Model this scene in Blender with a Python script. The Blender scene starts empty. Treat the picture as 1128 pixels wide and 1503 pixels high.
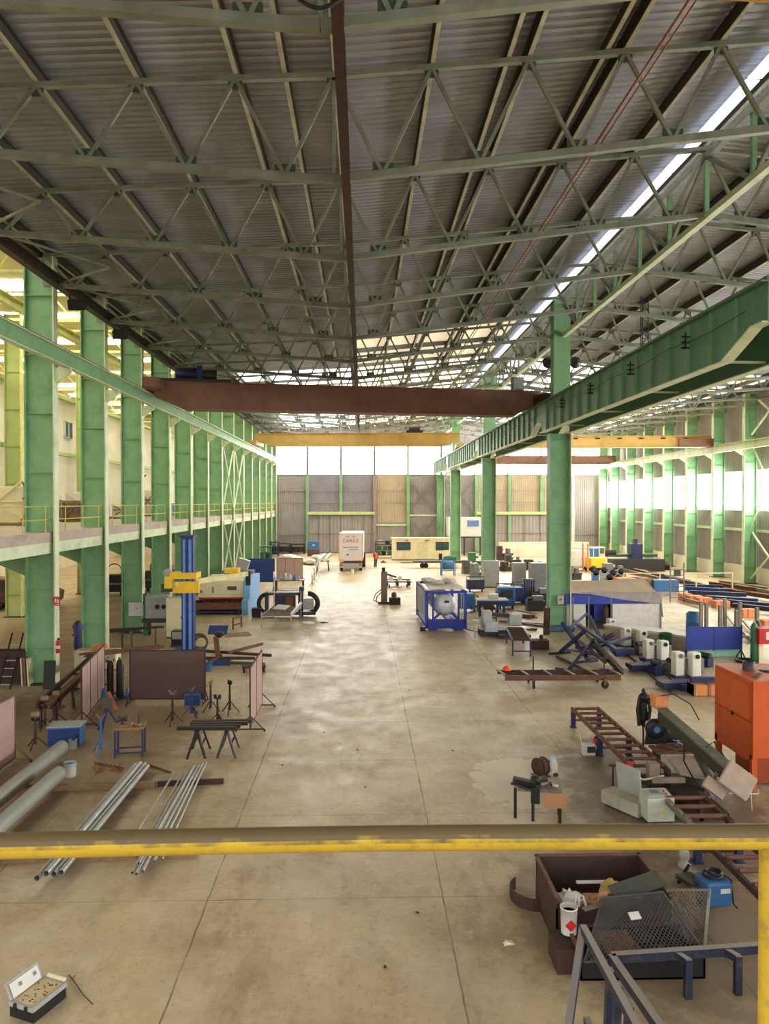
import bpy, math, random
from mathutils import Vector, Matrix, Euler
R = random.Random(7)
SC = bpy.context.scene
COL = SC.collection
pi = math.pi
rad = math.radians
# ---------------------------------------------------------------- camera
FPX = 1110.0
CAMZ = 7.3
cam_d = bpy.data.cameras.new('camera'); cam = bpy.data.objects.new('camera', cam_d); COL.objects.link(cam)
cam.location = (0, 0, CAMZ); cam.rotation_euler = (rad(90 - 0.75), 0, rad(-1.65))
cam_d.sensor_fit = 'VERTICAL'; cam_d.sensor_height = 24.0; cam_d.lens = FPX / 1503 * 24.0
cam_d.clip_start = 0.05; cam_d.clip_end = 500
SC.camera = cam
CM = Euler((rad(90 - 0.75), 0, rad(-1.65))).to_matrix()
def ray(px, py):
    return CM @ Vector(((px - 564) / FPX, -(py - 751.5) / FPX, -1))
def G(px, py, z=0.0):            # spot in the hall at height z
    d = ray(px, py); t = (z - CAMZ) / d.z
    return Vector((d.x * t, d.y * t, z))
def A(px, py, y):                # spot in the hall at distance y
    d = ray(px, py); t = y / d.y
    return Vector((d.x * t, y, CAMZ + d.z * t))
# ---------------------------------------------------------------- materials
MATS = {}
def lin(c):
    return tuple(((x / 255) / 12.92 if x <= 10 else (((x / 255) + 0.055) / 1.055) ** 2.4) for x in c)
def mat(name, rgb, rough=0.6, metal=0.0, var=0.18, scale=3.0, dirt=None, damt=0.35, emit=0.0, spec=0.4, coord='Object', dscale=None):
    if name in MATS: return MATS[name]
    m = bpy.data.materials.new(name); m.use_nodes = True; nt = m.node_tree; n = nt.nodes; l = nt.links
    b = n['Principled BSDF']; c = lin(rgb)
    b.inputs['Roughness'].default_value = rough; b.inputs['Metallic'].default_value = metal
    b.inputs['Specular IOR Level'].default_value = spec
    tc = n.new('ShaderNodeTexCoord'); ns = n.new('ShaderNodeTexNoise')
    ns.inputs['Scale'].default_value = scale; ns.inputs['Detail'].default_value = 5
    l.new(tc.outputs[coord], ns.inputs['Vector'])
    mr = n.new('ShaderNodeMapRange'); mr.inputs['From Min'].default_value = .3; mr.inputs['From Max'].default_value = .7
    mr.inputs['To Min'].default_value = 1 - var; mr.inputs['To Max'].default_value = 1 + var * .6
    l.new(ns.outputs['Fac'], mr.inputs['Value'])
    vm = n.new('ShaderNodeVectorMath'); vm.operation = 'SCALE'; vm.inputs[0].default_value = c
    l.new(mr.outputs['Result'], vm.inputs['Scale'])
    out = vm.outputs[0]
    if dirt:
        n2 = n.new('ShaderNodeTexNoise'); n2.inputs['Scale'].default_value = dscale or scale * .6; n2.inputs['Detail'].default_value = 8
        n2.inputs['Roughness'].default_value = .7
        l.new(tc.outputs[coord], n2.inputs['Vector'])
        r2 = n.new('ShaderNodeMapRange'); r2.inputs['From Min'].default_value = .5; r2.inputs['From Max'].default_value = .72
        r2.inputs['To Max'].default_value = damt; l.new(n2.outputs['Fac'], r2.inputs['Value'])
        mx = n.new('ShaderNodeMix'); mx.data_type = 'RGBA'
        l.new(r2.outputs['Result'], mx.inputs[0]); l.new(out, mx.inputs[6]); mx.inputs[7].default_value = (*lin(dirt), 1)
        out = mx.outputs[2]
    l.new(out, b.inputs['Base Color'])
    if emit:
        b.inputs['Emission Color'].default_value = (*c, 1); b.inputs['Emission Strength'].default_value = emit
    MATS[name] = m
    return m
GREEN = mat('green_paint', (128, 174, 128), .55, 0, .14, 1.2, (70, 92, 66), .45)
GREENP = mat('pale_and_lit_green', (206, 218, 182), .5, 0, .12, 1.5, (120, 130, 90), .4)  # pale green steel, and the column lips where it stands in for sunlight
GREEND = mat('girder_green', (98, 140, 112), .5, 0, .15, 1.0, (48, 74, 58), .4)
GREENY = mat('yellow_green_paint', (182, 196, 130), .55, 0, .12, 1.0)
TRUSS = mat('truss_green', (134, 140, 126), .5, 0, .25, 1.5, (92, 74, 54), .5)
TRUSSD = mat('gusset_green', (62, 84, 68), .6, 0, .2, 2)
PURL = mat('purlin_shaded', (70, 66, 56), .6, 0, .25, 1.2, (50, 40, 32), .5)  # shaded tone of the purlin steel, shade put into the colour
PURLF = mat('purlin_lit', (186, 184, 158), .5, 0, .3, 1.0, (110, 84, 60), .6)  # lit tone of the same purlin steel, light put into the colour
ROOFM = mat('galvanised_roof', (158, 162, 172), .42, .5, .2, .5, (96, 88, 80), .35)
ROOFL = mat('dark_roof', (116, 112, 106), .5, .45, .2, .5, (70, 64, 58), .35)
CRBROWN = mat('crane_brown', (134, 96, 78), .6, 0, .18, .8, (70, 46, 38), .5)
CRYEL = mat('crane_yellow', (206, 170, 98), .55, 0, .15, .8, (150, 100, 50), .4)
RAILY = mat('rail_yellow', (206, 172, 50), .5, 0, .08, 6, (120, 100, 70), .5, dscale=30)
def _grime(m):
    nt = m.node_tree; n = nt.nodes; l = nt.links; b = n['Principled BSDF']; src = b.inputs['Base Color'].links[0].from_socket
    g = n.new('ShaderNodeNewGeometry'); s = n.new('ShaderNodeSeparateXYZ'); l.new(g.outputs['True Normal'], s.inputs[0])
    ns = n.new('ShaderNodeTexNoise'); ns.inputs['Scale'].default_value = 18; ns.inputs['Detail'].default_value = 8
    tc = n.new('ShaderNodeTexCoord'); l.new(tc.outputs['Object'], ns.inputs['Vector'])
    a = n.new('ShaderNodeMath'); a.operation = 'MULTIPLY_ADD'; l.new(ns.outputs['Fac'], a.inputs[0]); a.inputs[1].default_value = 1.1; l.new(s.outputs[2], a.inputs[2])
    r = n.new('ShaderNodeMapRange'); r.inputs['From Min'].default_value = .62; r.inputs['From Max'].default_value = .95; r.inputs['To Max'].default_value = .9; l.new(a.outputs[0], r.inputs['Value'])
    x = n.new('ShaderNodeMix'); x.data_type = 'RGBA'; l.new(r.outputs[0], x.inputs[0]); l.new(src, x.inputs[6]); x.inputs[7].default_value = (*lin((80, 68, 56)), 1)
    l.new(x.outputs[2], b.inputs['Base Color'])
def _dust(m, rgb):
    nt = m.node_tree; n = nt.nodes; l = nt.links; b = n['Principled BSDF']; src = b.inputs['Base Color'].links[0].from_socket
    g = n.new('ShaderNodeNewGeometry'); s = n.new('ShaderNodeSeparateXYZ'); l.new(g.outputs['True Normal'], s.inputs[0])
    r = n.new('ShaderNodeMapRange'); r.inputs['From Min'].default_value = .4; r.inputs['From Max'].default_value = .8; r.inputs['To Max'].default_value = .8; l.new(s.outputs[2], r.inputs['Value'])
    x = n.new('ShaderNodeMix'); x.data_type = 'RGBA'; l.new(r.outputs[0], x.inputs[0]); l.new(src, x.inputs[6]); x.inputs[7].default_value = (*lin(rgb), 1)
    l.new(x.outputs[2], b.inputs['Base Color'])
_grime(RAILY)
SHEETG = mat('sheet_grey', (158, 150, 148), .6, .1, .1, .6, (120, 104, 92), .3)
SHEETB = mat('sheet_beige', (182, 166, 142), .6, .1, .1, .6, (130, 108, 86), .3)
SHEETP = mat('sheet_purple', (142, 136, 146), .6, .1, .1, .6, (112, 104, 104), .3)
CONC = mat('concrete', (186, 172, 158), .8, 0, .15, 1.5, (110, 96, 84), .5)
CONCW = mat('wall_cream', (226, 216, 196), .8, 0, .08, .6, (176, 156, 128), .4)
WHITE = mat('white_paint', (214, 212, 206), .5, 0, .06, 2, (170, 160, 148), .3)
CREAM = mat('cream_paint', (226, 216, 178), .6, 0, .06, 2, (180, 160, 120), .3)
LGREY = mat('light_grey', (164, 166, 162), .5, 0, .1, 3, (120, 112, 100), .35)
GREY = mat('mid_grey', (120, 122, 120), .5, .1, .12, 3, (80, 72, 62), .4)
DGREY = mat('dark_grey', (58, 58, 60), .5, .1, .2, 4, (90, 72, 56), .3)
BLACK = mat('black', (26, 25, 26), .5, 0, .2, 5)
BLUE = mat('blue_paint', (38, 62, 120), .45, 0, .12, 3, (40, 44, 70), .35)
BLUER = mat('royal_blue', (36, 58, 150), .5, 0, .1, 2)
BLUEN = mat('navy_steel', (44, 50, 92), .5, .1, .2, 4, (96, 84, 74), .4)
BLUEL = mat('light_blue', (62, 112, 166), .5, 0, .1, 3, (60, 70, 90), .3)
RUST = mat('rust', (112, 76, 58), .75, .1, .25, 4, (66, 44, 34), .6)
DRUST = mat('dark_rust', (70, 50, 44), .7, .15, .25, 4, (38, 28, 24), .6)
STEEL = mat('steel_tube', (176, 176, 174), .35, .55, .12, 6, (110, 100, 90), .3)
STEELD = mat('worn_steel', (128, 118, 108), .45, .4, .2, 5, (84, 62, 46), .5)
SCREEN = mat('brown_screen', (92, 70, 68), .7, 0, .08, 1.5, (70, 54, 50), .3)
SCREENP = mat('pink_screen', (176, 146, 138), .7, 0, .08, 2, (120, 92, 84), .3)
ORANGE = mat('orange_paint', (200, 88, 34), .5, 0, .1, 1.5, (132, 62, 30), .4)
ORANGEL = mat('orange_wood', (222, 146, 92), .7, 0, .12, 5, (150, 96, 60), .3)
WOOD = mat('wood', (140, 114, 84), .75, 0, .2, 6, (96, 72, 50), .5)
YELLOW = mat('yellow_paint', (236, 196, 40), .5, 0, .1, 3)
RED = mat('red_paint', (190, 40, 36), .5, 0, .1, 4)
REDO = mat('red_orange', (236, 84, 40), .6, 0, .1, 4)
GRN = mat('machine_green', (52, 112, 78), .5, 0, .15, 3, (40, 60, 48), .3)
SAWG = mat('saw_green', (74, 76, 66), .5, .1, .15, 4, (52, 44, 36), .5)
TARP = mat('tarp_tan', (186, 164, 138), .7, 0, .1, 1.2, (140, 128, 120), .4)
CLOTH = mat('white_plastic', (208, 204, 198), .6, 0, .12, 4)
CARD = mat('cardboard', (168, 122, 84), .85, 0, .12, 4, (110, 76, 52), .3)
GLASS = mat('dark_glass', (62, 84, 84), .15, 0, .1, 3)
COPPER = mat('scrap_copper', (150, 92, 62), .5, .3, .3, 9)
SKIN = mat('skin', (190, 140, 112), .6, 0, .05, 5)
MAROON = mat('maroon_car', (72, 30, 32), .35, .1, .1, 3)
def emis(name, rgb, s):
    m = mat(name, rgb, 1, 0, 0, 1, emit=s); return m
DAY = emis('daylight_panel', (255, 252, 246), 13)
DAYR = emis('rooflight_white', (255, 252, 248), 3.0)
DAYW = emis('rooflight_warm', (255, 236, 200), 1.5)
ROOFGLOW = emis('roof_reflection_glow', (255, 238, 206), .4)  # dim emission imitating light reflected by the roof sheets
PIPEG = mat('pipe_grey', (150, 150, 142), .5, .2, .08, 2, (120, 112, 96), .3)
DAYS = emis('skylight_panel', (232, 236, 244), 1.0)
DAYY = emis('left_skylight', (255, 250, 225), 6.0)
LAMPE = emis('lamp_glow', (255, 250, 235), 6.0)
# ---------------------------------------------------------------- mesh builder
class MB:
    def __init__(s): s.v = []; s.f = []; s.s = []
    def add(s, vs, fs, sm=False):
        o = len(s.v); s.v += [tuple(v) for v in vs]; s.f += [tuple(i + o for i in f) for f in fs]; s.s += [sm] * len(fs); return s
    def b(s, x0, x1, y0, y1, z0, z1):
        v = [(x, y, z) for z in (z0, z1) for y in (y0, y1) for x in (x0, x1)]
        return s.add(v, [(0, 2, 3, 1), (4, 5, 7, 6), (0, 1, 5, 4), (2, 6, 7, 3), (0, 4, 6, 2), (1, 3, 7, 5)])
    def box(s, c, sz, rz=0, rx=0, ry=0):
        m = Euler((rx, ry, rz)).to_matrix(); c = Vector(c); h = Vector(sz) / 2
        v = [c + m @ Vector((x * h.x, y * h.y, z * h.z)) for z in (-1, 1) for y in (-1, 1) for x in (-1, 1)]
        return s.add(v, [(0, 2, 3, 1), (4, 5, 7, 6), (0, 1, 5, 4), (2, 6, 7, 3), (0, 4, 6, 2), (1, 3, 7, 5)])
    def frame(s, p, q, up=(0, 0, 1)):
        p = Vector(p); q = Vector(q); d = (q - p).normalized(); u = Vector(up)
        if abs(d.dot(u)) > .98: u = Vector((0, 1, 0))
        r = d.cross(u).normalized(); u = r.cross(d).normalized()
        return p, q, d, r, u
    def bar(s, p, q, w=.06, h=None, up=(0, 0, 1)):
        h = h or w; p, q, d, r, u = s.frame(p, q, up)
        v = [e + r * (a * w / 2) + u * (b * h / 2) for e in (p, q) for a, b in ((-1, -1), (1, -1), (1, 1), (-1, 1))]
        return s.add(v, [(0, 1, 2, 3), (7, 6, 5, 4), (0, 4, 5, 1), (1, 5, 6, 2), (2, 6, 7, 3), (3, 7, 4, 0)])
    def ib(s, p, q, h=.3, w=.2, t=.02, up=(0, 0, 1)):
        p, q, d, r, u = s.frame(p, q, up)
        s.bar(p, q, t, h - 2 * t, up)
        for k in (1, -1): s.bar(p + u * k * (h - t) / 2, q + u * k * (h - t) / 2, w, t, up)
        return s
    def tube(s, p, q, r=.03, n=10, r2=None, caps=True):
        r2 = r if r2 is None else r2; p, q, d, rr, u = s.frame(p, q)
        A0 = [p + (rr * math.cos(2 * pi * i / n) + u * math.sin(2 * pi * i / n)) * r for i in range(n)]
        A1 = [q + (rr * math.cos(2 * pi * i / n) + u * math.sin(2 * pi * i / n)) * r2 for i in range(n)]
        s.add(A0 + A1, [(i, i + n, (i + 1) % n + n, (i + 1) % n) for i in range(n)], True)
        if caps: s.add(A0, [tuple(range(n))]); s.add(A1, [tuple(range(n))[::-1]])
        return s
    def pipe(s, p, q, r=.05, t=.008, n=14):
        s.tube(p, q, r, n, caps=False); p, q, d, rr, u = s.frame(p, q)
        for e, g in ((p, 1), (q, -1)):
            o = [e + (rr * math.cos(2 * pi * i / n) + u * math.sin(2 * pi * i / n)) * r for i in range(n)]
            i2 = [e + (rr * math.cos(2 * pi * i / n) + u * math.sin(2 * pi * i / n)) * (r - t) for i in range(n)]
            i3 = [x + d * g * min(.6, (q - p).length * .4) for x in i2]
            s.add(o + i2, [(i, (i + 1) % n, (i + 1) % n + n, i + n) for i in range(n)])
            s.add(i2 + i3, [(i, (i + 1) % n, (i + 1) % n + n, i + n) for i in range(n)], True)
            s.add(i3, [tuple(range(n))])
        return s
    def path(s, pts, r=.01, n=6):
        pts = [Vector(p) for p in pts]; rings = []; pr = None
        for i, p in enumerate(pts):
            d = (pts[min(i + 1, len(pts) - 1)] - pts[max(i - 1, 0)]).normalized()
            if pr is None:
                u = Vector((0, 0, 1)) if abs(d.z) < .9 else Vector((0, 1, 0)); pr = d.cross(u).normalized()
            pr = (pr - d * pr.dot(d)).normalized(); u = pr.cross(d)
            rings += [p + (pr * math.cos(2 * pi * k / n) + u * math.sin(2 * pi * k / n)) * r for k in range(n)]
        m = len(pts)
        fs = [(i * n + k, (i + 1) * n + k, (i + 1) * n + (k + 1) % n, i * n + (k + 1) % n) for i in range(m - 1) for k in range(n)]
        s.add(rings, fs, True); s.add(rings[:n], [tuple(range(n))]); s.add(rings[-n:], [tuple(range(n))[::-1]])
        return s
    def lathe(s, prof, c=(0, 0, 0), n=16, axis='z', sm=True):
        c = Vector(c); vs = []
        for r, h in prof:
            for i in range(n):
                a = 2 * pi * i / n; x, y = r * math.cos(a), r * math.sin(a)
                vs.append(c + (Vector((x, y, h)) if axis == 'z' else Vector((x, h, y)) if axis == 'y' else Vector((h, x, y))))
        fs = [(j * n + i, j * n + (i + 1) % n, (j + 1) * n + (i + 1) % n, (j + 1) * n + i) for j in range(len(prof) - 1) for i in range(n)]
        s.add(vs, fs, sm)
        for j, g in ((0, -1), (len(prof) - 1, 1)):
            if prof[j][0] > 1e-4: s.add(vs[j * n:(j + 1) * n], [tuple(range(n))[::g]])
        return s
    def prism(s, poly, lo, hi, axis='y'):
        n = len(poly)
        f = {'y': lambda a, b, h: (a, h, b), 'x': lambda a, b, h: (h, a, b), 'z': lambda a, b, h: (a, b, h)}[axis]
        vs = [f(a, b, lo) for a, b in poly] + [f(a, b, hi) for a, b in poly]
        return s.add(vs, [tuple(range(n)), tuple(range(n, 2 * n))[::-1]] + [(i, i + n, (i + 1) % n + n, (i + 1) % n) for i in range(n)])
    def torus(s, c, Rr, r, axis='y', n=20, m=7, a0=0, a1=2 * pi):
        c = Vector(c); pts = []
        k = n if a1 - a0 > 6.2 else n
        for i in range(k + 1):
            a = a0 + (a1 - a0) * i / k; x, y = Rr * math.cos(a), Rr * math.sin(a)
            pts.append(c + (Vector((x, 0, y)) if axis == 'y' else Vector((x, y, 0)) if axis == 'z' else Vector((0, x, y))))
        return s.path(pts, r, m)
    def blob(s, c, sz, seed=1, n=10, m=7, j=.25):
        rr = random.Random(seed); c = Vector(c); vs = []
        for i in range(m + 1):
            th = pi * i / m
            for k in range(n):
                q = 1 + (rr.random() - .5) * 2 * j * (0 if i in (0, m) else 1); a = 2 * pi * k / n
                vs.append(c + Vector((sz[0] / 2 * math.sin(th) * math.cos(a) * q, sz[1] / 2 * math.sin(th) * math.sin(a) * q, sz[2] / 2 * math.cos(th) * q)))
        return s.add(vs, [(i * n + k, (i + 1) * n + k, (i + 1) * n + (k + 1) % n, i * n + (k + 1) % n) for i in range(m) for k in range(n)])
    def build(s, name, m, parent=None, bevel=0):
        me = bpy.data.meshes.new(name); me.from_pydata(s.v, [], s.f)
        me.polygons.foreach_set('use_smooth', s.s); me.materials.append(m); me.update()
        o = bpy.data.objects.new(name, me); COL.objects.link(o)
        if parent: o.parent = parent
        if bevel:
            md = o.modifiers.new('bevel', 'BEVEL'); md.width = bevel; md.segments = 2
        return o
def tag(o, label, cat, group=None, kind=None):
    o['label'] = label; o['category'] = cat
    if group: o['group'] = group
    o['kind'] = kind or 'thing'
    return o
def T(name, label, cat, loc=(0, 0, 0), rz=0, group=None, kind=None):
    o = bpy.data.objects.new(name, None); COL.objects.link(o); o.empty_display_size = .2
    o.location = loc; o.rotation_euler = (0, 0, rz)
    return tag(o, label, cat, group, kind)
def P(name, mb, m, root, label=None, bevel=0):
    o = mb.build(name, m, root, bevel)
    if label: o['label'] = label
    return o
def one(name, mb, m, label, cat, loc=(0, 0, 0), rz=0, group=None, kind=None, bevel=0):
    o = mb.build(name, m, None, bevel); o.location = loc; o.rotation_euler = (0, 0, rz)
    return tag(o, label, cat, group, kind)
def ST(name, mb, m, label=None, cat=None, parent=None):
    o = mb.build(name, m, parent)
    if parent is None: o['kind'] = 'structure'
    if label: o['label'] = label
    if cat: o['category'] = cat
    return o
def kids(o): return [c for c in bpy.data.objects if c.parent is o]
CH = {}
def dup(root, loc, rz, label, group=None):
    def rec(o, par):
        c = o.copy(); COL.objects.link(c); c.parent = par
        for ch in [x for x in ALL[id(root)] if x.parent is o]: rec(ch, c)
        return c
    ALL = {id(root): list(bpy.data.objects)}
    r = rec(root, None); r.location = loc; r.rotation_euler = (0, 0, rz); r['label'] = label
    if group: r['group'] = group
    return r
def M(): return MB()
ORD = ['first', 'second', 'third', 'fourth', 'fifth', 'sixth', 'seventh', 'eighth', 'ninth', 'tenth', 'eleventh', 'twelfth', 'thirteenth', 'fourteenth', 'fifteenth', 'sixteenth', 'seventeenth', 'eighteenth', 'nineteenth', 'twentieth', 'twenty-first', 'twenty-second', 'twenty-third', 'twenty-fourth', 'twenty-fifth', 'twenty-sixth', 'twenty-seventh']
C = CAMZ
# ================================================================ the hall
XL, XK, XR, XW = -12.7, -0.7, 11.3, 35.3
def YK(k): return 12.7 + 6 * k
YF = YK(16)          # end wall
# heights (world)
def ztop(x):
    a = abs(x - XR)
    return C + (11.6 - (11.6 - 10.45) * a / 12 if a < 12 else 10.45 - (10.45 - 9.85) * (a - 12) / 12)
def zbot(x):
    a = abs(x - XR)
    return C + (9.45 - (9.45 - 7.9) * a / 12 if a < 12 else 7.9 + (8.7 - 7.9) * (a - 12) / 12)
# floor
def floor_mat():
    m = bpy.data.materials.new('concrete_floor'); m.use_nodes = True; nt = m.node_tree; n = nt.nodes; l = nt.links
    b = n['Principled BSDF']; geo = n.new('ShaderNodeNewGeometry'); pos = geo.outputs['Position']
    def noise(sc, det=6, rough=.6, vec=None):
        x = n.new('ShaderNodeTexNoise'); x.inputs['Scale'].default_value = sc; x.inputs['Detail'].default_value = det
        x.inputs['Roughness'].default_value = rough; l.new(vec or pos, x.inputs['Vector']); return x.outputs['Fac']
    def mr(v, a, b_, c, d):
        x = n.new('ShaderNodeMapRange'); l.new(v, x.inputs['Value'])
        for k, q in zip(('From Min', 'From Max', 'To Min', 'To Max'), (a, b_, c, d)): x.inputs[k].default_value = q
        return x.outputs['Result']
    def mix(f, a, b_):
        x = n.new('ShaderNodeMix'); x.data_type = 'RGBA'
        if hasattr(f, 'links'): l.new(f, x.inputs[0])
        else: x.inputs[0].default_value = f
        for i, q in ((6, a), (7, b_)):
            if hasattr(q, 'links'): l.new(q, x.inputs[i])
            else: x.inputs[i].default_value = (*lin(q), 1)
        return x.outputs[2]
    def mth(op, a, b_=None, c=None):
        x = n.new('ShaderNodeMath'); x.operation = op
        for i, q in enumerate((a, b_, c)):
            if q is None: continue
            if hasattr(q, 'links'): l.new(q, x.inputs[i])
            else: x.inputs[i].default_value = q
        return x.outputs[0]
    mp = n.new('ShaderNodeMapping'); mp.inputs['Scale'].default_value = (1, .35, 1); l.new(pos, mp.inputs['Vector'])
    base = mix(mr(noise(.45, 7, .65), .35, .68, 0, 1), (204, 184, 148), (166, 145, 110))
    base = mix(mr(noise(.9, 8, .75, mp.outputs[0]), .5, .72, 0, .6), base, (134, 108, 82))
    base = mix(mr(noise(7, 6, .8), .52, .75, 0, .6), base, (116, 92, 70))
    base = mix(mr(noise(.7, 9, .78, mp.outputs[0]), .52, .66, 0, .45), base, (132, 98, 72))
    base = mix(mr(noise(1.6, 9, .8), .54, .66, 0, .4), base, (222, 204, 178))
    base = mix(mr(noise(2.2, 9, .8), .62, .7, 0, .55), base, (96, 76, 60))
    base = mix(mr(noise(.25, 5, .7), .5, .7, 0, .55), base, (212, 198, 178))
    sx = n.new('ShaderNodeSeparateXYZ'); l.new(pos, sx.inputs[0])
    wob = mth('MULTIPLY', mth('SUBTRACT', noise(1.5, 3), .5), .05)
    def joint(v, off, per, w):
        a = mth('ADD', mth('SUBTRACT', v, off), wob); a = mth('DIVIDE', a, per); a = mth('FRACT', mth('ADD', a, .5))
        a = mth('ABSOLUTE', mth('SUBTRACT', a, .5)); return mth('LESS_THAN', a, w / per)
    j = mth('MAXIMUM', joint(sx.outputs[0], -2.84, 4.32, .014), joint(sx.outputs[1], 21.3, 3.72, .010))
    base = mix(mth('MULTIPLY', j, mr(noise(.6), .35, .6, .25, .9)), base, (84, 68, 54))
    # dried slurry patch beside the vice table and oil under the saw
    def patch(cx, cy, rx, ry, w=.5):
        a = mth('DIVIDE', mth('SUBTRACT', sx.outputs[0], cx), rx); b2 = mth('DIVIDE', mth('SUBTRACT', sx.outputs[1], cy), ry)
        d = mth('ADD', mth('MULTIPLY', a, a), mth('MULTIPLY', b2, b2))
        d = mth('ADD', d, mth('MULTIPLY', mth('SUBTRACT', noise(1.8, 6, .7), .5), 2.2)); return mr(d, 1, 1 - w, 0, 1)
    base = mix(mth('MULTIPLY', patch(4.2, 19.6, 1.3, 1.9, .08), .7), base, (216, 204, 180))
    base = mix(mth('MULTIPLY', patch(7.4, 18.6, 2.6, 5.2), .8), base, (98, 80, 64))
    base = mix(mth('MULTIPLY', patch(5.2, 13.2, 3.0, 3.4), .6), base, (108, 88, 70))
    base = mix(mth('MULTIPLY', patch(-9.5, 23, 5, 11), .65), base, (118, 90, 64))
    base = mix(mth('MULTIPLY', patch(3.2, 41, 2.0, 6), .4), base, (140, 108, 76))
    l.new(base, b.inputs['Base Color'])
    l.new(mr(noise(1.2, 6), .35, .7, .36, .58), b.inputs['Roughness'])
    b.inputs['Specular IOR Level'].default_value = .45
    bp = n.new('ShaderNodeBump'); bp.inputs['Strength'].default_value = .15; bp.inputs['Distance'].default_value = .02
    l.new(noise(12, 5), bp.inputs['Height']); l.new(bp.outputs[0], b.inputs['Normal'])
    return m
FLOORM = floor_mat()
ST('floor', M().b(-60, 70, -30, 124, -.3, 0), FLOORM)
# corrugated roof slopes (ribs run down the slope)
def ribbed(x0, z0, x1, z1, ya, yb, per=.3, amp=.05, nseg=1):
    mb = M(); vs = []; ys = []
    y = ya
    while y < yb:
        ys += [(y, 0), (y + per * .35, 0), (y + per * .5, amp), (y + per * .85, amp)]; y += per
    ys.append((yb, 0))
    for yy, h in ys:
        vs += [(x0, yy, z0 + h), (x1, yy, z1 + h)]
    for yy, h in ys:
        vs += [(x0, yy, z0 + h + .012), (x1, yy, z1 + h + .012)]
    k = len(ys); n2 = 2 * k
    fs = [(2 * i, 2 * i + 2, 2 * i + 3, 2 * i + 1) for i in range(k - 1)] + [(n2 + 2 * i, n2 + 2 * i + 1, n2 + 2 * i + 3, n2 + 2 * i + 2) for i in range(k - 1)]
    mb.add(vs, fs); return mb
RO = .45
ceil = ribbed(XL - .5, ztop(XL) + RO, XK, ztop(XK) + RO, -8, YF + .3)
c2 = ribbed(XK, ztop(XK) + RO, XR - .15, ztop(XR) + RO, -8, YF + .3)
c3 = ribbed(XR + .15, ztop(XR) + RO, XK + 24, ztop(XK) + RO, -8, YF + .3)
c4 = ribbed(XK + 24, ztop(XK) + RO, XW + .3, ztop(XW) + RO, -8, YF + .3)
for q in (c2, c3, c4): ceil.add(q.v, q.f)
ceil.b(XR - .2, XR + .2, -8, YF + .3, ztop(XR) + RO + .05, ztop(XR) + RO + .1)
ceil.b(XL - .6, XW + .4, -8.3, YF + .4, ztop(XR) + 1.1, ztop(XR) + 1.2)
ST('ceiling', ceil, ROOFM)
# ridge skylight strip
sk = M()
y = -6
while y < YF - 1:
    sk.b(XR - .6, XR - .2, y, y + 2.9, ztop(XR) + .18, ztop(XR) + .22); y += 3.0
o = one('ridge_skylight', sk, DAYS, 'long white translucent strip running under the roof ridge', 'skylight', kind='thing')
# translucent rooflight sheets towards the far end, plus dim panels imitating roof reflection
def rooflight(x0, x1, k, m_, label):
    one('roof_skylight_or_glow', M().add([(x0, YK(k) + .9, ztop(x0) + .42), (x1, YK(k) + .9, ztop(x1) + .42), (x1, YK(k) + 5.1, ztop(x1) + .42), (x0, YK(k) + 5.1, ztop(x0) + .42), (x0, YK(k) + .9, ztop(x0) + .44), (x1, YK(k) + .9, ztop(x1) + .44), (x1, YK(k) + 5.1, ztop(x1) + .44), (x0, YK(k) + 5.1, ztop(x0) + .44)], [(0, 1, 2, 3), (7, 6, 5, 4), (0, 4, 5, 1), (1, 5, 6, 2), (2, 6, 7, 3), (3, 7, 4, 0)]), m_, label, 'skylight')
for k in (6, 7): rooflight(XK + .3, XR - 1.2, k, ROOFGLOW, 'dim warm glow imitating roof reflection above the rusty crane, %s from the camera' % ORD[k - 6])
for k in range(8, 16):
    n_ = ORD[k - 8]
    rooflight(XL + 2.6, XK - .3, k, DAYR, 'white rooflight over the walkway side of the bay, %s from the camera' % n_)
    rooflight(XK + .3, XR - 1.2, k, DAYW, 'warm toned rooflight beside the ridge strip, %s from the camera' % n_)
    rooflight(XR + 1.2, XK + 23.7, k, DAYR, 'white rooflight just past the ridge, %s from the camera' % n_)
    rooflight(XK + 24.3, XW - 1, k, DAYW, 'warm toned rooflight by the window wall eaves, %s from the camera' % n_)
# ---------------------------------------------------------------- end wall
def wall_sheet(x0, x1, z0, z1, y, per=.28, amp=.04):
    mb = M(); x = x0; xs = []
    while x < x1:
        xs += [(x, 0), (x + per * .4, 0), (x + per * .5, -amp), (x + per * .9, -amp)]; x += per
    xs.append((x1, 0)); vs = []
    for xx, h in xs: vs += [(xx, y + h, z0), (xx, y + h, z1)]
    k = len(xs); mb.add(vs, [(2 * i, 2 * i + 1, 2 * i + 3, 2 * i + 2) for i in range(k - 1)])
    mb.b(x0, x1, y + .02, y + .1, z0, z1)
    return mb
ZB0, ZB1 = C + 3.95, C + 8.05
wf = M()
wf.b(XL, XW, YF + .1, YF + .3, 0, ZB0); wf.b(XL, XW, YF + .1, YF + .3, ZB1, C + 12.3)
w = wall_sheet(XL, XL + 4.8, 0, ZB0, YF); wf.add(w.v, w.f)
w = wall_sheet(XL + 19.2, XR, 0, ZB0, YF); wf.add(w.v, w.f)
w = wall_sheet(XR, XW, ZB1, C + 11.9, YF); wf.add(w.v, w.f)
w = wall_sheet(XL, XR, ZB1, C + 11.9, YF); wf.add(w.v, w.f)
w = wall_sheet(XR, XR + 5, 0, ZB0, YF); wf.add(w.v, w.f)
w = wall_sheet(XW - 5, XW, 0, ZB0, YF); wf.add(w.v, w.f)
ST('wall_end', wf, SHEETG)
w = wall_sheet(XL + 4.8, XL + 14.4, 5.6, ZB0, YF - .1); ST('trim_1', w, SHEETP)
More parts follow.
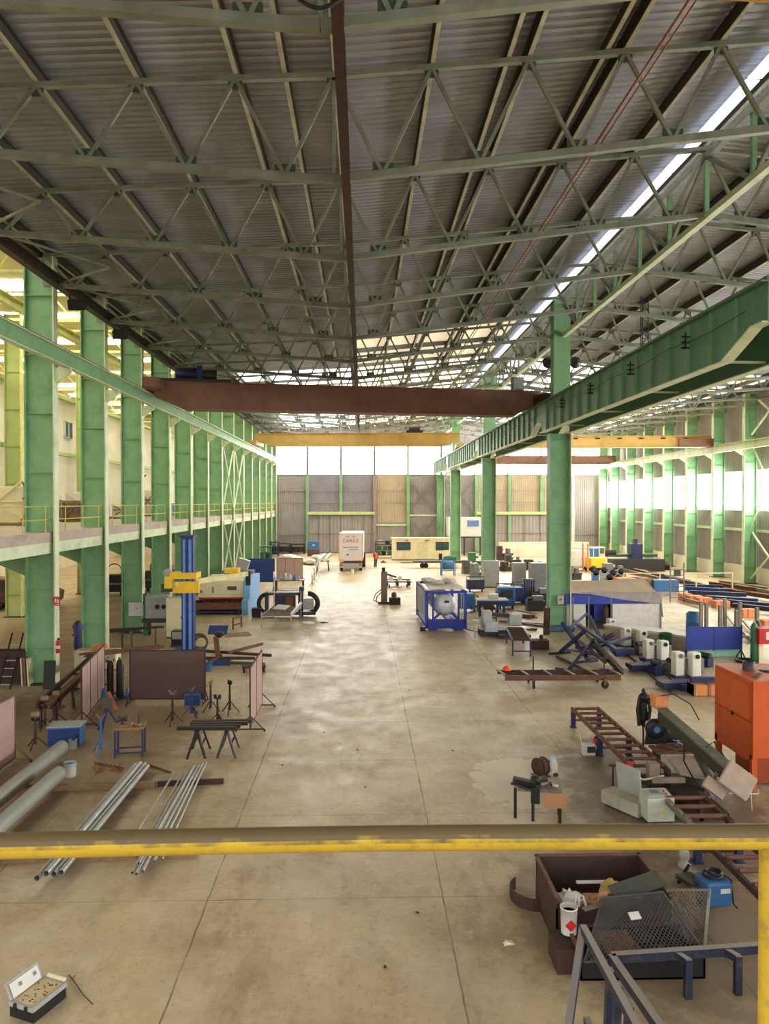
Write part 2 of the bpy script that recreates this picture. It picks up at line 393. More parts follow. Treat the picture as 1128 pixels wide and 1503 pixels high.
w = wall_sheet(XL + 14.4, XL + 19.2, 4.4, ZB0, YF - .1); ST('trim_2', w, SHEETB)
w = wall_sheet(XR + 5, XW - 5, 5.6, ZB0, YF - .1); ST('trim_3', w, SHEETB)
wp = wall_sheet(XL + 14.4, XL + 19.2, 0, 4.4, YF - .05); ST('trim_4', wp, SHEETG)
# sliding doors
def slide_door(n, x0, x1, z1):
    d = ST('door_%d' % n, wall_sheet(x0, x1, 0, z1, YF - .12, .5, .03), SHEETG)
    b = M(); nn = 6
    for i in range(nn + 1):
        x = x0 + (x1 - x0) * i / nn; b.b(x - .05, x + .05, YF - .24, YF - .15, 0, z1)
    for z in (.1, z1 * .5, z1 - .1): b.b(x0, x1, YF - .24, YF - .15, z - .05, z + .05)
    b.build('door_frame', GREY, d)
slide_door(1, XL + 4.8, XL + 14.4, 5.5)
slide_door(2, XR + 5, XW - 5, 5.5)
# lintels
ST('trim_5', M().b(XL + 4.8, XL + 14.4, YF - .7, YF - .1, 5.5, 5.9), mat('lintel', (196, 206, 140), .6, 0, .1, 2))
ST('trim_6', M().b(XR + 5, XW - 5, YF - .7, YF - .1, 5.5, 5.9), MATS['lintel'])
# window bands
def window(n, mb, fr=None, frm=None):
    o = ST('window_%d' % n, mb, DAY)
    if fr: fr.build('window_frame', frm or GREENP, o)
fr = M()
for i in range(1, 6): fr.b(XL + 4.8 * i - .17, XL + 4.8 * i + .17, YF - .22, YF - .0, ZB0, ZB1)
fr.b(XL, XR, YF - .1, YF, ZB0 - .1, ZB0 + .05); fr.b(XL, XR, YF - .1, YF, ZB1 - .08, ZB1 + .1)
window(1, M().b(XL, XR, YF + .1, YF + .2, ZB0, ZB1), fr, GREY)
fr = M()
for i in range(1, 6): fr.b(XR + 4.8 * i - .17, XR + 4.8 * i + .17, YF - .22, YF, ZB0, ZB1)
fr.b(XR, XW, YF - .1, YF, ZB0 - .1, ZB0 + .05)
window(2, M().b(XR, XW, YF + .1, YF + .2, ZB0, ZB1), fr)
# end-wall posts
for i, x in enumerate([XL + 4.8, XL + 9.6, XL + 14.4, XL + 19.2, XR + 5, XR + 9.8, XR + 14.4, XW - 5]):
    z0 = 5.9 if i in (1, 6) else 0
    m_ = mat('post_brown', (150, 132, 134), .6) if i == 2 else WHITE if i == 7 else GREEN
    one('wall_post', M().ib((x, YF - .35, z0), (x, YF - .35, ZB0), .5, .4, .04, up=(0, 1, 0)), m_,
        ['green post beside the big sliding door near the walkway', 'short green post above the sliding door behind the lorry',
         'mauve grey post right behind the person by the lorry', 'green post at the braced panel above the site office',
         'green post between the raised cabin and the second sliding door', 'short green post hanging above the second door near its edge',
         'short green post above the middle of the second door', 'white post past the second sliding door'][i], 'post', kind='thing')
# girts on the end wall
g = M()
for z in (2.6, 7.2, 8.9): g.b(XL, XL + 4.8, YF - .2, YF - .06, z, z + .12); g.b(XL + 19.2, XR + 5, YF - .2, YF - .06, z, z + .12); g.b(XW - 5, XW, YF - .2, YF - .06, z, z + .12)
for z in (7.2, 8.9): g.b(XL + 4.8, XL + 19.2, YF - .24, YF - .16, z, z + .1); g.b(XR + 5, XW - 5, YF - .24, YF - .16, z, z + .1)
ST('trim_7', g, SHEETG)
g = M(); g.b(XL + 14.4, XL + 19.2, YF - .3, YF - .1, 3.9, 4.15); g.b(XL + 19.2, XR, YF - .3, YF - .1, 5.3, 5.5)
ST('trim_8', g, GREENP)
def brace(name, p, q, p2, q2, m, w, label):
    r = T(name, label, 'cross brace', kind='thing')
    P('diagonal', M().bar(p, q, w), m, r); P('diagonal', M().bar(p2, q2, w), m, r)
x0, x1 = XL + 19.3, XR - .6
brace('cross_brace', (x0, YF - .35, 5.6), (x1, YF - .35, 10.6), (x0, YF - .45, 10.6), (x1, YF - .45, 5.6), GREY, .16, 'grey steel cross on the end wall above the site office')
brace('cross_brace', (x0, YF - .35, 0.3), (x1, YF - .35, 5.3), (x0, YF - .45, 5.3), (x1, YF - .45, 0.3), GREY, .16, 'grey steel cross low on the end wall behind the site office')
brace('cross_brace', (XR + .6, YF - .35, 5.6), (XR + 4.8, YF - .35, 10.6), (XR + .6, YF - .45, 10.6), (XR + 4.8, YF - .45, 5.6), GREY, .16, 'grey steel cross on the end wall above the raised cabin')
# ---------------------------------------------------------------- right wall
ZR0, ZR1 = C - .75, C + 2.9
def wallx(y0, y1, z0, z1, x, per=.3, amp=.04):
    mb = M(); y = y0; ys = []
    while y < y1:
        ys += [(y, 0), (y + per * .4, 0), (y + per * .5, -amp), (y + per * .9, -amp)]; y += per
    vs = []
    for yy, h in ys: vs += [(x + h, yy, z0), (x + h, yy, z1)]
    mb.add(vs, [(2 * i, 2 * i + 1, 2 * i + 3, 2 * i + 2) for i in range(len(ys) - 1)])
    mb.b(x + .02, x + .1, y0, y1, z0, z1); return mb
wr = wallx(-8, YF, 1.4, ZR0, XW + .3); w = wallx(-8, YF, ZR1, C + 10.5, XW + .3); wr.add(w.v, w.f)
ST('wall_right', wr, SHEETG)
ST('trim_9', M().b(XW + .1, XW + .45, -8, YF, 0, 1.4), CONCW)
window(3, M().b(XW + .35, XW + .45, -8, YF, ZR0, ZR1))
ST('trim_10', M().b(XW + .05, XW + .3, -8, YF, C - 2.7, C - 2.45), GREENP)
# ---------------------------------------------------------------- wall bays left of the walkway
ST('wall_left', M().b(-23.5, -23.2, 6, YF, C - 1.2, C + 8.0), CONCW)
lb = M()
for z in (3.55, 7.85): lb.b(-23.25, -22.8, 6, YF, C + z, C + z + .25)
ST('trim_11', lb, GREENY)
for i, y in enumerate((53.0, 60.2, 67, 74.5)):
    o = ST('window_%d' % (4 + i), M().b(-23.22, -23.1, y - .7, y + .7, C + 5.0, C + 6.3), GLASS)
    f = M(); f.b(-23.2, -23.04, y - .04, y + .04, C + 5, C + 6.3)
    for z in (5.0, 6.25): f.b(-23.2, -23.04, y - .75, y + .75, C + z, C + z + .06)
    for yy in (-.75, .7): f.b(-23.2, -23.04, y + yy, y + yy + .05, C + 5, C + 6.3)
    f.build('window_frame', WHITE, o)
ST('wall_far_left', M().b(-33.6, -33.3, 28, YF, 0, C + 12).b(-33.5, XL, YF, YF + .2, 0, C + 12), CONCW)
ST('ceiling_left', M().b(-33.6, XL - .6, 0, YF, C + 12, C + 12.15), mat('left_roof', (206, 196, 150), .7, 0, .15, .8))
# skylight bands of the neighbouring bay
for i in range(12):
    y = 20 + i * 7.2
    o = one('roof_skylight_or_glow', M().b(-32.5, XL - 1.0, y, y + 1.6, C + 11.85, C + 11.95), DAYY, 'white skylight band in the neighbouring bay, %s from the near end' % ORD[i], 'skylight', group='skylight bands beyond the walkway')
# ================================================================ columns
def column(x, y, w, lip, z1, label, name='steel_column', mw=GREEN, ml=GREENP, lipw=.42, stiff=2.35, tw=.03, stud=True, group=None, side=1, z0=0):
    """web facing the camera, width w in x, lip flange on the hall side"""
    r = T(name, label, 'column', (x, y, z0), group=group, kind='thing')
    wb = M().b(-w / 2, w / 2, -tw, tw, 0, z1)
    P('web', wb, mw, r)
    P('flange', M().b(side * w / 2 - .02, side * w / 2 + .04, -lipw / 2, lipw / 2, 0, z1), ml, r)  # lip coloured paler than the web to imitate light falling on it
    P('flange', M().b(-side * w / 2 - .04, -side * w / 2 + .02, -lipw / 2, lipw / 2, 0, z1), mw, r)
    z = stiff * .6
    while z < z1 - .3:
        P('stiffener', M().b(-w / 2 + .02, w / 2 - .02, -lipw / 2 + .06, lipw / 2 - .06, z, z + .03), mw, r); z += stiff
    P('base_plate', M().b(-w / 2 - .12, w / 2 + .12, -lipw / 2 - .15, lipw / 2 + .15, 0, .05), DGREY, r)
    return r
for k in range(3, 17):
    column(XL - .15, YK(k) - (.6 if k == 16 else 0), 1.1, .4, ztop(XL) - 0.1, 'tall green column of the walkway row, %s from the near end' % ORD[k - 3])
for k in (4, 6, 8, 10, 12, 14, 16):
    column(-22.1, YK(k) - (.6 if k == 16 else 0), .95, .4, C + 11.9, 'yellow green column in the bay behind the walkway, %s from the near end' % ORD[(k - 4) // 2], ml=mat('cream_green', (226, 226, 150), .6), mw=GREENY)
for i, k in enumerate((1, 5, 9, 13)):
    r = column(XR - .15, YK(k), 1.15, .4, C + 3.88, ['out', 'big green column between blue tank frame and canopy tent', 'green column behind the blue tank frame', 'green column beside the cream site office'][i], lipw=.8) if k > 1 else None
    if r:
        P('upper_shaft', M().b(-.42, .52, -.4, .4, C + 5.56, ztop(XR) - .2), GREEN, r)
r = column(XR - .15, YK(16) - .6, 1.0, .4, C + 3.9, 'green column standing against the end wall by the raised cabin', lipw=.6)
for k in range(6, 17):
    r = column(XW - .75, YK(k) - (0.8 if k == 16 else 0), 1.1, .4, ztop(XW) - .2, 'green column along the far side wall with the window band, %s from the end wall' % ORD[16 - k], side=-1)
# right-wall braces
def wbrace(k, z0, z1, label):
    x = XW - .5; a, b_ = YK(k), YK(k + 1)
    brace('cross_brace', (x, a, z0), (x, b_, z1), (x - .12, a, z1), (x - .12, b_, z0), GREENP, .14, label)
wbrace(8, .4, C - 2.7, 'pale green steel cross low on the side wall')
wbrace(8, C - 2.2, C + 5.0, 'pale green steel cross over the side wall window band')
wbrace(7, .4, C - 2.7, 'pale green steel cross low on the side wall, nearest the camera')
wbrace(8, C + 6, C + 9.6, 'pale green steel cross above the side wall crane rail')
# ================================================================ roof steel
def truss(k, x0, label, fine):
    y = YK(k); n = 10; s = 2.4
    r = T('roof_truss', label, 'roof truss', (0, y, 0), kind='thing')
    tp = [Vector((x0 + s * i, 0, ztop(x0 + s * i))) for i in range(n + 1)]
    xb = [x0] + [x0 + s * (i + .5) for i in range(n)] + [x0 + s * n]
    xb.insert(6, x0 + 12)
    bp = [Vector((x, 0, zbot(x))) for x in xb]
    w = .16
    tc = M()
    for i in range(n): tc.bar(tp[i], tp[i + 1], w, w * .8)
    P('top_chord', tc, TRUSS, r)
    bc = M(); bc.bar(bp[0], bp[6], w * 1.15, w * 1.1); bc.bar(bp[6], bp[-1], w * 1.15, w * 1.1)
    P('bottom_chord', bc, TRUSS, r)
    segs = []
    for i in range(n):
        b_ = Vector((x0 + s * (i + .5), 0, zbot(x0 + s * (i + .5))))
        segs += [(tp[i], b_), (b_, tp[i + 1])]
    segs.append((Vector((x0 + 12, 0, zbot(x0 + 12))), tp[5]))
    segs.append((bp[0], tp[0])); segs.append((bp[-1], tp[-1]))
    if fine:
        for a, b_ in segs: P('diagonal', M().bar(a, b_, .09, .09), TRUSS, r)
    else:
        q = M()
        for a, b_ in segs: q.bar(a, b_, .09, .09)
        P('lattice', q, TRUSS, r)
    gs = M()
    for i in range(n):
        b_ = (x0 + s * (i + .5), 0, zbot(x0 + s * (i + .5)) + .12)
        if fine: P('gusset_plate', M().box(b_, (.5, .05, .34)), TRUSSD, r)
        else: gs.box(b_, (.5, .05, .34)).bar((x0 + s * (i + .5) - 1.1, 0, b_[2] - .1), (x0 + s * (i + .5) + 1.1, 0, b_[2] - .1), .04)
    if fine:
        for t in tp[1:-1]: P('gusset_plate', M().box(t - Vector((0, 0, .12)), (.34, .05, .24)), TRUSSD, r)
    else:
        for t in tp[1:-1]: gs.box(t - Vector((0, 0, .12)), (.34, .05, .24))
        P('gusset_plates', gs, TRUSSD, r)  # gusset plates merged into one mesh, lower ones with thin bars
for k in range(0, 16):
    truss(k, XL, 'green lattice roof truss over the walkway bay, %s from the near end' % ORD[k], k < 5)
    truss(k, XR, 'green lattice roof truss over the window-side bay, %s from the near end' % ORD[k], False)
def purlin(x, label, h=.33, z=None):
    zz = ztop(x) + .1 if z is None else z
    r = T('purlin', label, 'roof purlin', (x, -.1, zz), kind='thing')
    P('web', M().b(-.015, .015, 2, YF - .05, 0, h).b(-.09, .09, 2, YF, h - .02, h), PURL, r)
    P('flange', M().b(-.055, .055, 2, YF, -.02, 0), PURLF, r)
for i in range(0, 10):
    purlin(XL + 2.4 * i + .02, 'long roof purlin over the walkway bay, %s from the walkway eave' % ORD[i])
for i, x in enumerate((-1.9, 3.6, 6.05)):
    purlin(x, 'thin extra purlin between the main ones, %s counted from the walkway' % ORD[i], .22)
for i in range(1, 11):
    purlin(XR + 2.4 * i, 'long roof purlin over the window-side bay, %s from the ridge' % ORD[i - 1])
purlin(XR - .05, 'roof purlin at the ridge beside the white skylight strip', .3)
# centre beam of the walkway bay, eaves beam
one('centre_roof_beam', M().ib((XK + .3, 2, zbot(XK) - .02), (XK + .3, YF, zbot(XK) - .02), .34, .2, .03), DRUST, 'dark rusty beam running down the middle under the trusses', 'roof beam', kind='thing')
one('centre_roof_beam', M().ib((XK + 24, 2, zbot(XK) - .02), (XK + 24, YF, zbot(XK) - .02), .34, .2, .03), DRUST, 'dark beam running under the trusses of the window-side bay', 'roof beam', kind='thing')
one('eaves_beam', M().ib((-12.1, 6, C + 8.75), (-12.1, YF, C + 8.75), .45, .3, .04), mat('eaves_dark', (64, 54, 44), .6), 'dark brown eaves beam along the tops of the walkway columns', 'roof beam', kind='thing')
one('roof_gutter', M().b(XL - .5, XL - .1, 4, YF - .1, ztop(XL) - .1, ztop(XL) + .38), mat('eaves_dark', (64, 54, 44)), 'dark gutter under the eaves above the walkway columns', 'gutter', kind='thing')
one('conduit_pipe', M().tube((5.75, 4, C + 8.85), (5.75, YF - 2, C + 8.85), .03, 6).tube((5.88, 4, C + 8.85), (5.88, YF - 2, C + 8.85), .02, 6), COPPER, 'rusty double conduit running lengthwise under the roof trusses', 'conduit')
for side, nm in ((0, 'walkway eaves'), (1, 'window-side eaves')):
    for k in range(0, 12):
        xa, xb = (XL + .6, XL + 3.6) if side == 0 else (XW - .6, XW - 3.6)
        q = M().bar((xa, YK(k), zbot(xa) + .1), (xb, YK(k) + 3, zbot(xb)), .07).bar((xb, YK(k) + 3, zbot(xb)), (xa, YK(k + 1), zbot(xa) + .1), .07)
        one('wind_brace', q, TRUSS, 'thin zigzag wind brace at the %s, %s from the near end' % (nm, ORD[k]), 'wind brace', kind='thing')
# jack trusses between the big middle columns
def jack(a, b_, label):
    r = T('ridge_truss', label, 'lattice girder', (XR, 0, 0), kind='thing')
    zt, zb = ztop(XR) - .25, C + 9.35
    P('top_chord', M().bar((0, a, zt), (0, b_, zt), .22), TRUSS, r)
    P('bottom_chord', M().bar((0, a, zb), (0, b_, zb), .24, .2), GREENP, r)
    n = 8; s = (b_ - a) / n
    for i in range(n):
        y = a + s * i; z0, z1 = (zt, zb) if i % 2 == 0 else (zb, zt)
        P('diagonal', M().bar((0, y, z0), (0, y + s, z1), .12), TRUSS, r)
        if i: P('vertical', M().bar((0, y, zb), (0, y, zt), .14), GREEN, r)
jack(YK(-3) + 12, YK(1), 'short lattice girder under the ridge at the near end')
jack(YK(1), YK(5), 'lattice girder under the ridge reaching the big middle column')
jack(YK(5), YK(9), 'lattice girder under the ridge between the first two middle columns')
jack(YK(9), YK(13), 'lattice girder under the ridge past the second middle column')
jack(YK(13), YK(16) - .3, 'lattice girder under the ridge by the end wall')
# ================================================================ crane runways
def girder(a, b_, label):
    x1, x2, zt, zb = 10.15, 11.75, C + 5.52, C + 3.92
    r = T('crane_girder', label, 'crane girder', kind='thing')
    hz = .6
    for nm, x in (('web', x1), ('web', x2)):
        P(nm, M().prism([(a, zb + hz), (a + .6, zb + hz), (a + 2.2, zb), (b_, zb), (b_, zt), (a, zt)], x - .02, x + .02, 'x'), GREEND, r)
    fl = M()
    for x in (x1, x2):
        fl.bar((x, a, zb + hz), (x, a + .6, zb + hz), .34, .04); fl.bar((x, a + .6, zb + hz), (x, a + 2.2, zb), .34, .04); fl.bar((x, a + 2.2, zb), (x, b_, zb), .34, .04)
    P('bottom_flange', fl, GREENP, r)
    P('top_flange', M().b(x1 - .2, x2 + .2, a, b_, zt, zt + .04), GREEND, r)
    P('crane_rail', M().b(x1 - .04, x1 + .04, a, b_, zt + .04, zt + .16), STEELD, r)
    y = a + 1.5
    while y < b_ - .4:
        P('stiffener', M().b(x1 - .12, x1 - .02, y, y + .02, zb + (.5 if y < a + 2 else .03), zt - .02), GREEN, r); y += 1.5
    tb = M(); y = a + 3
    while y < b_ - 1:
        tb.bar((x1, y, zb + .15), (x2, y + .1, zb + .15), .1, .06); y += 6
    P('tie_bar', tb, GREENP, r)
    return r
GL = ['overhead green crane girder nearest the camera above the bandsaw', 'green crane girder between the big column and the next one', 'distant green crane girder between second and third middle columns', 'green crane girder reaching the end wall']
girder(YK(-1) - 3, YK(1) - .02, 'out of sight green crane girder above the camera') if False else None
for i, k in enumerate((1, 5, 9)): girder(YK(k), YK(k + 4), GL[i])
girder(YK(13), YF - .4, GL[3])
# power brackets on the girder
for i, px in enumerate((1015, 932, 872, 829)):
    y = 10.1 * 1110 / (px - 532)
    q = M()
    for z in (0, .17, .34): q.b(-.28, -.02, -.02, .02, z, z + .05)
    q.b(-.18, -.14, -.02, .02, 0, .5)
    one('conductor_bracket', q, BLACK, 'small black conductor bracket on the green girder, %s from the near end' % ORD[i], 'bracket', (10.14, y, C + 4.75), group='conductor brackets on the crane girder')
wire = []
for i in range(80):
    y = 19.5 + i * .6; wire.append((9.95, y, C + 5.0 - .12 * abs(math.sin((y - 19) * pi / 5.6))))
one('conductor_cable', M().path(wire, .012, 5), BLACK, 'thin black cable sagging along the side of the green girder', 'cable')
rl = T('crane_runway_beam', 'long pale green runway beam bracketed to the walkway columns', 'runway beam', kind='thing')
P('web', M().b(-11.82, -11.78, 6, YF - .5, C + 5.4, C + 5.95), GREEN, rl); P('flange', M().b(-11.97, -11.63, 6, YF - .5, C + 5.95, C + 6.0).b(-11.93, -11.67, 6, YF - .5, C + 5.36, C + 5.4), GREENP, rl)
P('crane_rail', M().b(-11.84, -11.76, 6, YF - .5, C + 6.0, C + 6.1), STEELD, rl)
for k in range(3, 17): P('bracket', M().prism([(-12.28, C + 5.36), (-11.66, C + 5.36), (-11.66, C + 5.2), (-12.28, C + 4.75)], YK(k) - .12, YK(k) + .12, 'y'), GREENP, rl)
rr = T('crane_runway_beam', 'long pale green runway beam along the side wall columns', 'runway beam', kind='thing')
P('web', M().b(33.78, 33.82, 30, YF - .5, C + 4.75, C + 5.35), GREENP, rr); P('flange', M().b(33.6, 34, 30, YF - .5, C + 5.35, C + 5.42).b(33.65, 33.95, 30, YF - .5, C + 4.7, C + 4.75), GREENP, rr)
for k in range(6, 16): P('bracket', M().prism([(33.9, C + 4.7), (33.3, C + 4.7), (33.3, C + 4.55), (34.2, C + 4.0)], YK(k) - .12, YK(k) + .12, 'y'), GREENP, rr)
# left-bay longitudinal beam
one('crane_runway_beam', M().ib((-16.5, 20, C + 9.4), (-16.5, YF - .2, C + 9.4), .5, .3, .04), mat('cream_green', (226, 226, 150)), 'pale yellow beam high in the bay behind the walkway', 'runway beam', kind='thing')
# diagonal lattice of the neighbouring bay roof
for i in range(9):
    y = 34 + i * 9
    q = M(); q.bar((-33, y, C + 10.2), (XL - .8, y, C + 10.2), .14).bar((-33, y, C + 11.6), (XL - .8, y, C + 11.6), .14)
    for j in range(8): q.bar((-33 + 2.4 * j, y, C + 10.2), (-31.8 + 2.4 * j, y, C + 11.6), .08).bar((-31.8 + 2.4 * j, y, C + 11.6), (-30.6 + 2.4 * j, y, C + 10.2), .08)
    one('roof_truss', q, MATS['cream_green'], 'yellow lattice truss in the bay behind the walkway, %s from the near end' % ORD[i], 'roof truss', kind='thing')
# bracing crosses between walkway columns
for k, nm in ((9, 'near'), (10, 'far')):
    for z0, z1, s in ((.3, 5.6, 'under'), (C - .9, C + 4.9, 'over')):
        a, b_ = YK(k) + .2, YK(k + 1) - .2; x = -12.35
        brace('cross_brace', (x, a, z0), (x, b_, z1), (x + .1, a, z1), (x + .1, b_, z0), GREENP, .1, 'thin pale cross brace %s the walkway, %s one of two' % (s, nm))
# ================================================================ walkway / deck
dz = C - 1.2
ST('floor_deck', M().b(-23.2, -12.42, 6, YF, dz - .4, dz), CONC)
one('deck_edge_beam', M().b(-12.55, -12.46, 6, YF, dz - .82, dz - .4).b(-12.7, -12.44, 6, YF, dz - .84, dz - .8), GREENP, 'pale green beam under the concrete edge of the walkway', 'beam', kind='thing')
for k in range(2, 16):
    y = YK(k) + .15
    one('deck_bracket', M().prism([(-13.3, dz - .42), (-21.7, dz - .42), (-21.7, dz - 1.6), (-19.5, dz - .95), (-15.5, dz - .95), (-13.3, dz - 1.9)], y, y + .05, 'y').b(-21.7, -13.3, y - .15, y + .2, dz - .47, dz - .42), GREEN,
        'green haunched beam carrying the walkway deck, %s from the near end' % ORD[k - 2], 'beam', kind='thing')
rl = T('walkway_railing', 'thin yellow railing along the edge of the upper walkway', 'railing', (-12.5, 0, dz), kind='thing')
for z in (.5, 1.02): P('rail', M().tube((0, 6, z), (0, YF - .5, z), .024, 8), mat('rail_olive', (206, 186, 84), .5), rl)
y = 8.2
while y < YF:
    P('post', M().tube((0, y, 0), (0, y, 1.02), .026, 8), MATS['rail_olive'], rl); y += 2.0
# ================================================================ overhead cranes
def crane(xa, ya, xb, yb, zb, zt, m, name, label, taper=1.6, mark=None):
    p = Vector((xa, ya, 0)); q = Vector((xb, yb, 0)); L = (q - p).length; a = math.atan2(yb - ya, xb - xa)
    r = T(name, label, 'overhead crane', (xa, ya, 0), a, kind='thing')
    P('box_girder', M().prism([(0, zt), (L, zt), (L, zt - .75), (L - taper, zb), (taper, zb), (0, zt - .75)], -.5, .5, 'y'), m, r)
    P('bottom_flange', M().b(taper, L - taper, -.62, .62, zb - .06, zb), m, r)
    P('top_flange', M().b(0, L, -.6, .6, zt, zt + .05), m, r)
    return r, L
cr, L = crane(-11.5, 42.4, 10.6, 45.6, C + 5.2, C + 6.6, CRBROWN, 'overhead_crane', 'big rusty brown overhead crane spanning the walkway bay')
e = M().b(-.4, .5, -2.2, 2.2, C + 6.1, C + 6.6); P('end_carriage', e, CRBROWN, cr)
e = M().b(L - .5, L + .4, -2.2, 2.2, C + 5.75, C + 6.3); P('end_carriage', e, DRUST, cr)
q = T('trolley_hoist', 'dark blue electric hoist trolley sitting on the brown crane', 'hoist', (-9.6, 42.9, C + 6.65), .14)
P('motor', M().lathe([(.05, -.9), (.34, -.85), (.34, .3), (.2, .35)], (0, 0, .55), 14, 'x').b(-.9, .9, -.5, .5, .05, .2), BLUEN, q)
P('drum', M().lathe([(.3, .4), (.3, 1.4)], (0, 0, .5), 14, 'x'), DGREY, q); P('gearbox', M().b(.3, .6, -.3, .3, .2, 1.0), BLUE, q)
P('trolley_rail', M().b(-1.6, 2.2, -.6, -.5, .02, .2).b(-1.6, 2.2, .5, .6, .02, .2), DGREY, q)
q = T('control_cabinet', 'small grey crane cabinet standing on the brown crane near the green girder', 'cabinet', (9.3, 45.4, C + 6.65), .14)
P('body', M().b(-.35, .35, -.2, .2, 0, .85), GREY, q); P('door', M().b(-.3, .3, -.24, -.2, .06, .8), LGREY, q)
cr, L = crane(-11.6, 83, 10.4, 81.5, C + 6.12, C + 7.4, CRYEL, 'overhead_crane', 'yellow overhead crane in front of the end wall windows')
P('end_carriage', M().b(-.4, .4, -2, 2, C + 6.12, C + 6.6), CRYEL, cr); P('end_carriage', M().b(L - .4, L + .4, -2, 2, C + 5.8, C + 6.2), CRYEL, cr)
q = T('trolley_hoist', 'dark hoist trolley on the distant yellow crane', 'hoist', (5.6, 82, C + 7.4))
P('motor', M().b(-.9, .9, -.5, .5, .05, .35), DRUST, q); P('drum', M().lathe([(.3, -.6), (.3, .6)], (0, 0, .5), 12, 'x'), DGREY, q)
cr, L = crane(11.9, 73.5, 33.6, 72.5, C + 5.35, C + 6.35, CRYEL, 'overhead_crane', 'yellow overhead crane crossing the window-side bay', 1.0)
q = M()
for i in range(9): q.b(2.2 + i * 2.1, 2.6 + i * 2.1, -.6, -.5, C + 6.1, C + 6.2)
P('bracket', q, BLACK, cr); P('end_carriage', M().b(L - 3.2, L + .1, -.8, .7, C + 5.3, C + 6.1), CRBROWN, cr)
cr, L = crane(11.9, 100, 33.6, 100, C + 5.1, C + 6.1, CRBROWN, 'overhead_crane', 'pale brown overhead crane close to the end wall', .8)
# lattice mast hanging behind the girder
q = M(); zt = ztop(15.0)
for dx, dy in ((-.2, 0), (.2, 0), (0, .3)): q.bar((dx, dy, 0), (dx, dy, 3.8), .045)
for i in range(10):
    s = 1 if i % 2 else -1
    q.bar((-.2 * s, 0, i * .38), (.2 * s, 0, i * .38 + .38), .03); q.bar((-.2, 0, i * .38), (.2, 0, i * .38), .03)
one('lattice_hanger', q, DGREY, 'slim dark lattice hanger dropping from the roof behind the girder', 'hanger', (15.0, 40, C + 7.2))
# near steelwork around the viewpoint
one('gantry_beam', M().prism([(.1, .02), (9, -.45), (9, .1), (.1, .57)], -.2, .2, 'y'), CRYEL, 'orange yellow crane beam crossing overhead at the top edge', 'overhead crane', (0, 3.4, C + 2.44), rad(-1.2), kind='thing')
rl = T('guard_rail', 'worn yellow pipe guardrail in front of the viewpoint', 'railing', (0, 0, 0), kind='thing')
pr, pl, pc = A(1180, 1228, 1.48), A(-60, 1243, 1.48), A(564, 1230, 1.48)
P('top_rail', M().path([pl, pl.lerp(pc, .5) + Vector((0, 0, .001)), pc, pc.lerp(pr, .5) + Vector((0, 0, .001)), pr], .0245, 20), RAILY, rl)
pp = A(1142, 1240, 1.5); P('post', M().tube((pp.x, pp.y + .03, pp.z), (pp.x, pp.y + .03, pp.z - 1.0), .022, 16), RAILY, rl)
ST('floor_gantry', M().b(-3.5, 3.5, -2.5, .75, C - 1.72, C - 1.66), GREY)
# hanging cables at the top of the view
q = [A(430 + i * 7, 20 * math.sin(i / 11 * pi) - 8, 11.5) for i in range(12)]
one('hanging_cable', M().path(q, .03, 6), BLACK, 'black cable loop drooping beside the central roof beam', 'cable')
for i, (px, py, y) in enumerate(((806, 531, 43.3), (846, 531, 43.3))):
    p = A(px, py, y); q = T('flood_lamp', ['dark floodlight on the walkway side of the big column', 'dark floodlight on the window side of the big column'][i], 'lamp', p)
    P('housing', M().lathe([(.08, -.3), (.14, -.1), (.34, .25), (.34, .3)], (0, 0, 0), 14, 'y'), DGREY, q); P('arm', M().bar((0, 0, .1), (.45 if i == 0 else -.45, -.2, .3), .05), DGREY, q)
for i, (x, y) in enumerate(((-11.7, 31.5), (-11.7, 37))):
    q = T('flood_lamp', 'dark box floodlight under the walkway eaves, %s from the near end' % ORD[i], 'lamp', (x, y, C + 8.1))
    P('housing', M().box((0, 0, 0), (.6, .5, .4), 0, rad(20)), BLACK, q); P('arm', M().bar((-.3, 0, .2), (-.3, 0, .5), .05), DGREY, q)
# ================================================================ things on the hall floor
def V2(p): return Vector((p[0], p[1], 0))
def flat(v, z=0): return Vector((v.x, v.y, z))
def screen(p, q, h, m, label, fm=None, z0=.12, feet=True, npan=1, name='welding_screen', footl=.45, group=None):
    p = flat(Vector(p)); q = flat(Vector(q)); L = (q - p).length; a = math.atan2(q.y - p.y, q.x - p.x); fm = fm or DRUST
    r = T(name, label, 'screen', p, a, group)
    w = L / npan
    for i in range(npan): P('curtain', M().b(i * w + .03, (i + 1) * w - .03, -.012, .012, z0 + .04, h - .04), m, r)
    f = M()
    for i in range(npan + 1): f.b(i * w - .022, i * w + .022, -.022, .022, z0 if 0 < i < npan else .08, h)
    f.b(0, L, -.022, .022, h - .04, h); f.b(0, L, -.022, .022, z0, z0 + .04)
    P('frame', f, fm, r)
    if feet:
        for x in (0, L):
            P('foot', M().bar((x, -footl, .08), (x, footl, .08), .04).bar((x, -footl * .9, .1), (x, 0, .5), .03).bar((x, footl * .9, .1), (x, 0, .5), .03), fm, r)
            for s in (-1, 1): P('caster', M().lathe([(.03, -.015), (.04, -.01), (.04, .01), (.03, .015)], (x, s * footl, .04), 10, 'x'), BLACK, r)
    return r
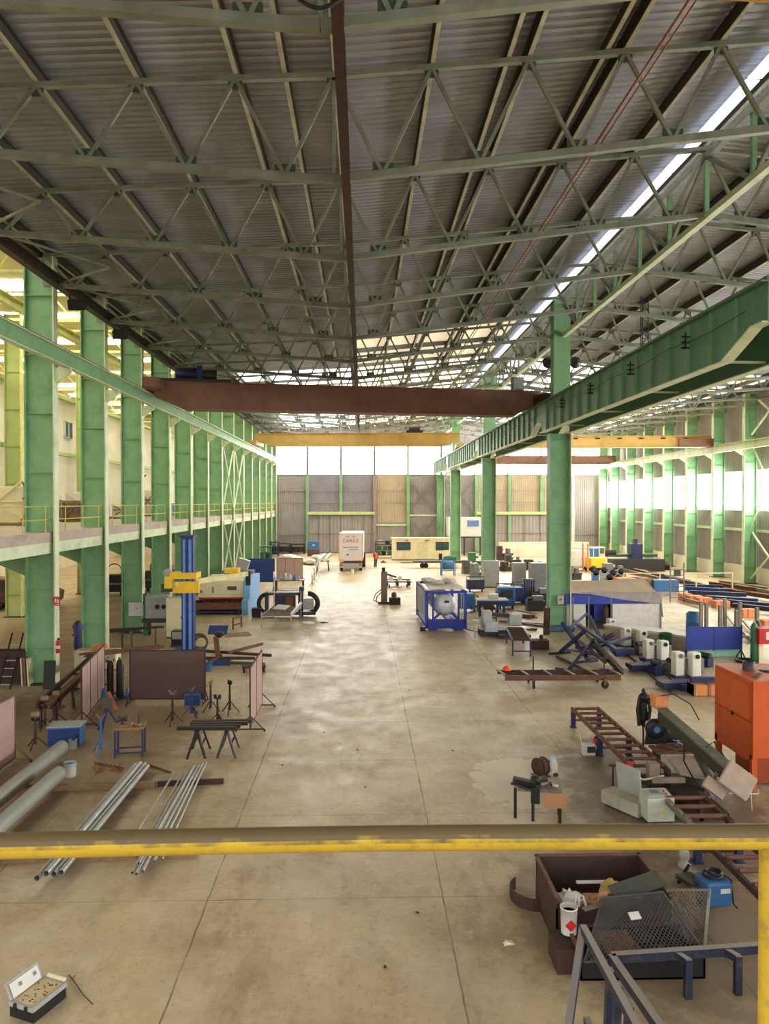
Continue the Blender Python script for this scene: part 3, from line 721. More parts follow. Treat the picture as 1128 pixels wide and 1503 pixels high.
def tripod(loc, h, m, label, head='v', tilt=0, group=None):
    r = T('pipe_stand', label, 'pipe stand', flat(Vector(loc)), tilt, group)
    P('column', M().tube((0, 0, .12), (0, 0, h - .12), .032, 10).tube((0, 0, .12), (0, 0, h * .6), .04, 10), m, r)
    for i in range(3):
        a = 2 * pi * i / 3 + .5
        P('leg', M().bar((0, 0, h * .38), (.34 * math.cos(a), .34 * math.sin(a), .012), .035, .025), m, r)
    hd = M()
    if head == 'v': hd.bar((0, 0, h - .12), (-.13, 0, h), .05, .03).bar((0, 0, h - .12), (.13, 0, h), .05, .03).b(-.06, .06, -.03, .03, h - .15, h - .1)
    elif head == 'ball': hd.b(-.1, .1, -.05, .05, h - .14, h - .1).lathe([(.01, -.05), (.05, -.03), (.05, .03), (.01, .05)], (-.08, 0, h - .05), 10, 'y').lathe([(.01, -.05), (.05, -.03), (.05, .03), (.01, .05)], (.08, 0, h - .05), 10, 'y')
    P('cradle', hd, STEELD if head == 'v' else BLACK, r)
    P('screw_handle', M().tube((-.09, 0, h * .58), (.09, 0, h * .58), .01, 6), STEELD, r)
    return r
def bucket(loc, rad_, h, m, label, rim=None, name='paint_bucket', inner=None, diamond=False):
    r = T(name, label, 'bucket', loc)
    P('body', M().lathe([(rad_ * .9, 0), (rad_, h), (rad_ * 1.05, h), (rad_ * 1.05, h - .02), (rad_ * 1.03, h - .02), (rad_ * .96, h), (rad_ * .88, .03)], (0, 0, 0), 20), m, r)
    P('contents', M().lathe([(.0, h * .8), (rad_ * .94, h * .8)], (0, 0, 0), 20), inner or GREY, r)
    if rim: P('rim', M().torus((0, 0, h), rad_ * 1.02, .012, 'z'), rim, r)
    P('handle', M().torus((0, 0, h * .85), rad_ * 1.08, .005, 'y', 12, 5, -pi, 0), STEELD, r)
    if diamond: P('warning_diamond', M().box((0, -rad_ * .99, h * .42), (.13, .015, .13), 0, 0, rad(45)), RED, r)
    return r
def roller_conveyor(x0, x1, ya, yb, h, n, label, fm=DRUST, rm=RUST, leg=.12, legs=3, loc=(0, 0, 0), rz=0, over=0.0, stray=True):
    r = T('roller_conveyor', label, 'roller conveyor', loc, rz)
    for x in (x0, x1): P('side_rail', M().b(x - .035, x + .035, ya, yb, h - .1, h + .02), fm, r)
    proto = None
    for i in range(n):
        y = ya + (yb - ya) * (i + .5) / n
        P('roller', M().tube((x0 + .03, y, h + .03), (x1 - .03, y, h + .03), .045, 12), rm, r)
    for i in range(legs):
        y = ya + .15 + (yb - ya - .3) * i / max(1, legs - 1)
        for x in (x0, x1): P('leg', M().b(x - leg / 2, x + leg / 2, y - leg / 2, y + leg / 2, 0, h - .1).b(x - leg * .8, x + leg * .8, y - leg * .8, y + leg * .8, 0, .015), BLUEN, r)
        P('cross_member', M().b(x0, x1, y - .03, y + .03, .2, .26), fm, r)
    return r
def table(loc, w, d, h, label, tm=WOOD, lm=BLUE, rz=0, leg=.05, name='work_table', cat='table', shelf=True, tt=.05):
    r = T(name, label, cat, loc, rz)
    P('tabletop', M().b(-w / 2, w / 2, -d / 2, d / 2, h - tt, h), tm, r)
    for sx in (-1, 1):
        for sy in (-1, 1): P('leg', M().b(sx * (w / 2 - leg) - leg / 2, sx * (w / 2 - leg) + leg / 2, sy * (d / 2 - leg) - leg / 2, sy * (d / 2 - leg) + leg / 2, 0, h - tt), lm, r)
    if shelf: P('stretcher', M().b(-w / 2 + leg, w / 2 - leg, -d / 2 + leg * .6, -d / 2 + leg * 1.4, .12, .16).b(-w / 2 + leg, w / 2 - leg, d / 2 - leg * 1.4, d / 2 - leg * .6, .12, .16).b(-w / 2 + leg * .6, -w / 2 + leg * 1.4, -d / 2 + leg, d / 2 - leg, .12, .16).b(w / 2 - leg * 1.4, w / 2 - leg * .6, -d / 2 + leg, d / 2 - leg, .12, .16), lm, r)
    return r
def cabinet(loc, w, d, h, m, label, name='control_cabinet', cat='cabinet', rz=0, dm=None, doors=1, z0=.08, handle=BLACK, top=None):
    r = T(name, label, cat, loc, rz)
    P('body', M().b(-w / 2, w / 2, -d / 2, d / 2, z0, h), m, r, bevel=.01)
    if z0 > .01: P('plinth', M().b(-w / 2 + .03, w / 2 - .03, -d / 2 + .03, d / 2 - .03, 0, z0), DGREY, r)
    for i in range(doors):
        x0 = -w / 2 + .03 + i * (w - .04) / doors; x1 = -w / 2 + .01 + (i + 1) * (w - .04) / doors
        dr = P('door', M().b(x0, x1, -d / 2 - .02, -d / 2, z0 + .03, h - .04), dm or m, r)
        P('handle', M().b(x1 - .07, x1 - .04, -d / 2 - .05, -d / 2 - .02, (z0 + h) / 2 - .07, (z0 + h) / 2 + .07), handle, dr)
    return r
def bottle(loc, h, m, label, rr=.12, cap=LGREY, group=None):
    r = T('gas_cylinder', label, 'gas cylinder', loc, 0, group)
    P('tank', M().lathe([(rr * .9, 0), (rr, .03), (rr, h * .82), (rr * .8, h * .9), (rr * .35, h * .95)], (0, 0, 0), 16), m, r)
    P('valve', M().lathe([(rr * .35, h * .95), (rr * .4, h * .96), (rr * .3, h), (0, h)], (0, 0, 0), 10), cap, r)
    return r
def extinguisher(loc, label, h=.55):
    r = T('fire_extinguisher', label, 'fire extinguisher', loc)
    P('tank', M().lathe([(.075, 0), (.085, .02), (.085, h * .72), (.05, h * .85), (.025, h * .9)], (0, 0, 0), 14), RED, r)
    P('valve', M().b(-.03, .06, -.015, .015, h * .88, h), BLACK, r); P('hose', M().path([(.05, 0, h * .94), (.12, 0, h * .8), (.11, 0, h * .4)], .012, 6), BLACK, r)
    P('label_band', M().lathe([(.087, h * .3), (.087, h * .5)], (0, 0, 0), 14), WHITE, r)
    return r
def pile(name, label, cat, loc, rz, n, w, L, h, m, seed=1, kind='bar', group=None, jitter=.2):
    """loose length of steel parts, each a bar lying at its own angle; returned as separate things"""
    rr = random.Random(seed)
    for i in range(n):
        a = rz + (rr.random() - .5) * jitter; off = (rr.random() - .5) * w
        p = Vector(loc) + Vector((math.cos(rz + pi / 2) * off, math.sin(rz + pi / 2) * off, .03 + (i % 3) * h))
        q = M().bar((-L / 2 * (0.7 + rr.random() * .3), 0, 0), (L / 2, 0, 0), .05 + rr.random() * .05) if kind == 'bar' else M().ib((-L / 2, 0, .05), (L / 2, 0, .05), .14, .1, .012)
        one(name, q, m, label, cat, p, a, group or label)
# ---------------------------------------------------------------- foreground left
def big_pipe(x, ya, yb, label, rz=0):
    o = one('steel_pipe', M().pipe((0, ya, .2 + .16), (0, yb, .2 + .16), .19, .012, 28), PIPEG, label, 'pipe', (x, 0, 0), rz)
big_pipe(-8.52, 12.5, 21.6, 'thick grey steel pipe ending behind the white bucket, the longer of two')
big_pipe(-7.78, 12.3, 19.5, 'thick grey steel pipe whose end lies in front of the white bucket')
def batten(p, q, m, label, s=.1, name='timber_batten', h=None):
    p = Vector(p); q = Vector(q); a = math.atan2(q.y - p.y, q.x - p.x)
    return one(name, M().b(0, (q - p).length, -s / 2, s / 2, 0, h or s), m, label, 'batten', flat(p), a)
batten(G(0, 1163), G(228, 1155), WOOD, 'long wooden batten under the upper ends of the steel pipes', .13, h=.15)
batten(G(231, 1154), G(328, 1150), DRUST, 'dark flat bar under the far end of the thin tube bundle', .1, 'steel_bar', .12)
batten(G(-60, 1268), G(288, 1259), WOOD, 'long wooden batten under the near ends of the steel pipes', .12, h=.14)
for i, (dx, z, ya, yb) in enumerate(((-.16, .21, 14.35, 20.5), (-.04, .21, 14.6, 20.6), (.09, .21, 14.5, 20.55), (.21, .21, 14.55, 20.4), (.03, .32, 14.3, 20.3))):
    one('steel_tube', M().pipe((0, ya, 0), (0, yb, 0), .058, .006, 16), STEEL, ['outermost tube of the thick bundle, next to the thick grey pipes', 'second tube of the thick steel bundle on the floor', 'third tube of the thick steel bundle on the floor', 'tube of the thick bundle lying nearest the thin bundle', 'tube lying on top of the thick steel bundle'][i],
        'tube', (-5.98 + dx, 0, z), 0, 'thick steel tubes on the battens')
for i, (xa, ya, xb, yb, z, r_) in enumerate(((-4.42, 14.55, -4.62, 20.3, .19, .033), (-4.33, 14.5, -4.52, 20.5, .19, .033), (-4.24, 14.6, -4.43, 20.4, .19, .033), (-4.13, 15.0, -4.36, 20.6, .19, .03), (-4.37, 14.8, -4.5, 20.2, .25, .03), (-4.52, 15.2, -4.72, 19.9, .19, .026), (-4.85, 15.35, -4.95, 20.0, .18, .024), (-4.0, 15.1, -4.28, 20.7, .18, .026))):
    one('thin_tube', M().pipe((xa, ya, z), (xb, yb, z), r_, .005, 10), STEEL, 'thin steel tube in the narrow bundle, %s from the thick bundle side' % ORD[[3, 4, 5, 6, 2, 1, 0, 7][i]], 'tube', group='thin steel tubes on the battens')
bucket(G(103, 1139), .165, .38, WHITE, 'white bucket with blue rim between the thick grey pipes', BLUEL)
bucket(G(107, 1098), .12, .26, LGREY, 'small grey bucket in front of the blue tool chest')
for i, (p, q) in enumerate((((140, 1120), (181, 1128)), ((216, 1122), (250, 1134)))):
    a_, b_ = G(*p, .02), G(*q, .02)
    one('steel_rod', M().tube(a_, b_, .035, 8), RUST, ['short rusty rod on the floor below the blue pipe stand', 'short rusty rod on the floor near the black trestles'][i], 'rod')
rr = random.Random(5)
q = M()
for i in range(26):
    c = G(158 + rr.uniform(-20, 20), 1128 + rr.uniform(-5, 5), .03); a = rr.random() * 6
    q.bar(c, c + Vector((math.cos(a) * .12, math.sin(a) * .12, .03)), .02)
one('offcuts', q, COPPER, 'scatter of small coppery metal offcuts by the blue table', 'offcuts', kind='stuff')
# blue tables and stands
p = G(191, 1108); t = table(p, .85, .6, .86, 'small blue steel table with a littered wooden top', WOOD, BLUEN, rad(8))
one('bench_grinder', M().lathe([(.04, -.14), (.09, -.12), (.09, -.06), (.05, -.05), (.05, .05), (.09, .06), (.09, .12), (.04, .14)], (0, 0, .16), 12, 'x').b(-.04, .04, -.04, .04, 0, .1), DGREY, 'dark bench grinder on the edge of the small blue table', 'grinder', p + Vector((-.25, .1, .86)), .4)
for i in range(5):
    one('tool_scrap', M().box((0, 0, .02), (.22, .05, .035)), [CARD, STEELD, CLOTH, RUST, CARD][i], 'loose bits of tools and rag lying on the small blue table', 'tools', p + Vector((-.15 + .1 * i, -.12 + .06 * (i % 3), .86 + .002 * i)), i * .9, 'loose tools on the blue table')
one('upright_rod', M().tube((0, 0, 0), (0, 0, .3), .02, 8), DRUST, 'short dark rod standing on the small blue table', 'rod', p + Vector((.22, .1, .86)))
tripod(G(236, 1106), .8, BLUEN, 'dark blue tripod stand inside the small table', 'v') if False else None
tripod(G(148, 1106), 1.15, BLUEL, 'light blue tripod pipe stand next to the littered blue table', 'v')
p = G(157, 1075); r = T('tripod_vice', 'green and blue tripod pipe vice with copper jaws', 'vice', p, .4)
for i in range(3): a = i * 2.1; P('leg', M().bar((0, 0, .8), (.45 * math.cos(a), .45 * math.sin(a), 0), .06), BLUEN, r)
P('jaw', M().b(-.14, .14, -.1, .1, .8, 1.1), SAWG, r); P('clamp', M().box((.16, 0, 1.0), (.12, .12, .6), 0, 0, -.4), COPPER, r)
p = G(98, 1092); cabinet(p, .95, .6, .58, BLUEL, 'blue tool chest with grey top behind the small bucket', 'tool_chest', 'chest', .1, z0=.02, dm=BLUE)
p = G(112, 1090); one('metal_sheet', M().b(-.5, .5, -.32, .32, .585, .62), LGREY, 'pale grey lid lying on the blue tool chest', 'lid', G(98, 1092), .1)
# screens
screen(Vector((-9.75, 21.4, 0)), Vector((-9.75, 17.6, 0)), 1.9, SCREENP, 'pale pink welding screen cut off by the side of the photo', STEELD, npan=2)
screen(G(120, 1067), G(153, 1022), 1.95, SCREENP, 'pinkish three-panel welding screen beside the gas bottles', DRUST, npan=3)
screen(G(191, 1033), G(301, 1033), 1.95, SCREEN, 'large dark brown welding screen below the blue boom column', DRUST, npan=1, z0=.16)
screen(G(367, 1074), G(384, 1038), 2.05, SCREENP, 'narrow pink welding screen standing by the aisle joint', DRUST, npan=2)
# gas bottles on trolley
p = G(169, 1027)
r = T('bottle_trolley', 'bottle trolley with light blue wheels behind the pinkish screen', 'trolley', p, .1)
P('plate', M().b(-.35, .35, -.2, .2, .05, .08), BLUE, r)
for s in (-1, 1): P('wheel', M().lathe([(.05, -.04), (.2, -.04), (.2, .04), (.05, .04)], (s * .42, .1, .2), 18, 'x'), BLUEL, r)
P('handle', M().path([(-.25, .2, .08), (-.25, .25, 1.2), (.25, .25, 1.2), (.25, .2, .08)], .02, 6), BLUE, r)
bottle(p + Vector((-.17, -.02, .08)), 1.45, BLACK, 'black gas bottle on the trolley, beside the pinkish screen')
bottle(p + Vector((.17, -.02, .08)), 1.5, BLACK, 'black gas bottle with green shoulder on the trolley, beside the dark screen', cap=GRN)
# five pipe stands
for i, (x, y, h, m_, hd, lab) in enumerate(((253, 1063, 1.12, DRUST, 'v', 'dark tripod pipe stand in front of the dark brown screen'), (281, 1052, 1.0, BLUE, 'v', 'blue tripod pipe stand in front of the blue tool box'),
        (309, 1044, 1.05, DGREY, 'v', 'dark tripod pipe stand standing past the corner of the brown screen'), (337, 1047, 1.15, DRUST, 'ball', 'dark tripod pipe stand with black rollers on top'),
        (319, 1064, 1.0, DRUST, 'ball', 'dark tripod pipe stand just behind the black trestles'))):
    tripod(G(x, y), h, m_, lab, hd, i * .7)
cabinet(G(283, 1034), .56, .4, .42, BLUEL, 'light blue tool box at the foot of the dark brown screen', 'tool_box', 'tool box', .1, z0=.0, dm=BLUE)
bucket(G(305, 985), .17, .36, BLUEL, 'light blue plastic bucket behind the dark brown screen corner')
# trestles with bars
p = G(313, 1106)
for i, (dx, dy) in enumerate(((-.42, 0), (.42, .06))):
    r = T('trestle', ['black trestle carrying steel bars, nearer the blue table', 'black trestle carrying steel bars, nearer the aisle'][i], 'trestle', p + Vector((dx, dy, 0)), rad(90) + .05)
    P('top_beam', M().b(-.45, .45, -.05, .05, .68, .78), BLACK, r)
    for sx in (-1, 1):
        for sy in (-1, 1): P('leg', M().bar((sx * .36, sy * .03, .7), (sx * .44, sy * .26, 0), .08, .05), DGREY if i else BLACK, r)
    P('brace', M().b(-.38, .38, -.14, -.1, .3, .35).b(-.38, .38, .1, .14, .3, .35), BLACK, r)
for i, (dx, dy, L) in enumerate(((-.12, -.32, 1.7), (.1, -.1, 1.4), (.15, .12, 1.65), (.2, .33, 1.75))):
    one('steel_bar', M().b(-L / 2, L / 2, -.06, .06, 0, .1), DRUST if i % 2 else BLACK, ['nearest dark bar lying across the black trestles', 'second dark bar lying across the black trestles', 'third dark bar lying across the black trestles', 'farthest dark bar lying across the black trestles'][i], 'bar', p + Vector((dx, dy, .785)), .03 * (i - 1))
# ---------------------------------------------------------------- dark corner by the first column
r = T('steel_bench', 'long rusty beam bench between the first two walkway columns', 'bench', (0, 0, 0))
a_, b_ = Vector((-9.95, 24.2, .82)), Vector((-10.95, 32.0, .82))
P('beam', M().ib(a_, b_, .22, .2, .03), RUST, r); P('beam', M().bar(a_ + Vector((-.45, .2, 0)), b_ + Vector((-.45, 0, 0)), .08, .14), DRUST, r)
P('beam', M().bar(a_ + Vector((.35, 1.2, 0)), b_ + Vector((.3, 0, 0)), .05, .05), STEELD, r)
for t_ in (.05, .35, .65, .95):
    c = a_.lerp(b_, t_); P('leg', M().bar(c + Vector((-.35, 0, -.1)), (c.x - .4, c.y, 0), .08).bar(c + Vector((.05, 0, -.1)), (c.x + .1, c.y, 0), .08).bar(c + Vector((-.5, 0, -.12)), c + Vector((.4, 0, -.12)), .08), DRUST, r)
for i, (x, y) in enumerate(((52, 1098), (66, 1070), (83, 1062))):
    r = tripod(G(x, y), .95, DRUST, ['rusty stand with a pale roller head nearest the pink screen', 'rusty stand behind the pale roller head stand', 'rusty stand at the end of the beam bench'][i], 'ball')
    P('head_roller', M().lathe([(.05, -.12), (.09, -.1), (.09, .1), (.05, .12)], (0, 0, 1.0), 12, 'x'), WOOD, r)
p = Vector((-11.6, 33.4, 0)); cabinet(p, 1.8, .7, .85, CREAM, 'long cream enclosure standing low between two walkway columns', 'low_enclosure', 'machine', 0, z0=.05, doors=3)
one('rust_coil', M().torus((0, 0, .06), .3, .05, 'z').torus((0, 0, .16), .28, .05, 'z'), ORANGEL, 'rusty orange hose coil on the cream enclosure', 'hose', p + Vector((.1, 0, .85)))
p = G(71, 1012); r = T('leaning_board', 'black board leaning on the first walkway column', 'board', p, 0)
P('board', M().box((0, .1, .55), (.45, .03, 1.1), 0, -.12), BLACK, r)
p = G(20, 1003); cabinet(p, 1.3, .6, 1.35, DRUST, 'dark brown cupboard beside the first walkway column', 'cupboard', 'cupboard', 0, doors=2)
for i in range(3): one('plywood_sheet', M().box((0, 0, .55), (.05, .8, 1.1), 0, 0, -.05), [CREAM, WOOD, CREAM][i], 'pale board leaning on the dark cupboard, %s from the column' % ORD[i], 'board', G(47 - i * 4.5, 1004) , 0, 'boards leaning by the cupboard')
r = T('step_ladder', 'black ladder leaning at the edge beside the dark cupboard', 'ladder', G(6, 1012), 0)
for s in (-1, 1): P('stile', M().bar((s * .22, 0, 0), (s * .22, 1.2, 2.0), .05), BLACK, r)
for i in range(6): P('rung', M().bar((-.22, .17 * (i + .6), .28 * (i + .6)), (.22, .17 * (i + .6), .28 * (i + .6)), .04), LGREY, r)
# fire signs on the columns
q = T('fire_sign', 'small red and white fire sign on the first walkway column', 'sign', (-12.18, 30.45, 7.3 - 3.95)); q.rotation_euler = (0, 0, 0)
P('panel', M().b(-.13, .13, -.01, .01, -.18, .18), RED, q); P('pictogram', M().b(-.08, -.01, -.014, -.01, -.06, .1).b(.03, .08, -.014, -.01, -.1, .08).b(-.1, .1, -.014, -.01, -.15, -.13), WHITE, q)
extinguisher((-12.1, 30.35, 1.3), 'red fire extinguisher hung low on the first walkway column', .6)
# trestles of rusty angle iron behind the screen
for i, (x, y) in enumerate(((168, 955), (204, 950))):
    r = T('angle_iron_rack', ['rusty angle iron rack behind the gas bottles', 'rusty angle iron rack in front of the white control box'][i], 'rack', G(x, y), .25)
    for sx in (-1, 1):
        for sy in (-1, 1): P('leg', M().bar((sx * .8, sy * .35, 0), (sx * .8, sy * .3, .9), .06), RUST, r)
    P('rail', M().bar((-1.9, -.3, .9), (1.2, -.3, 1.0), .07).bar((-1.9, .3, .9), (1.2, .3, .95), .07), DRUST, r)
pile('steel_angle', 'rusty length of angle iron lying across the racks by the gas bottles', 'steel angle', G(178, 958, .98), .55, 5, .7, 3.4, .05, RUST, 3)
# white box on stand, grey machine, cabinet
p = G(201, 930); r = T('control_box', 'white electrical box on posts in front of the third walkway column', 'control box', p)
P('box', M().b(-.42, .42, -.12, .12, 1.0, 1.75), WHITE, r); P('door', M().b(-.38, .38, -.14, -.12, 1.04, 1.71), WHITE, r); P('lock', M().b(.0, .04, -.16, -.14, 1.4, 1.46), BLACK, r)
for s in (-1, 1): P('post', M().bar((s * .35, 0, 0), (s * .35, 0, 1.0), .06), GREEN, r)
p = G(236, 932); r = T('drill_machine', 'grey workshop machine with dark dials next to the white control box', 'machine', p)
P('body', M().b(-.75, .55, -.35, .35, .95, 2.2), LGREY, r, bevel=.05); P('table', M().b(-.9, .8, -.5, .5, .75, .95), DGREY, r)
for sx in (-1, 1): P('leg', M().bar((sx * .6, 0, 0), (sx * .6, 0, .8), .12), DGREY, r)
P('dial', M().lathe([(.12, -.4), (.12, -.34)], (-.1, 0, 1.6), 12, 'y').lathe([(.12, -.4), (.12, -.34)], (.25, 0, 1.6), 12, 'y'), BLACK, r); P('column', M().b(-.9, -.7, -.2, .2, 0, 2.3), GRN, r)
p = G(258, 936); cabinet(p, .9, .6, 2.2, LGREY, 'tall pale grey cabinet right behind the blue boom column', 'control_cabinet', dm=CREAM)
p = G(262, 948); r = T('welding_machine', 'small black welding power source at the foot of the blue column', 'welder', p); P('body', M().b(-.3, .3, -.3, .3, .1, .8), BLACK, r); P('front_panel', M().b(-.25, .25, -.32, -.3, .4, .75), LGREY, r); P('base', M().b(-.33, .33, -.33, .33, 0, .1), DGREY, r)
# blue column and boom
p = G(277, 957); r = T('column_boom', 'tall blue welding column with a yellow carriage and long boom', 'welding manipulator', p)
P('column', M().b(-.28, .28, -.28, .28, .15, 5.6), BLUE, r); P('guide_rail', M().b(-.2, -.08, -.36, -.28, .2, 5.5).b(.08, .2, -.36, -.28, .2, 5.5), mat('boom_blue', (104, 146, 216), .45), r)
P('top_cap', M().b(-.33, .33, -.4, .33, 5.6, 5.7), BLUE, r); P('base', M().b(-.7, .7, -.7, .7, 0, .15), BLUE, r)
P('carriage', M().b(-.62, .62, -.62, -.38, 2.95, 3.5).b(-.75, .5, -.62, .5, 3.62, 3.9), YELLOW, r)
P('boom', M().bar((-.5, -.7, 3.35), (2.1, 5.0, 3.35), .18, .26), mat('boom_cream', (216, 206, 150), .5), r)
P('boom_stop', M().b(-.95, -.6, -.85, -.55, 3.2, 3.75).b(1.1, 1.8, 3.5, 4.4, 3.5, 3.75), YELLOW, r)
P('wire_reel', M().lathe([(.2, -.1), (.2, .1)], (-.9, -.4, 3.9), 14, 'y'), LGREY, r); P('motor', M().b(-1.15, -.7, -.7, -.3, 3.0, 3.4), DGREY, r); P('torch_head', M().b(2.0, 2.25, 4.9, 5.2, 2.7, 3.5), BLACK, r)
# coil beside the column
one('cable_coil', M().torus((0, 0, .45), .4, .05, 'y').torus((.05, .15, .42), .36, .05, 'y').torus((.1, .08, .4), .3, .04, 'y'), RUST, 'rusty cable coil standing behind the blue column', 'cable coil', G(292, 956), .3)
# blue sign table and plate
r = T('blue_board_stand', 'tilted blue board on a thin post beside the scrap beams', 'board stand', G(320, 951)); P('board', M().box((0, 0, .9), (.95, .6, .04), 0, rad(35)), BLUE, r); P('post', M().tube((0, 0, 0), (0, 0, .85), .03, 8), LGREY, r); P('foot', M().b(-.25, .25, -.25, .25, 0, .03), LGREY, r)
one('steel_plate', M().b(-.7, .7, -.55, .55, 0, .05), WOOD, 'pale brown plate lying on the floor behind the blue board', 'plate', G(348, 932), .3)
# scrap beams on trolley
p = G(345, 975)
r = T('pipe_rotator', 'small blue and rusty pipe stand among the scrap beams', 'rotator', G(322, 975), .1)
P('base', M().b(-.5, .5, -.3, .3, 0, .25), BLUE, r); P('post', M().box((-.1, 0, .7), (.22, .2, 1.1), 0, 0, -.1), RUST, r); P('head', M().lathe([(.05, 0), (.22, .12), (.2, .25), (0, .25)], (0, 0, 1.2), 12), BLACK, r)
for i, (a, b_, m_) in enumerate((((293, 955, .5), (398, 962, .5), DRUST), ((335, 958, .55), (385, 945, .6), RUST), ((300, 966, .3), (374, 966, .3), DRUST), ((318, 972, .12), (372, 974, .12), SAWG), ((325, 962, .4), (300, 976, .1), RUST))):
    one('scrap_beam', M().bar(G(*a), G(*b_), .12, .12), m_, ['long dark beam topping the scrap pile by the pink screen', 'short rusty beam tilted over the scrap pile', 'dark beam in the middle of the scrap pile', 'greenish beam lowest in the scrap pile', 'short rusty bar slanting down from the scrap pile'][i], 'steel beam')
r = T('steel_dolly', 'rusty wheeled dolly under the scrap beams near the aisle', 'dolly', G(372, 985), .2); P('deck', M().b(-.5, .5, -.35, .35, .2, .28), DRUST, r)
for sx in (-1, 1):
    for sy in (-1, 1): P('wheel', M().lathe([(.03, -.04), (.1, -.04), (.1, .04), (.03, .04)], (sx * .42, sy * .28, .1), 12, 'x'), BLACK, r)
# ---------------------------------------------------------------- cutting machine with cream hood, rusty bed
p = G(326, 902)
r = T('cutting_machine', 'long cream hooded cutting machine with light blue end frame', 'machine', p, .0)
P('hood', M().b(-1.7, 1.25, .8, 5.5, .9, 2.1), CREAM, r); P('hood_stripe', M().b(-1.7, 1.25, .78, .8, .9, 1.02), RED, r)
P('bed', M().b(-1.8, 1.3, -.2, 5.3, .35, .78), RUST, r); P('bed_leg', M().b(-1.7, -1.5, -.1, .1, 0, .4).b(1.0, 1.2, -.1, .1, 0, .4), BLUEN, r)
sl = M()
for i in range(14): sl.b(-1.75 + i * .215, -1.7 + i * .215, -.2, .75, .78, .88)
P('slat_bed', sl, DRUST, r); P('lower_shelf', M().b(-1.8, 1.2, -.15, .5, .12, .25), BLUEN, r)
P('end_frame', M().prism([(-.3, 0), (5.4, 0), (5.4, 2.2), (.8, 2.3), (.4, 1.0), (-.3, .9)], 1.3, 1.7, 'x'), mat('frame_blue', (120, 170, 220), .5), r)
P('window', M().b(.2, .8, .76, .79, 1.5, 1.75), RUST, r); P('grille', M().b(-.8, -.7, .76, .79, 1.3, 1.7).b(-1.6, -1.45, .76, .79, 1.3, 1.5), GREY, r)
one('metal_stand', M().b(-.5, .5, -.03, .03, .6, .66).b(-.5, -.42, -.03, .03, 0, .66).b(.42, .5, -.03, .03, 0, .66).b(-.5, .5, -.03, .03, .2, .26), RUST, 'small rusty upright frame at the end of the cutting machine bed', 'frame', G(348, 922), 1.2)
# grey mould machine on top
r = T('extractor_unit', 'grey box shaped extractor standing behind the cutting machine', 'extractor', G(352, 872)); P('body', M().b(-.9, .5, -.5, .5, 0, 1.7), LGREY, r); P('duct', M().box((.2, 0, 2.2), (.9, .7, 1.2), 0, 0, .3), LGREY, r); P('top_plate', M().b(-1.4, 1.1, -.7, .7, 1.7, 1.9), mat('slate', (108, 122, 148), .5), r)
# blue screens, pink screens
screen(G(363, 853), G(403, 853), 2.1, BLUE, 'rear dark blue welding screen by the walkway columns', BLUEN, z0=.9, npan=1, footl=.6)
screen(G(350, 868), G(401, 868), 2.2, BLUE, 'front dark blue welding screen standing on braced legs', BLUEN, z0=.75, npan=1, footl=.6)
screen(G(406, 852), G(444, 852), 2.1, SCREENP, 'distant pinkish three-panel screen behind the parts bench', RUST, npan=3, z0=.1)
p = G(425, 868); table(p, 2.4, 1.1, .95, 'dark bench loaded with small machined parts before the pinkish screen', DGREY, DRUST, 0, .1, 'parts_bench')
for i, (dx, m_, s) in enumerate(((-.7, LGREY, .25), (-.35, STEEL, .35), (.05, WHITE, .3), (.4, BLUEL, .3), (.75, LGREY, .22))):
    one('machined_part', M().lathe([(s * .5, 0), (s * .55, s * .6), (s * .3, s * .9), (s * .3, s * 1.5)], (0, 0, 0), 12), m_, ['small grey casting on the parts bench, nearest the blue screens', 'steel casting with a neck on the parts bench', 'white casting in the middle of the parts bench', 'light blue part on the parts bench', 'small grey part at the aisle end of the parts bench'][i], 'part', p + Vector((dx, 0, .95)))
# big dark machine with hoses
p = G(424, 905); r = T('pipe_bending_machine', 'large dark machine with rounded ends and black hoses', 'machine', p)
P('frame', M().b(-1.9, 1.7, -.4, .4, .15, .35).b(-1.5, -1.3, -.3, .3, .3, 1.5).b(.6, .8, -.3, .3, .3, 1.5).b(-1.5, .8, -.3, .3, 1.4, 1.55), DGREY, r)
P('hose_loop', M().torus((-1.3, 0, .85), .62, .13, 'y', 16, 8, pi / 2, 3 * pi / 2).torus((1.2, 0, .85), .62, .16, 'y', 16, 8, -pi / 2, pi / 2), BLACK, r)
P('cover', M().b(.95, 1.6, -.45, -.3, .5, 1.2), LGREY, r); P('cabinet', M().b(-.9, .4, -.1, .4, .35, 1.35), BLUEN, r); P('chip_box', M().b(-2.3, -1.7, -.5, .1, .05, .6), BLACK, r); P('brown_panel', M().b(-.2, .3, -.32, -.3, .4, 1.3), RUST, r)
one('jib_post', M().b(-.12, .12, -.12, .12, 0, 1.9).b(-.12, .12, -.2, .6, 1.75, 1.9), BLUEN, 'dark blue post at the corner of the pale roller frame', 'post', G(442, 905))
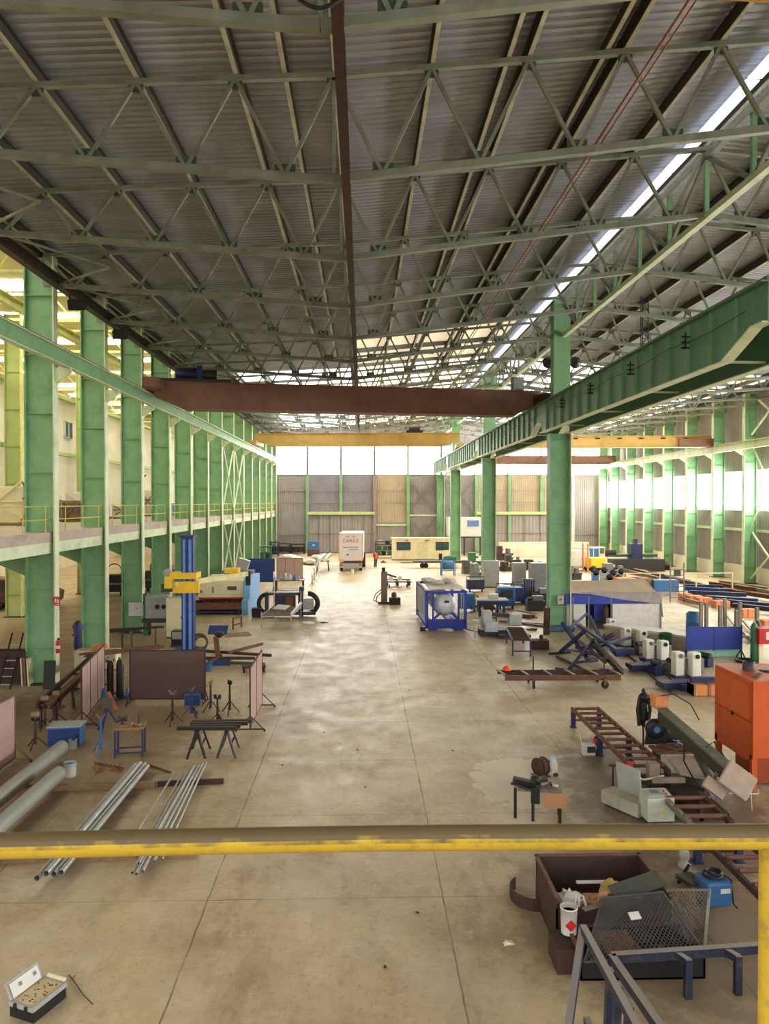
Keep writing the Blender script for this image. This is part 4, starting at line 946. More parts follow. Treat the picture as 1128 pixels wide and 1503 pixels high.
# pale roller frame
p = G(408, 918)
r = T('roller_table', 'pale steel roller frame on thin legs beside the aisle', 'roller conveyor', p, 0)
for x in (-.85, .85): P('side_rail', M().bar((x, -1.0, .72), (x + .25, 3.0, .72), .06, .12), STEEL, r)
for i in range(7): P('roller', M().tube((-.82 + .03 * i, -.9 + .55 * i, .75), (.86 + .03 * i, -.9 + .55 * i, .75), .05, 10), STEELD, r)
for (x, y) in ((-.85, -1), (.85, -1), (-.6, 3), (1.1, 3)): P('leg', M().b(x - .03, x + .03, y - .03, y + .03, 0, .95 if y < 0 else 1.7), STEEL, r)
P('cross_bar', M().b(-.85, .85, -1.03, -.97, .3, .36), STEEL, r)
one('tilted_tray', M().box((0, 0, 0), (.9, .6, .05), -.5, .3), CLOTH, 'pale tray tilted on the roller frame', 'tray', p + Vector((.1, .9, .95)))
one('steel_channel', M().box((0, 0, .0), (.14, 1.8, .12), -.25, .25), STEEL, 'bright channel leaning along the roller frame edge', 'channel', p + Vector((1.05, .3, .95)))
# ---------------------------------------------------------------- far aisle
for i, (px, py, w_, h_, m_, lab) in enumerate(((403, 817, 1.0, 2.0, BLUEN, 'dark rack against the end wall beside the walkway columns'), (417, 813, 1.6, 1.5, DGREY, 'low dark stack of frames at the end wall, beside the blue container'), (437, 813, 1.8, 1.4, DRUST, 'rusty dark stack of frames at the end wall'), (384, 826, 2.2, 2.0, GRN, 'dark green machine by the last walkway columns'))):
    r = T('storage_rack', lab, 'rack', G(px, py))
    for sx in (-1, 1):
        for sy in (-.6, .6): P('post', M().b(sx * w_ / 2 - .05, sx * w_ / 2 + .05, sy - .05, sy + .05, 0, h_), m_, r)
    for z in (.3, h_ * .6, h_ - .1): P('shelf', M().b(-w_ / 2, w_ / 2, -.6, .6, z, z + .12), m_, r)
    for k in range(3): P('crate', M().b(-w_ / 2 + .1 + k * w_ / 3, -w_ / 2 + (k + .85) * w_ / 3, -.5, .5, .42, h_ * .6 - .05), [BLACK, m_, DGREY][k], r)
r = T('blue_container', 'small blue container standing on the pile at the end wall', 'container', G(460, 816), 0); P('body', M().b(-.75, .75, -.6, .6, .9, 2.0), BLUEL, r); P('stand', M().b(-.8, .8, -.6, .6, 0, .9), RUST, r); P('label_patch', M().b(-.1, .15, -.62, -.6, 1.4, 1.6), WHITE, r)
for i, (px, py, sx, sz) in enumerate(((424, 820, 2.2, .6), (436, 825, 1.8, .7), (447, 828, 1.6, .55), (456, 829, 1.4, .7), (465, 821, 1.5, .6))):
    one('plastic_wrapped_bundle', M().blob((0, 0, sz / 2), (sx, 1.6, sz), 20 + i, 12, 7, .12), CLOTH, 'white plastic wrapped bundle on the far floor, %s counted from the walkway' % ORD[i], 'bundle', G(px, py), 0)
for i, (px, py, h) in enumerate(((461, 856, 1.4), (464, 848, 1.9), (458, 862, 1.1))): tripod(G(px, py), h, RUST, ['rusty thin stand in the far aisle before the white pipes', 'tallest rusty stand in the far aisle', 'shortest rusty stand in the far aisle'][i], 'v')
r = T('trestle', 'tall dark trestle under the white pipes in the far aisle', 'trestle', G(474, 838))
for s in (-1, 1): P('leg', M().bar((s * .5, 0, 1), (s * .6, -.3, 0), .08).bar((s * .5, 0, 1), (s * .6, .3, 0), .08), DGREY, r)
P('top_beam', M().b(-.7, .7, -.08, .08, .98, 1.1), DGREY, r)
for i, (a, b_) in enumerate((((466, 831, 1.2), (480, 818, 1.2)), ((470, 832, 1.2), (483, 819, 1.3)))):
    one('white_pipe', M().tube(G(474, 838) + Vector(((-.3, .3)[i], -2.5, 1.33)), G(474, 838) + Vector(((-.1, .5)[i], 5 + i, 1.33)), .2, 14), WHITE, ['white pipe on the tall dark trestle, nearer the walkway', 'white pipe on the tall dark trestle, nearer the lorry'][i], 'pipe')
# lorry
p = G(514.5, 838.5)
r = T('lorry', 'white box lorry seen from behind with an orange logo', 'truck', p, rad(-1.5))
P('cargo_box', M().b(-1.25, 1.25, 0, 7.2, 1.1, 4.0), WHITE, r, bevel=.03)
dr = P('rear_door', M().b(-1.22, -.01, -.05, 0, 1.15, 3.9).b(.01, 1.22, -.05, 0, 1.15, 3.9), mat('lorry_door', (216, 206, 208), .5, 0, .03), r)
P('door_frame', M().b(-1.28, -1.2, -.07, .02, 1.1, 4.0).b(1.2, 1.28, -.07, .02, 1.1, 4.0).b(-1.28, 1.28, -.07, .02, 3.9, 4.0), mat('lorry_pink', (226, 150, 140), .5), r)
P('bumper', M().b(-1.2, 1.2, -.1, .1, .35, .85), LGREY, r); P('tail_light', M().b(-1.2, -.75, -.08, -.06, .95, 1.3).b(.4, 1.15, -.08, -.06, 1.1, 1.18), mat('amber', (240, 190, 70), .4), r); P('tail_light', M().b(-1.15, -.85, -.12, -.1, .6, .75).b(.85, 1.15, -.12, -.1, .6, .75), RED, r)
P('underride_bar', M().b(-1.1, 1.1, .0, .15, .85, 1.1), DGREY, r)
for s in (-1, 1):
    for y in (1.0, 5.9): P('wheel', M().lathe([(.2, -.15), (.5, -.15), (.5, .15), (.2, .15)], (s * 1.02, y, .5), 20, 'x'), BLACK, r)
P('side_mirror', M().b(-1.5, -1.3, 7.4, 7.5, 2.4, 3.0), BLACK, r); P('cab', M().b(-1.15, 1.15, 7.3, 9.2, .6, 3.2), WHITE, r)
def text(body, m, root, loc, size, rot=(pi / 2, 0, 0), name='lettering'):
    cu = bpy.data.curves.new(name, 'FONT'); cu.body = body; cu.size = size; cu.extrude = .006; cu.align_x = 'CENTER'; cu.materials.append(m)
    t_ = bpy.data.objects.new('letters', cu); COL.objects.link(t_); bpy.context.view_layer.update()
    me = bpy.data.meshes.new_from_object(t_.evaluated_get(bpy.context.evaluated_depsgraph_get())); bpy.data.objects.remove(t_)
    o = bpy.data.objects.new(name, me); COL.objects.link(o); o.parent = root; o.location = loc; o.rotation_euler = rot; return o
LOGO = mat('logo_orange', (214, 110, 20), .5)
text('CARAZ', LOGO, r, (-.1 + .1, -.07, 3.05), .52)
P('logo_roof', M().prism([(-.65, 3.55), (-.3, 3.75), (-.05, 3.55), (-.3, 3.66)], -.07, -.055, 'y').prism([(.05, 3.55), (.3, 3.75), (.65, 3.55), (.3, 3.66)], -.07, -.055, 'y'), LOGO, r)
P('blue_caption', M().b(-.85, .8, -.065, -.055, 2.5, 2.58).b(-.2, .75, -.065, -.055, 2.25, 2.32), mat('caption_blue', (110, 150, 176), .5), r); P('lock_plate', M().b(-.42, -.22, -.08, -.05, 1.65, 1.85), GREY, r)
r = T('white_bollard', 'small white bollard on the floor right behind the lorry', 'bollard', G(517, 843)); P('post', M().lathe([(.14, 0), (.14, .5), (.06, .56)], (0, 0, 0), 12), WHITE, r)
# dark trolley beside the lorry
r = T('hand_truck', 'dark upright hand truck beside the lorry', 'trolley', G(533.5, 832)); P('frame', M().b(-.2, .2, -.15, .15, .2, 1.6), DRUST, r); P('wheel', M().lathe([(.05, -.2), (.18, -.2), (.18, .2), (.05, .2)], (0, 0, .18), 12, 'x'), BLACK, r)
# person
def person(loc, rz, label):
    r = T('person', label, 'person', loc, rz)
    J = [(0, 0, .95, .13), (0, 0, 1.15, .125), (0, .02, 1.38, .14), (0, .01, 1.5, .06), (0, 0, 1.58, .055), (0, -.02, 1.68, .095), (0, -.01, 1.75, .08),
         (-.19, 0, 1.43, .06), (-.26, .02, 1.17, .045), (-.22, -.16, .98, .036), (-.2, -.22, .92, .035),
         (.19, 0, 1.43, .06), (.25, .03, 1.17, .045), (.25, -.06, .95, .036), (.25, -.09, .87, .035),
         (-.1, 0, .88, .09), (-.12, -.05, .5, .065), (-.13, .02, .09, .045), (-.14, -.14, .04, .04),
         (.1, 0, .88, .09), (.12, .05, .5, .065), (.14, .16, .09, .045), (.15, .02, .04, .04)]
    E = [(0, 1), (1, 2), (2, 3), (3, 4), (4, 5), (5, 6), (2, 7), (7, 8), (8, 9), (9, 10), (2, 11), (11, 12), (12, 13), (13, 14), (0, 15), (15, 16), (16, 17), (17, 18), (0, 19), (19, 20), (20, 21), (21, 22)]
    me = bpy.data.meshes.new('body'); me.from_pydata([j[:3] for j in J], E, []); b_ = bpy.data.objects.new('body', me); COL.objects.link(b_); b_.parent = r
    b_.modifiers.new('skin', 'SKIN')
    for i, j in enumerate(J): me.skin_vertices[0].data[i].radius = (j[3], j[3]); me.skin_vertices[0].data[i].use_root = i == 0
    s = b_.modifiers.new('sub', 'SUBSURF'); s.levels = s.render_levels = 2; me.materials.append(SKIN)
    P('vest', M().lathe([(.19, .9), (.185, 1.15), (.215, 1.38), (.16, 1.47), (.08, 1.5)], (0, 0, 0), 14), REDO, r)
    tr = M()
    for a, b2, c, in (((-.1, 0, .93), (-.12, -.05, .5), (-.13, .02, .1)), ((.1, 0, .93), (.12, .05, .5), (.14, .16, .1))): tr.tube(a, b2, .115, 12, .09).tube(b2, c, .09, 12, .075)
    P('trousers', tr, mat('trousers', (58, 74, 76), .8), r)
    sl = M()
    for a, b2, c in (((-.19, 0, 1.44), (-.26, .02, 1.17), (-.22, -.16, .99)), ((.19, 0, 1.44), (.25, .03, 1.17), (.25, -.06, .96))): sl.tube(a, b2, .078, 10, .062).tube(b2, c, .062, 10, .05)
    P('sleeves', sl, BLACK, r)
    P('hair', M().lathe([(.0, .11), (.07, .1), (.105, .04), (.1, -.02), (.09, -.03)], (0, .012, 1.7), 12), BLACK, r)
    for s_ in (-1, 1): P('shoe', M().b(s_ * .14 - .05, s_ * .14 + .05, (-.18 if s_ < 0 else -.04), (.1 if s_ < 0 else .22), 0, .09), BLACK, r, bevel=.02)
    P('face', M().blob((0, -.11, 1.67), (.03, .05, .05), 2, 6, 4, 0).b(-.045, -.02, -.105, -.095, 1.69, 1.7).b(.02, .045, -.105, -.095, 1.69, 1.7).b(-.025, .025, -.105, -.098, 1.625, 1.632), mat('features', (120, 76, 62), .6), r)
    for k in range(4):
        for s_, hx, hy, hz in ((-1, -.2, -.23, .91), (1, .25, -.1, .86)):
            P('finger', M().path([(hx + (k - 1.5) * .018, hy, hz), (hx + (k - 1.5) * .02, hy - .02, hz - .04), (hx + (k - 1.5) * .018, hy - .005, hz - .075 + .006 * abs(k - 1.5))], .009, 6), SKIN, r)
    return r
person(G(551, 831.5), .5, 'person in an orange hi-vis vest and dark trousers standing by the lorry')
one('small_bracket', M().b(-.3, .3, -.1, .1, 0, .15).b(-.1, .1, -.1, .1, .15, .28), DGREY, 'small grey bracket lying on the floor beside the person', 'bracket', G(562, 826))
# green shelving by the site office
r = T('shelving_unit', 'dark shelving unit with green crates beside the site office', 'shelving', G(565, 818.5))
for sx in (-1.25, 1.25):
    for sy in (-.4, .4): P('post', M().b(sx - .06, sx + .06, sy - .06, sy + .06, 0, 2.2), BLACK, r)
for z in (.3, 1.0, 1.7, 2.15): P('shelf', M().b(-1.3, 1.3, -.45, .45, z, z + .08), DGREY, r)
for k, (x, z, m_) in enumerate(((-.9, .4, GRN), (-.2, .4, BLACK), (.6, .4, GRN), (-.8, 1.1, GRN), (0, 1.1, GRN), (.7, 1.1, BLUEN), (-.6, 1.8, LGREY), (.3, 1.8, DGREY))): P('crate', M().b(x - .3, x + .3, -.35, .35, z - .02, z + .45), m_, r)
# site office
p = G(619, 822.5)
r = T('site_office', 'cream prefabricated site office with two windows', 'site office', p, rad(-1.5))
P('body', M().b(-3.75, 3.75, 0, 2.6, .15, 2.75), CREAM, r); P('roof_edge', M().b(-3.85, 3.85, -.06, 2.66, 2.65, 2.8), CREAM, r)
P('skid', M().b(-3.75, 3.75, 0, .15, 0, .15).b(-3.75, 3.75, 2.4, 2.6, 0, .15), GREY, r)
for x, sx in ((-2.3, .8), (2.55, .75)):
    w_ = P('window', M().b(x - sx, x + sx, -.04, 0, 1.35, 2.25), GLASS, r)
    P('window_frame', M().b(x - sx, x + sx, -.07, -.04, 1.3, 1.37).b(x - sx, x + sx, -.07, -.04, 2.22, 2.3).b(x - sx - .06, x - sx + .03, -.07, -.04, 1.3, 2.3).b(x + sx - .03, x + sx + .06, -.07, -.04, 1.3, 2.3).b(x - .03, x + .03, -.07, -.04, 1.3, 2.3), BLACK, w_)
P('door', M().b(-.6, .7, -.03, 0, .2, 2.3), mat('office_door', (214, 206, 168), .6), r); P('wall_lamp', M().b(-2.1, -1.7, -.08, 0, 2.45, 2.55).b(.4, .9, -.08, 0, 2.45, 2.55), RED, r)
one('side_panel_stack', M().b(-.5, .5, -.6, .6, 0, 2.3), mat('panel_lime', (206, 206, 150), .6), 'yellowish panel stack at the gable of the site office', 'panels', G(580, 818.5))
# green and blue equipment ahead of the office
r = T('long_green_trailer', 'low dark green trailer in front of the site office', 'trailer', G(640, 833)); P('deck', M().b(-2.6, 2.8, -.5, .5, .55, .75), SAWG, r)
for x in (-1.6, -1.2, 1.4): P('wheel', M().lathe([(.05, -.1), (.28, -.1), (.28, .1), (.05, .1)], (x, -.45, .28), 14, 'y'), BLACK, r)
P('drawbar', M().b(-4, -2.6, -.05, .05, .5, .6), SAWG, r); P('box', M().b(.8, 2.2, -.4, .4, .75, 1.2), GRN, r)
r = T('blue_compressor', 'bright blue vessel on a tubular frame beside the cream office', 'compressor', G(657, 845)); P('tank', M().lathe([(.1, -.6), (.45, -.5), (.45, .5), (.1, .6)], (0, 0, 1.05), 16, 'x'), BLUEL, r)
for sx in (-1, 1): P('frame', M().path([(sx * .65, -.5, 0), (sx * .65, -.5, 1.4), (sx * .4, -.5, 1.9), (0, -.5, 2.0)], .05, 8).path([(sx * .65, .5, 0), (sx * .65, .5, 1.4)], .05, 8), BLUEL, r)
P('cross_bar', M().b(-.65, .65, -.53, -.47, .5, .58), BLUEL, r); P('pump', M().b(-.9, -.6, -.2, .2, 1.6, 2.2), BLACK, r)
# elevated cabin by the end wall
p = Vector((14.2, 104.5, 0)); r = T('raised_cabin', 'white raised cabin with blue windows near the end wall', 'cabin', p)
P('body', M().b(-2.5, 2.0, -1.4, 1.4, 2.6, 5.2), WHITE, r); P('window', M().b(.1, 1.7, -1.44, -1.4, 3.9, 4.8), mat('cabin_glass', (96, 128, 176), .2), r)
for z in (3.86, 4.8): P('window_frame', M().b(.0, 1.8, -1.48, -1.4, z, z + .08), WHITE, r)
for x in (-2.3, -.3, 1.9): P('leg', M().b(x - .1, x + .1, -1.3, -1.1, 0, 2.6), DGREY, r)
P('floor_edge', M().b(-2.6, 2.1, -1.5, 1.5, 2.4, 2.6), DGREY, r); P('railing', M().b(-2.6, 2.1, -1.7, -1.65, 3.0, 3.05), WHITE, r)
# handling machine in the aisle middle
r = T('pillar_jib', 'brown pillar with cables and a black box in the middle of the aisle', 'pillar machine', G(563, 886)); P('pillar', M().b(-.2, .25, -.2, .2, 0, 2.3), mat('pillar_brown', (120, 104, 94), .6), r)
P('arm', M().bar((0, 0, 2.2), (.9, 0, 1.9), .12), DGREY, r); P('top_knob', M().b(-.15, .1, -.12, .12, 2.3, 2.6), DRUST, r)
P('cable_loop', M().path([(-.2, 0, 1.0), (-.6, -.1, .7), (-.75, 0, .25), (-.3, -.2, .1), (.2, -.3, .08), (.8, -.3, .1), (1.0, 0, .3)], .035, 6).path([(-.2, 0, .8), (-.5, -.2, .5), (-.55, -.2, .15), (0, -.3, .06), (.6, -.2, .2)], .035, 6), DRUST, r); P('base', M().b(-.4, .6, -.4, .4, 0, .08), DGREY, r)
r = T('black_tool_box', 'black box with a brown motor beside the aisle pillar machine', 'box', G(579, 887)); P('body', M().b(-.4, .4, -.3, .3, 0, .5), BLACK, r); P('motor', M().lathe([(.1, .5), (.18, .55), (.18, .8), (.05, .88)], (-.05, 0, 0), 12), RUST, r)
for i, (x, y) in enumerate(((577, 863), (589, 861))):
    a_ = G(583, 862) + Vector(((-.35, .45)[i], .1, .75)); one('white_cylinder', M().tube(a_ + Vector((-.25, -.2, 0)), a_ + Vector((-.1, 2.2, 0)), .22, 16), WHITE, ['white cylinder on the low rack, nearer the brown pillar', 'white cylinder on the low rack, nearer the tank frame'][i], 'cylinder')
r = T('low_rack', 'low dark rack carrying two white cylinders', 'rack', G(583, 862))
for y in (-.1, 1.8): P('cross_bar', M().b(-1.1, 1.2, y - .05, y + .05, .42, .52), DGREY, r)
for x in (-.9, 0, 1.0): P('support', M().b(x - .1, x + .1, -.2, 1.9, .15, .45), DRUST, r)
P('wheel', M().lathe([(.03, -.05), (.15, -.05), (.15, .05), (.03, .05)], (-.7, -.2, .15), 12, 'x').lathe([(.03, -.05), (.15, -.05), (.15, .05), (.03, .05)], (.8, -.2, .15), 12, 'x'), BLACK, r)
# ---------------------------------------------------------------- blue tank frame
p = G(654, 925)
r = T('tank_container', 'royal blue tank container frame holding a white tank', 'tank container', p, rad(1.5))
w_, L, h = 1.1, 5.2, 2.25
for sx in (-1, 1):
    for y in (0, L): P('corner_post', M().b(sx * w_ - .09, sx * w_ + .09, y - .09, y + .09, .12, h), BLUER, r)
    P('side_rail', M().b(sx * w_ - .06, sx * w_ + .06, 0, L, h - .12, h).b(sx * w_ - .06, sx * w_ + .06, 0, L, .15, .35), BLUER, r)
P('side_panel', M().b(-w_ - .03, -w_, .1, L - .1, .5, h - .12), mat('pale_side', (150, 160, 178), .5), r)
P('end_rail', M().b(-w_, w_, -.09, .09, h - .14, h).b(-w_, w_, -.09, .09, .12, .62).b(-w_, w_, L - .09, L + .09, h - .14, h), BLUER, r)
P('end_brace', M().b(-.78, -.68, -.06, .04, .6, h).b(.68, .78, -.06, .04, .6, h).bar((-.7, 0, h - .1), (-1.05, 0, h - .5), .08).bar((-.7, 0, .65), (-.3, 0, 1.0), .12).bar((.7, 0, .65), (.3, 0, 1.0), .12), BLUER, r)
P('tank', M().lathe([(0, .25), (.3, .28), (.52, .38), (.64, .55), (.67, .75), (.67, 4.8), (.5, 5.1), (0, 5.2)], (0, 0, 1.38), 32, 'y'), mat('tank_white', (206, 206, 208), .35, .1, .05), r)
P('nameplate', M().b(-.05, .22, .23, .27, 1.52, 1.66), DGREY, r); P('ladder', M().b(.85, .88, -.12, -.08, .6, 2.1).b(1.0, 1.03, -.12, -.08, .6, 2.1), STEEL, r)
P('skid', M().b(-.95, -.5, -.1, L, 0, .13).b(.5, .95, -.1, L, 0, .13), BLUER, r); P('cover_sheet', M().box((.15, 2.8, h + .05), (2.0, 4.6, .04), 0, .01), CLOTH, r)
for i, (x, y, s) in enumerate(((-.7, 3.8, .9), (-.2, 2.6, .8), (.5, 3.2, .9))): one('plastic_sack', M().blob((0, 0, s * .17), (s, s * .9, s * .36), 40 + i, 10, 6, .2), CLOTH, ['white sack on the tank frame roof, farthest back', 'white sack in the middle of the tank frame roof', 'white sack on the tank frame roof, nearest the green column'][i], 'sack', p + Vector((x, y, h + .08)))
one('wheel_chock', M().b(-.15, .15, -.12, .12, 0, .22), BLACK, 'black block at the foot of the blue tank frame', 'block', G(620, 926))
one('floor_cable', M().path([G(678, 920, .02), G(690, 925, .02), G(700, 927, .02), G(708, 924, .02)], .02, 6), BLACK, 'black cable from the tank frame to the grey saw', 'cable')
r = T('blue_machine', 'light blue machine partly hidden behind the blue tank frame', 'machine', G(690, 897)); P('body', M().b(-.8, .2, -.4, .4, .2, 1.2), BLUEL, r); P('frame', M().b(.2, .3, -.4, .4, 0, 1.3).b(.45, .5, -.4, .4, 0, 1.1), GREY, r)
mat('dusty_table', (166, 148, 130), .7, 0, .15, 4)
# ---------------------------------------------------------------- behind the second middle column
r = T('blue_work_table', 'blue table with white top and many blue legs', 'table', G(721, 903))
P('tabletop', M().b(-1.0, 1.0, -.6, .6, 1.0, 1.07), CLOTH, r); P('apron', M().b(-.95, .95, -.6, -.5, .75, 1.0), BLUE, r)
for x in (-.85, -.45, -.1, .3, .7): P('leg', M().b(x - .07, x + .07, -.55, -.4, 0, .8), BLUE, r)
one('carton', M().b(-.3, .3, -.25, .25, 0, .3), CLOTH, 'pinkish carton on the blue table with many legs', 'box', G(721, 903, 0) + Vector((.1, 0, 1.07)))
one('dark_profile', M().bar((-1.2, 0, .1), (1.0, 0, 1.2), .14), BLACK, 'dark steel profile leaning behind the blue table', 'profile', G(716, 896), 0)
mats_ = [BLUE, BLUEL, BLUEN]
for i, (px, py, w_, h_, m_, lab) in enumerate(((697, 868, 1.4, 1.0, BLUEN, 'dark blue drum shaped machine by the column base'), (741, 893, 1.2, 1.5, BLUEL, 'lighter blue welding set behind the blue table'), (753, 886, 1.4, 1.2, BLUE, 'blue welding set between the two green columns'), (765, 880, 1.5, 1.1, BLUEN, 'dark blue welding set in front of the grey cabinet'))):
    r = T('welding_set', lab, 'welder', G(px, py)); P('body', M().b(-w_ / 2, w_ / 2, -.5, .5, .2, h_), m_, r, bevel=.04); P('front_panel', M().b(-w_ * .35, w_ * .35, -.54, -.5, h_ * .5, h_ * .9), DGREY, r); P('handle', M().path([(-w_ / 2, 0, h_), (-w_ / 2, 0, h_ + .2), (w_ / 2, 0, h_ + .2), (w_ / 2, 0, h_)], .03, 6), BLACK, r)
    P('wheel', M().lathe([(.05, -.05), (.15, -.05), (.15, .05), (.05, .05)], (-w_ * .35, -.4, .15), 12, 'x').lathe([(.05, -.05), (.15, -.05), (.15, .05), (.05, .05)], (w_ * .35, -.4, .15), 12, 'x'), BLACK, r)
cabinet(G(720, 862), 1.3, .9, 2.3, LGREY, 'pale grey cabinet just past the second green column', 'machine_cabinet')
cabinet(G(761, 869), 1.0, .9, 2.4, LGREY, 'tall pale grey cabinet behind the blue welding sets', 'machine_cabinet')
cabinet(G(788, 872), 1.2, 1.0, 2.5, LGREY, 'tall pale grey cabinet beside the big green column', 'machine_cabinet', dm=GREY)
r = T('radiator_stack', 'ribbed grey steel unit standing before the pale cabinets', 'radiator', G(775, 885))
for k in range(6): P('rib', M().b(-.45 + k * .16, -.36 + k * .16, -.3, .3, .1, 1.75), mat('rib_grey', (104, 104, 122), .5), r)
P('base', M().b(-.55, .55, -.35, .35, 0, .1), BLUEN, r)
for i, (px, py, sc_, m_) in enumerate(((795, 888, 1.2, DRUST), (785, 896, 1.0, DGREY), (803, 880, 1.0, BLUEN))):
    r = T('small_machine', ['rusty dark machine against the big green column', 'dark grey machine in front of the ribbed unit', 'navy machine behind the big green column'][i], 'machine', G(px, py)); P('body', M().b(-.6 * sc_, .6 * sc_, -.4, .4, 0, .7 * sc_), m_, r); P('head', M().b(-.2, .5, -.3, .3, .7 * sc_, 1.0 * sc_), GREY, r); P('spindle', M().lathe([(.1, -.2), (.1, .2)], (-.35, 0, .8 * sc_), 10, 'x'), STEELD, r)
pile('offcut_bar', 'rusty offcut bar lying loose between the blue table and the big column', 'steel bar', G(768, 905), 2.6, 9, 1.6, 2.0, .06, RUST, 11, jitter=1.4)
pile('scrap_profile', 'long worn profile lying on the floor beside the big green column', 'steel profile', G(775, 917), -.55, 4, .9, 4.2, .03, STEELD, 12, jitter=.5)
# far clutter (window-side bay)
for i, (px, py, w_, d_, h_, m_, lab) in enumerate(((700, 835, 2.0, 1.2, 1.8, GRN, 'green lathe beside the third middle column'), (690, 842, 1.6, 1.2, 1.4, SAWG, 'dark green lathe in front of the braced frame'), (703, 852, 1.6, 1.0, 1.6, GREY, 'grey lathe just behind the second green column'),
        (745, 838, 1.4, 1.2, 1.0, DRUST, 'rusty machine on the bright far floor'), (752, 828, 1.8, 1.2, 1.1, DGREY, 'dark machine on the bright far floor'), (783, 836, 2.0, 1.2, 1.1, DRUST, 'dark rusty scrap machine before the second sliding door'),
        (737, 822, 2.2, 1.5, 1.8, DRUST, 'tall pile of rusty machinery by the cream low wall'), (838, 850, 1.5, 1.2, 1.3, DGREY, 'dark machine seen just past the big green column'), (900, 846, 2.0, 1.4, 1.3, GREY, 'grey machine among the racks by the window wall'), (962, 836, 2.6, 1.6, 1.2, BLACK, 'black machine by the window wall columns'))):
    r = T('lathe_machine', lab, 'machine', G(px, py), .1 * (i % 4)); P('bed', M().b(-w_ / 2, w_ / 2, -d_ / 2, d_ / 2, 0, h_ * .45), m_, r); P('headstock', M().b(-w_ / 2, -w_ * .1, -d_ * .4, d_ * .4, h_ * .45, h_), m_, r, bevel=.04)
    P('tailstock', M().b(w_ * .25, w_ * .42, -d_ * .25, d_ * .25, h_ * .45, h_ * .8), STEELD, r); P('chuck', M().lathe([(.18, -.1), (.18, .2)], (-w_ * .05, 0, h_ * .75), 12, 'x'), STEEL, r); P('tray', M().b(-w_ * .1, w_ * .5, -d_ * .6, -d_ * .45, h_ * .35, h_ * .5), DGREY, r)
ST('trim_12', M().b(18.0, 30.0, 99.5, 99.8, 0, 2.0), CONCW)
r = T('yellow_forklift', 'yellow forklift near the end wall beyond the canopy tent', 'forklift', G(874, 839), .3)
P('body', M().b(-1.0, .9, -.6, .6, .4, 1.5), YELLOW, r, bevel=.1); P('mast', M().b(-1.35, -1.2, -.5, -.35, .1, 3.0).b(-1.35, -1.2, .35, .5, .1, 3.0), ORANGEL, r); P('cab_roof', M().b(-.7, .8, -.55, .55, 2.5, 2.6), WHITE, r)
P('cab_post', M().b(-.65, -.58, -.5, -.44, 1.5, 2.5).b(.7, .77, -.5, -.44, 1.5, 2.5).b(-.65, -.58, .44, .5, 1.5, 2.5).b(.7, .77, .44, .5, 1.5, 2.5), WHITE, r); P('fork', M().b(-2.3, -1.3, -.4, -.3, .1, .16).b(-2.3, -1.3, .3, .4, .1, .16), DGREY, r)
for x in (-.7, .6): P('wheel', M().lathe([(.1, -.62), (.35, -.62), (.35, -.4), (.1, -.4)], (x, 0, .35), 14, 'y').lathe([(.1, .4), (.35, .4), (.35, .62), (.1, .62)], (x, 0, .35), 14, 'y'), BLACK, r)
cabinet(G(845, 832), 2.6, 1.5, 1.9, WHITE, 'long white cabinet at the end wall beside the forklift', 'storage_cabinet', doors=3)
cabinet(G(859, 823), 3.0, 1.2, 1.5, BLUEL, 'blue and white crate unit behind the forklift', 'storage_crate', 'crate', doors=2)
r = T('dark_press', 'dark press with a tall head by the window wall columns', 'press', G(930, 838)); P('bed', M().b(-2.6, 3.0, -.8, .8, 0, 1.3), DGREY, r); P('head', M().b(-.5, .7, -.6, .6, 1.3, 2.9), BLUEN, r); P('arm', M().b(-3.0, 2.4, -.3, .3, 1.5, 1.8), SAWG, r); P('motor', M().lathe([(.35, -.5), (.35, .5)], (-2.5, 0, 1.9), 12, 'x'), BLACK, r); P('ram', M().b(-.1, .3, -.2, .2, 2.9, 3.4), DGREY, r)
for i, (px, py, L, m_) in enumerate(((915, 845, 9, WOOD), (925, 843, 9, CREAM), (935, 846, 10, RUST), (950, 848, 11, DRUST), (962, 852, 11, WOOD), (975, 856, 11, RUST), (990, 860, 11, DRUST))):
    one('stacked_beam', M().ib((-L / 2, 0, .2), (L / 2, 0, .2), .3, .25, .04), m_, 'long beam stacked parallel to the window wall, %s from the dark press' % ORD[i], 'steel beam', G(px, py, .0) + Vector((1.5, 0, .0)), rad(92) , 'long beams along the window wall')
for i, (px, py, m_) in enumerate(((885, 856, LGREY), (898, 860, STEELD), (910, 858, GREY), (893, 868, STEELD), (905, 870, GREY), (873, 860, BLUEL))):
    r = T('roller_post', 'grey roller post behind the canopy tent, %s of the group' % ORD[i] if i < 5 else 'light blue roller post behind the canopy tent', 'roller post', G(px, py)); P('post', M().b(-.25, .25, -.3, .3, 0, 1.1), m_, r); P('wheel', M().lathe([(.1, -.3), (.28, -.3), (.28, -.15), (.1, -.15)], (0, 0, 1.2), 12, 'y'), BLACK, r)
one('wooden_crate', M().b(-1.0, .75, -.7, .7, 0, 1.3), ORANGEL, 'tall orange brown crate behind the canopy tent roof', 'crate', G(922, 872))
one('wooden_crate', M().b(-.6, .6, -.7, .7, 0, 1.3), WOOD, 'narrow brown crate next to the taller orange crate', 'crate', G(941, 872))
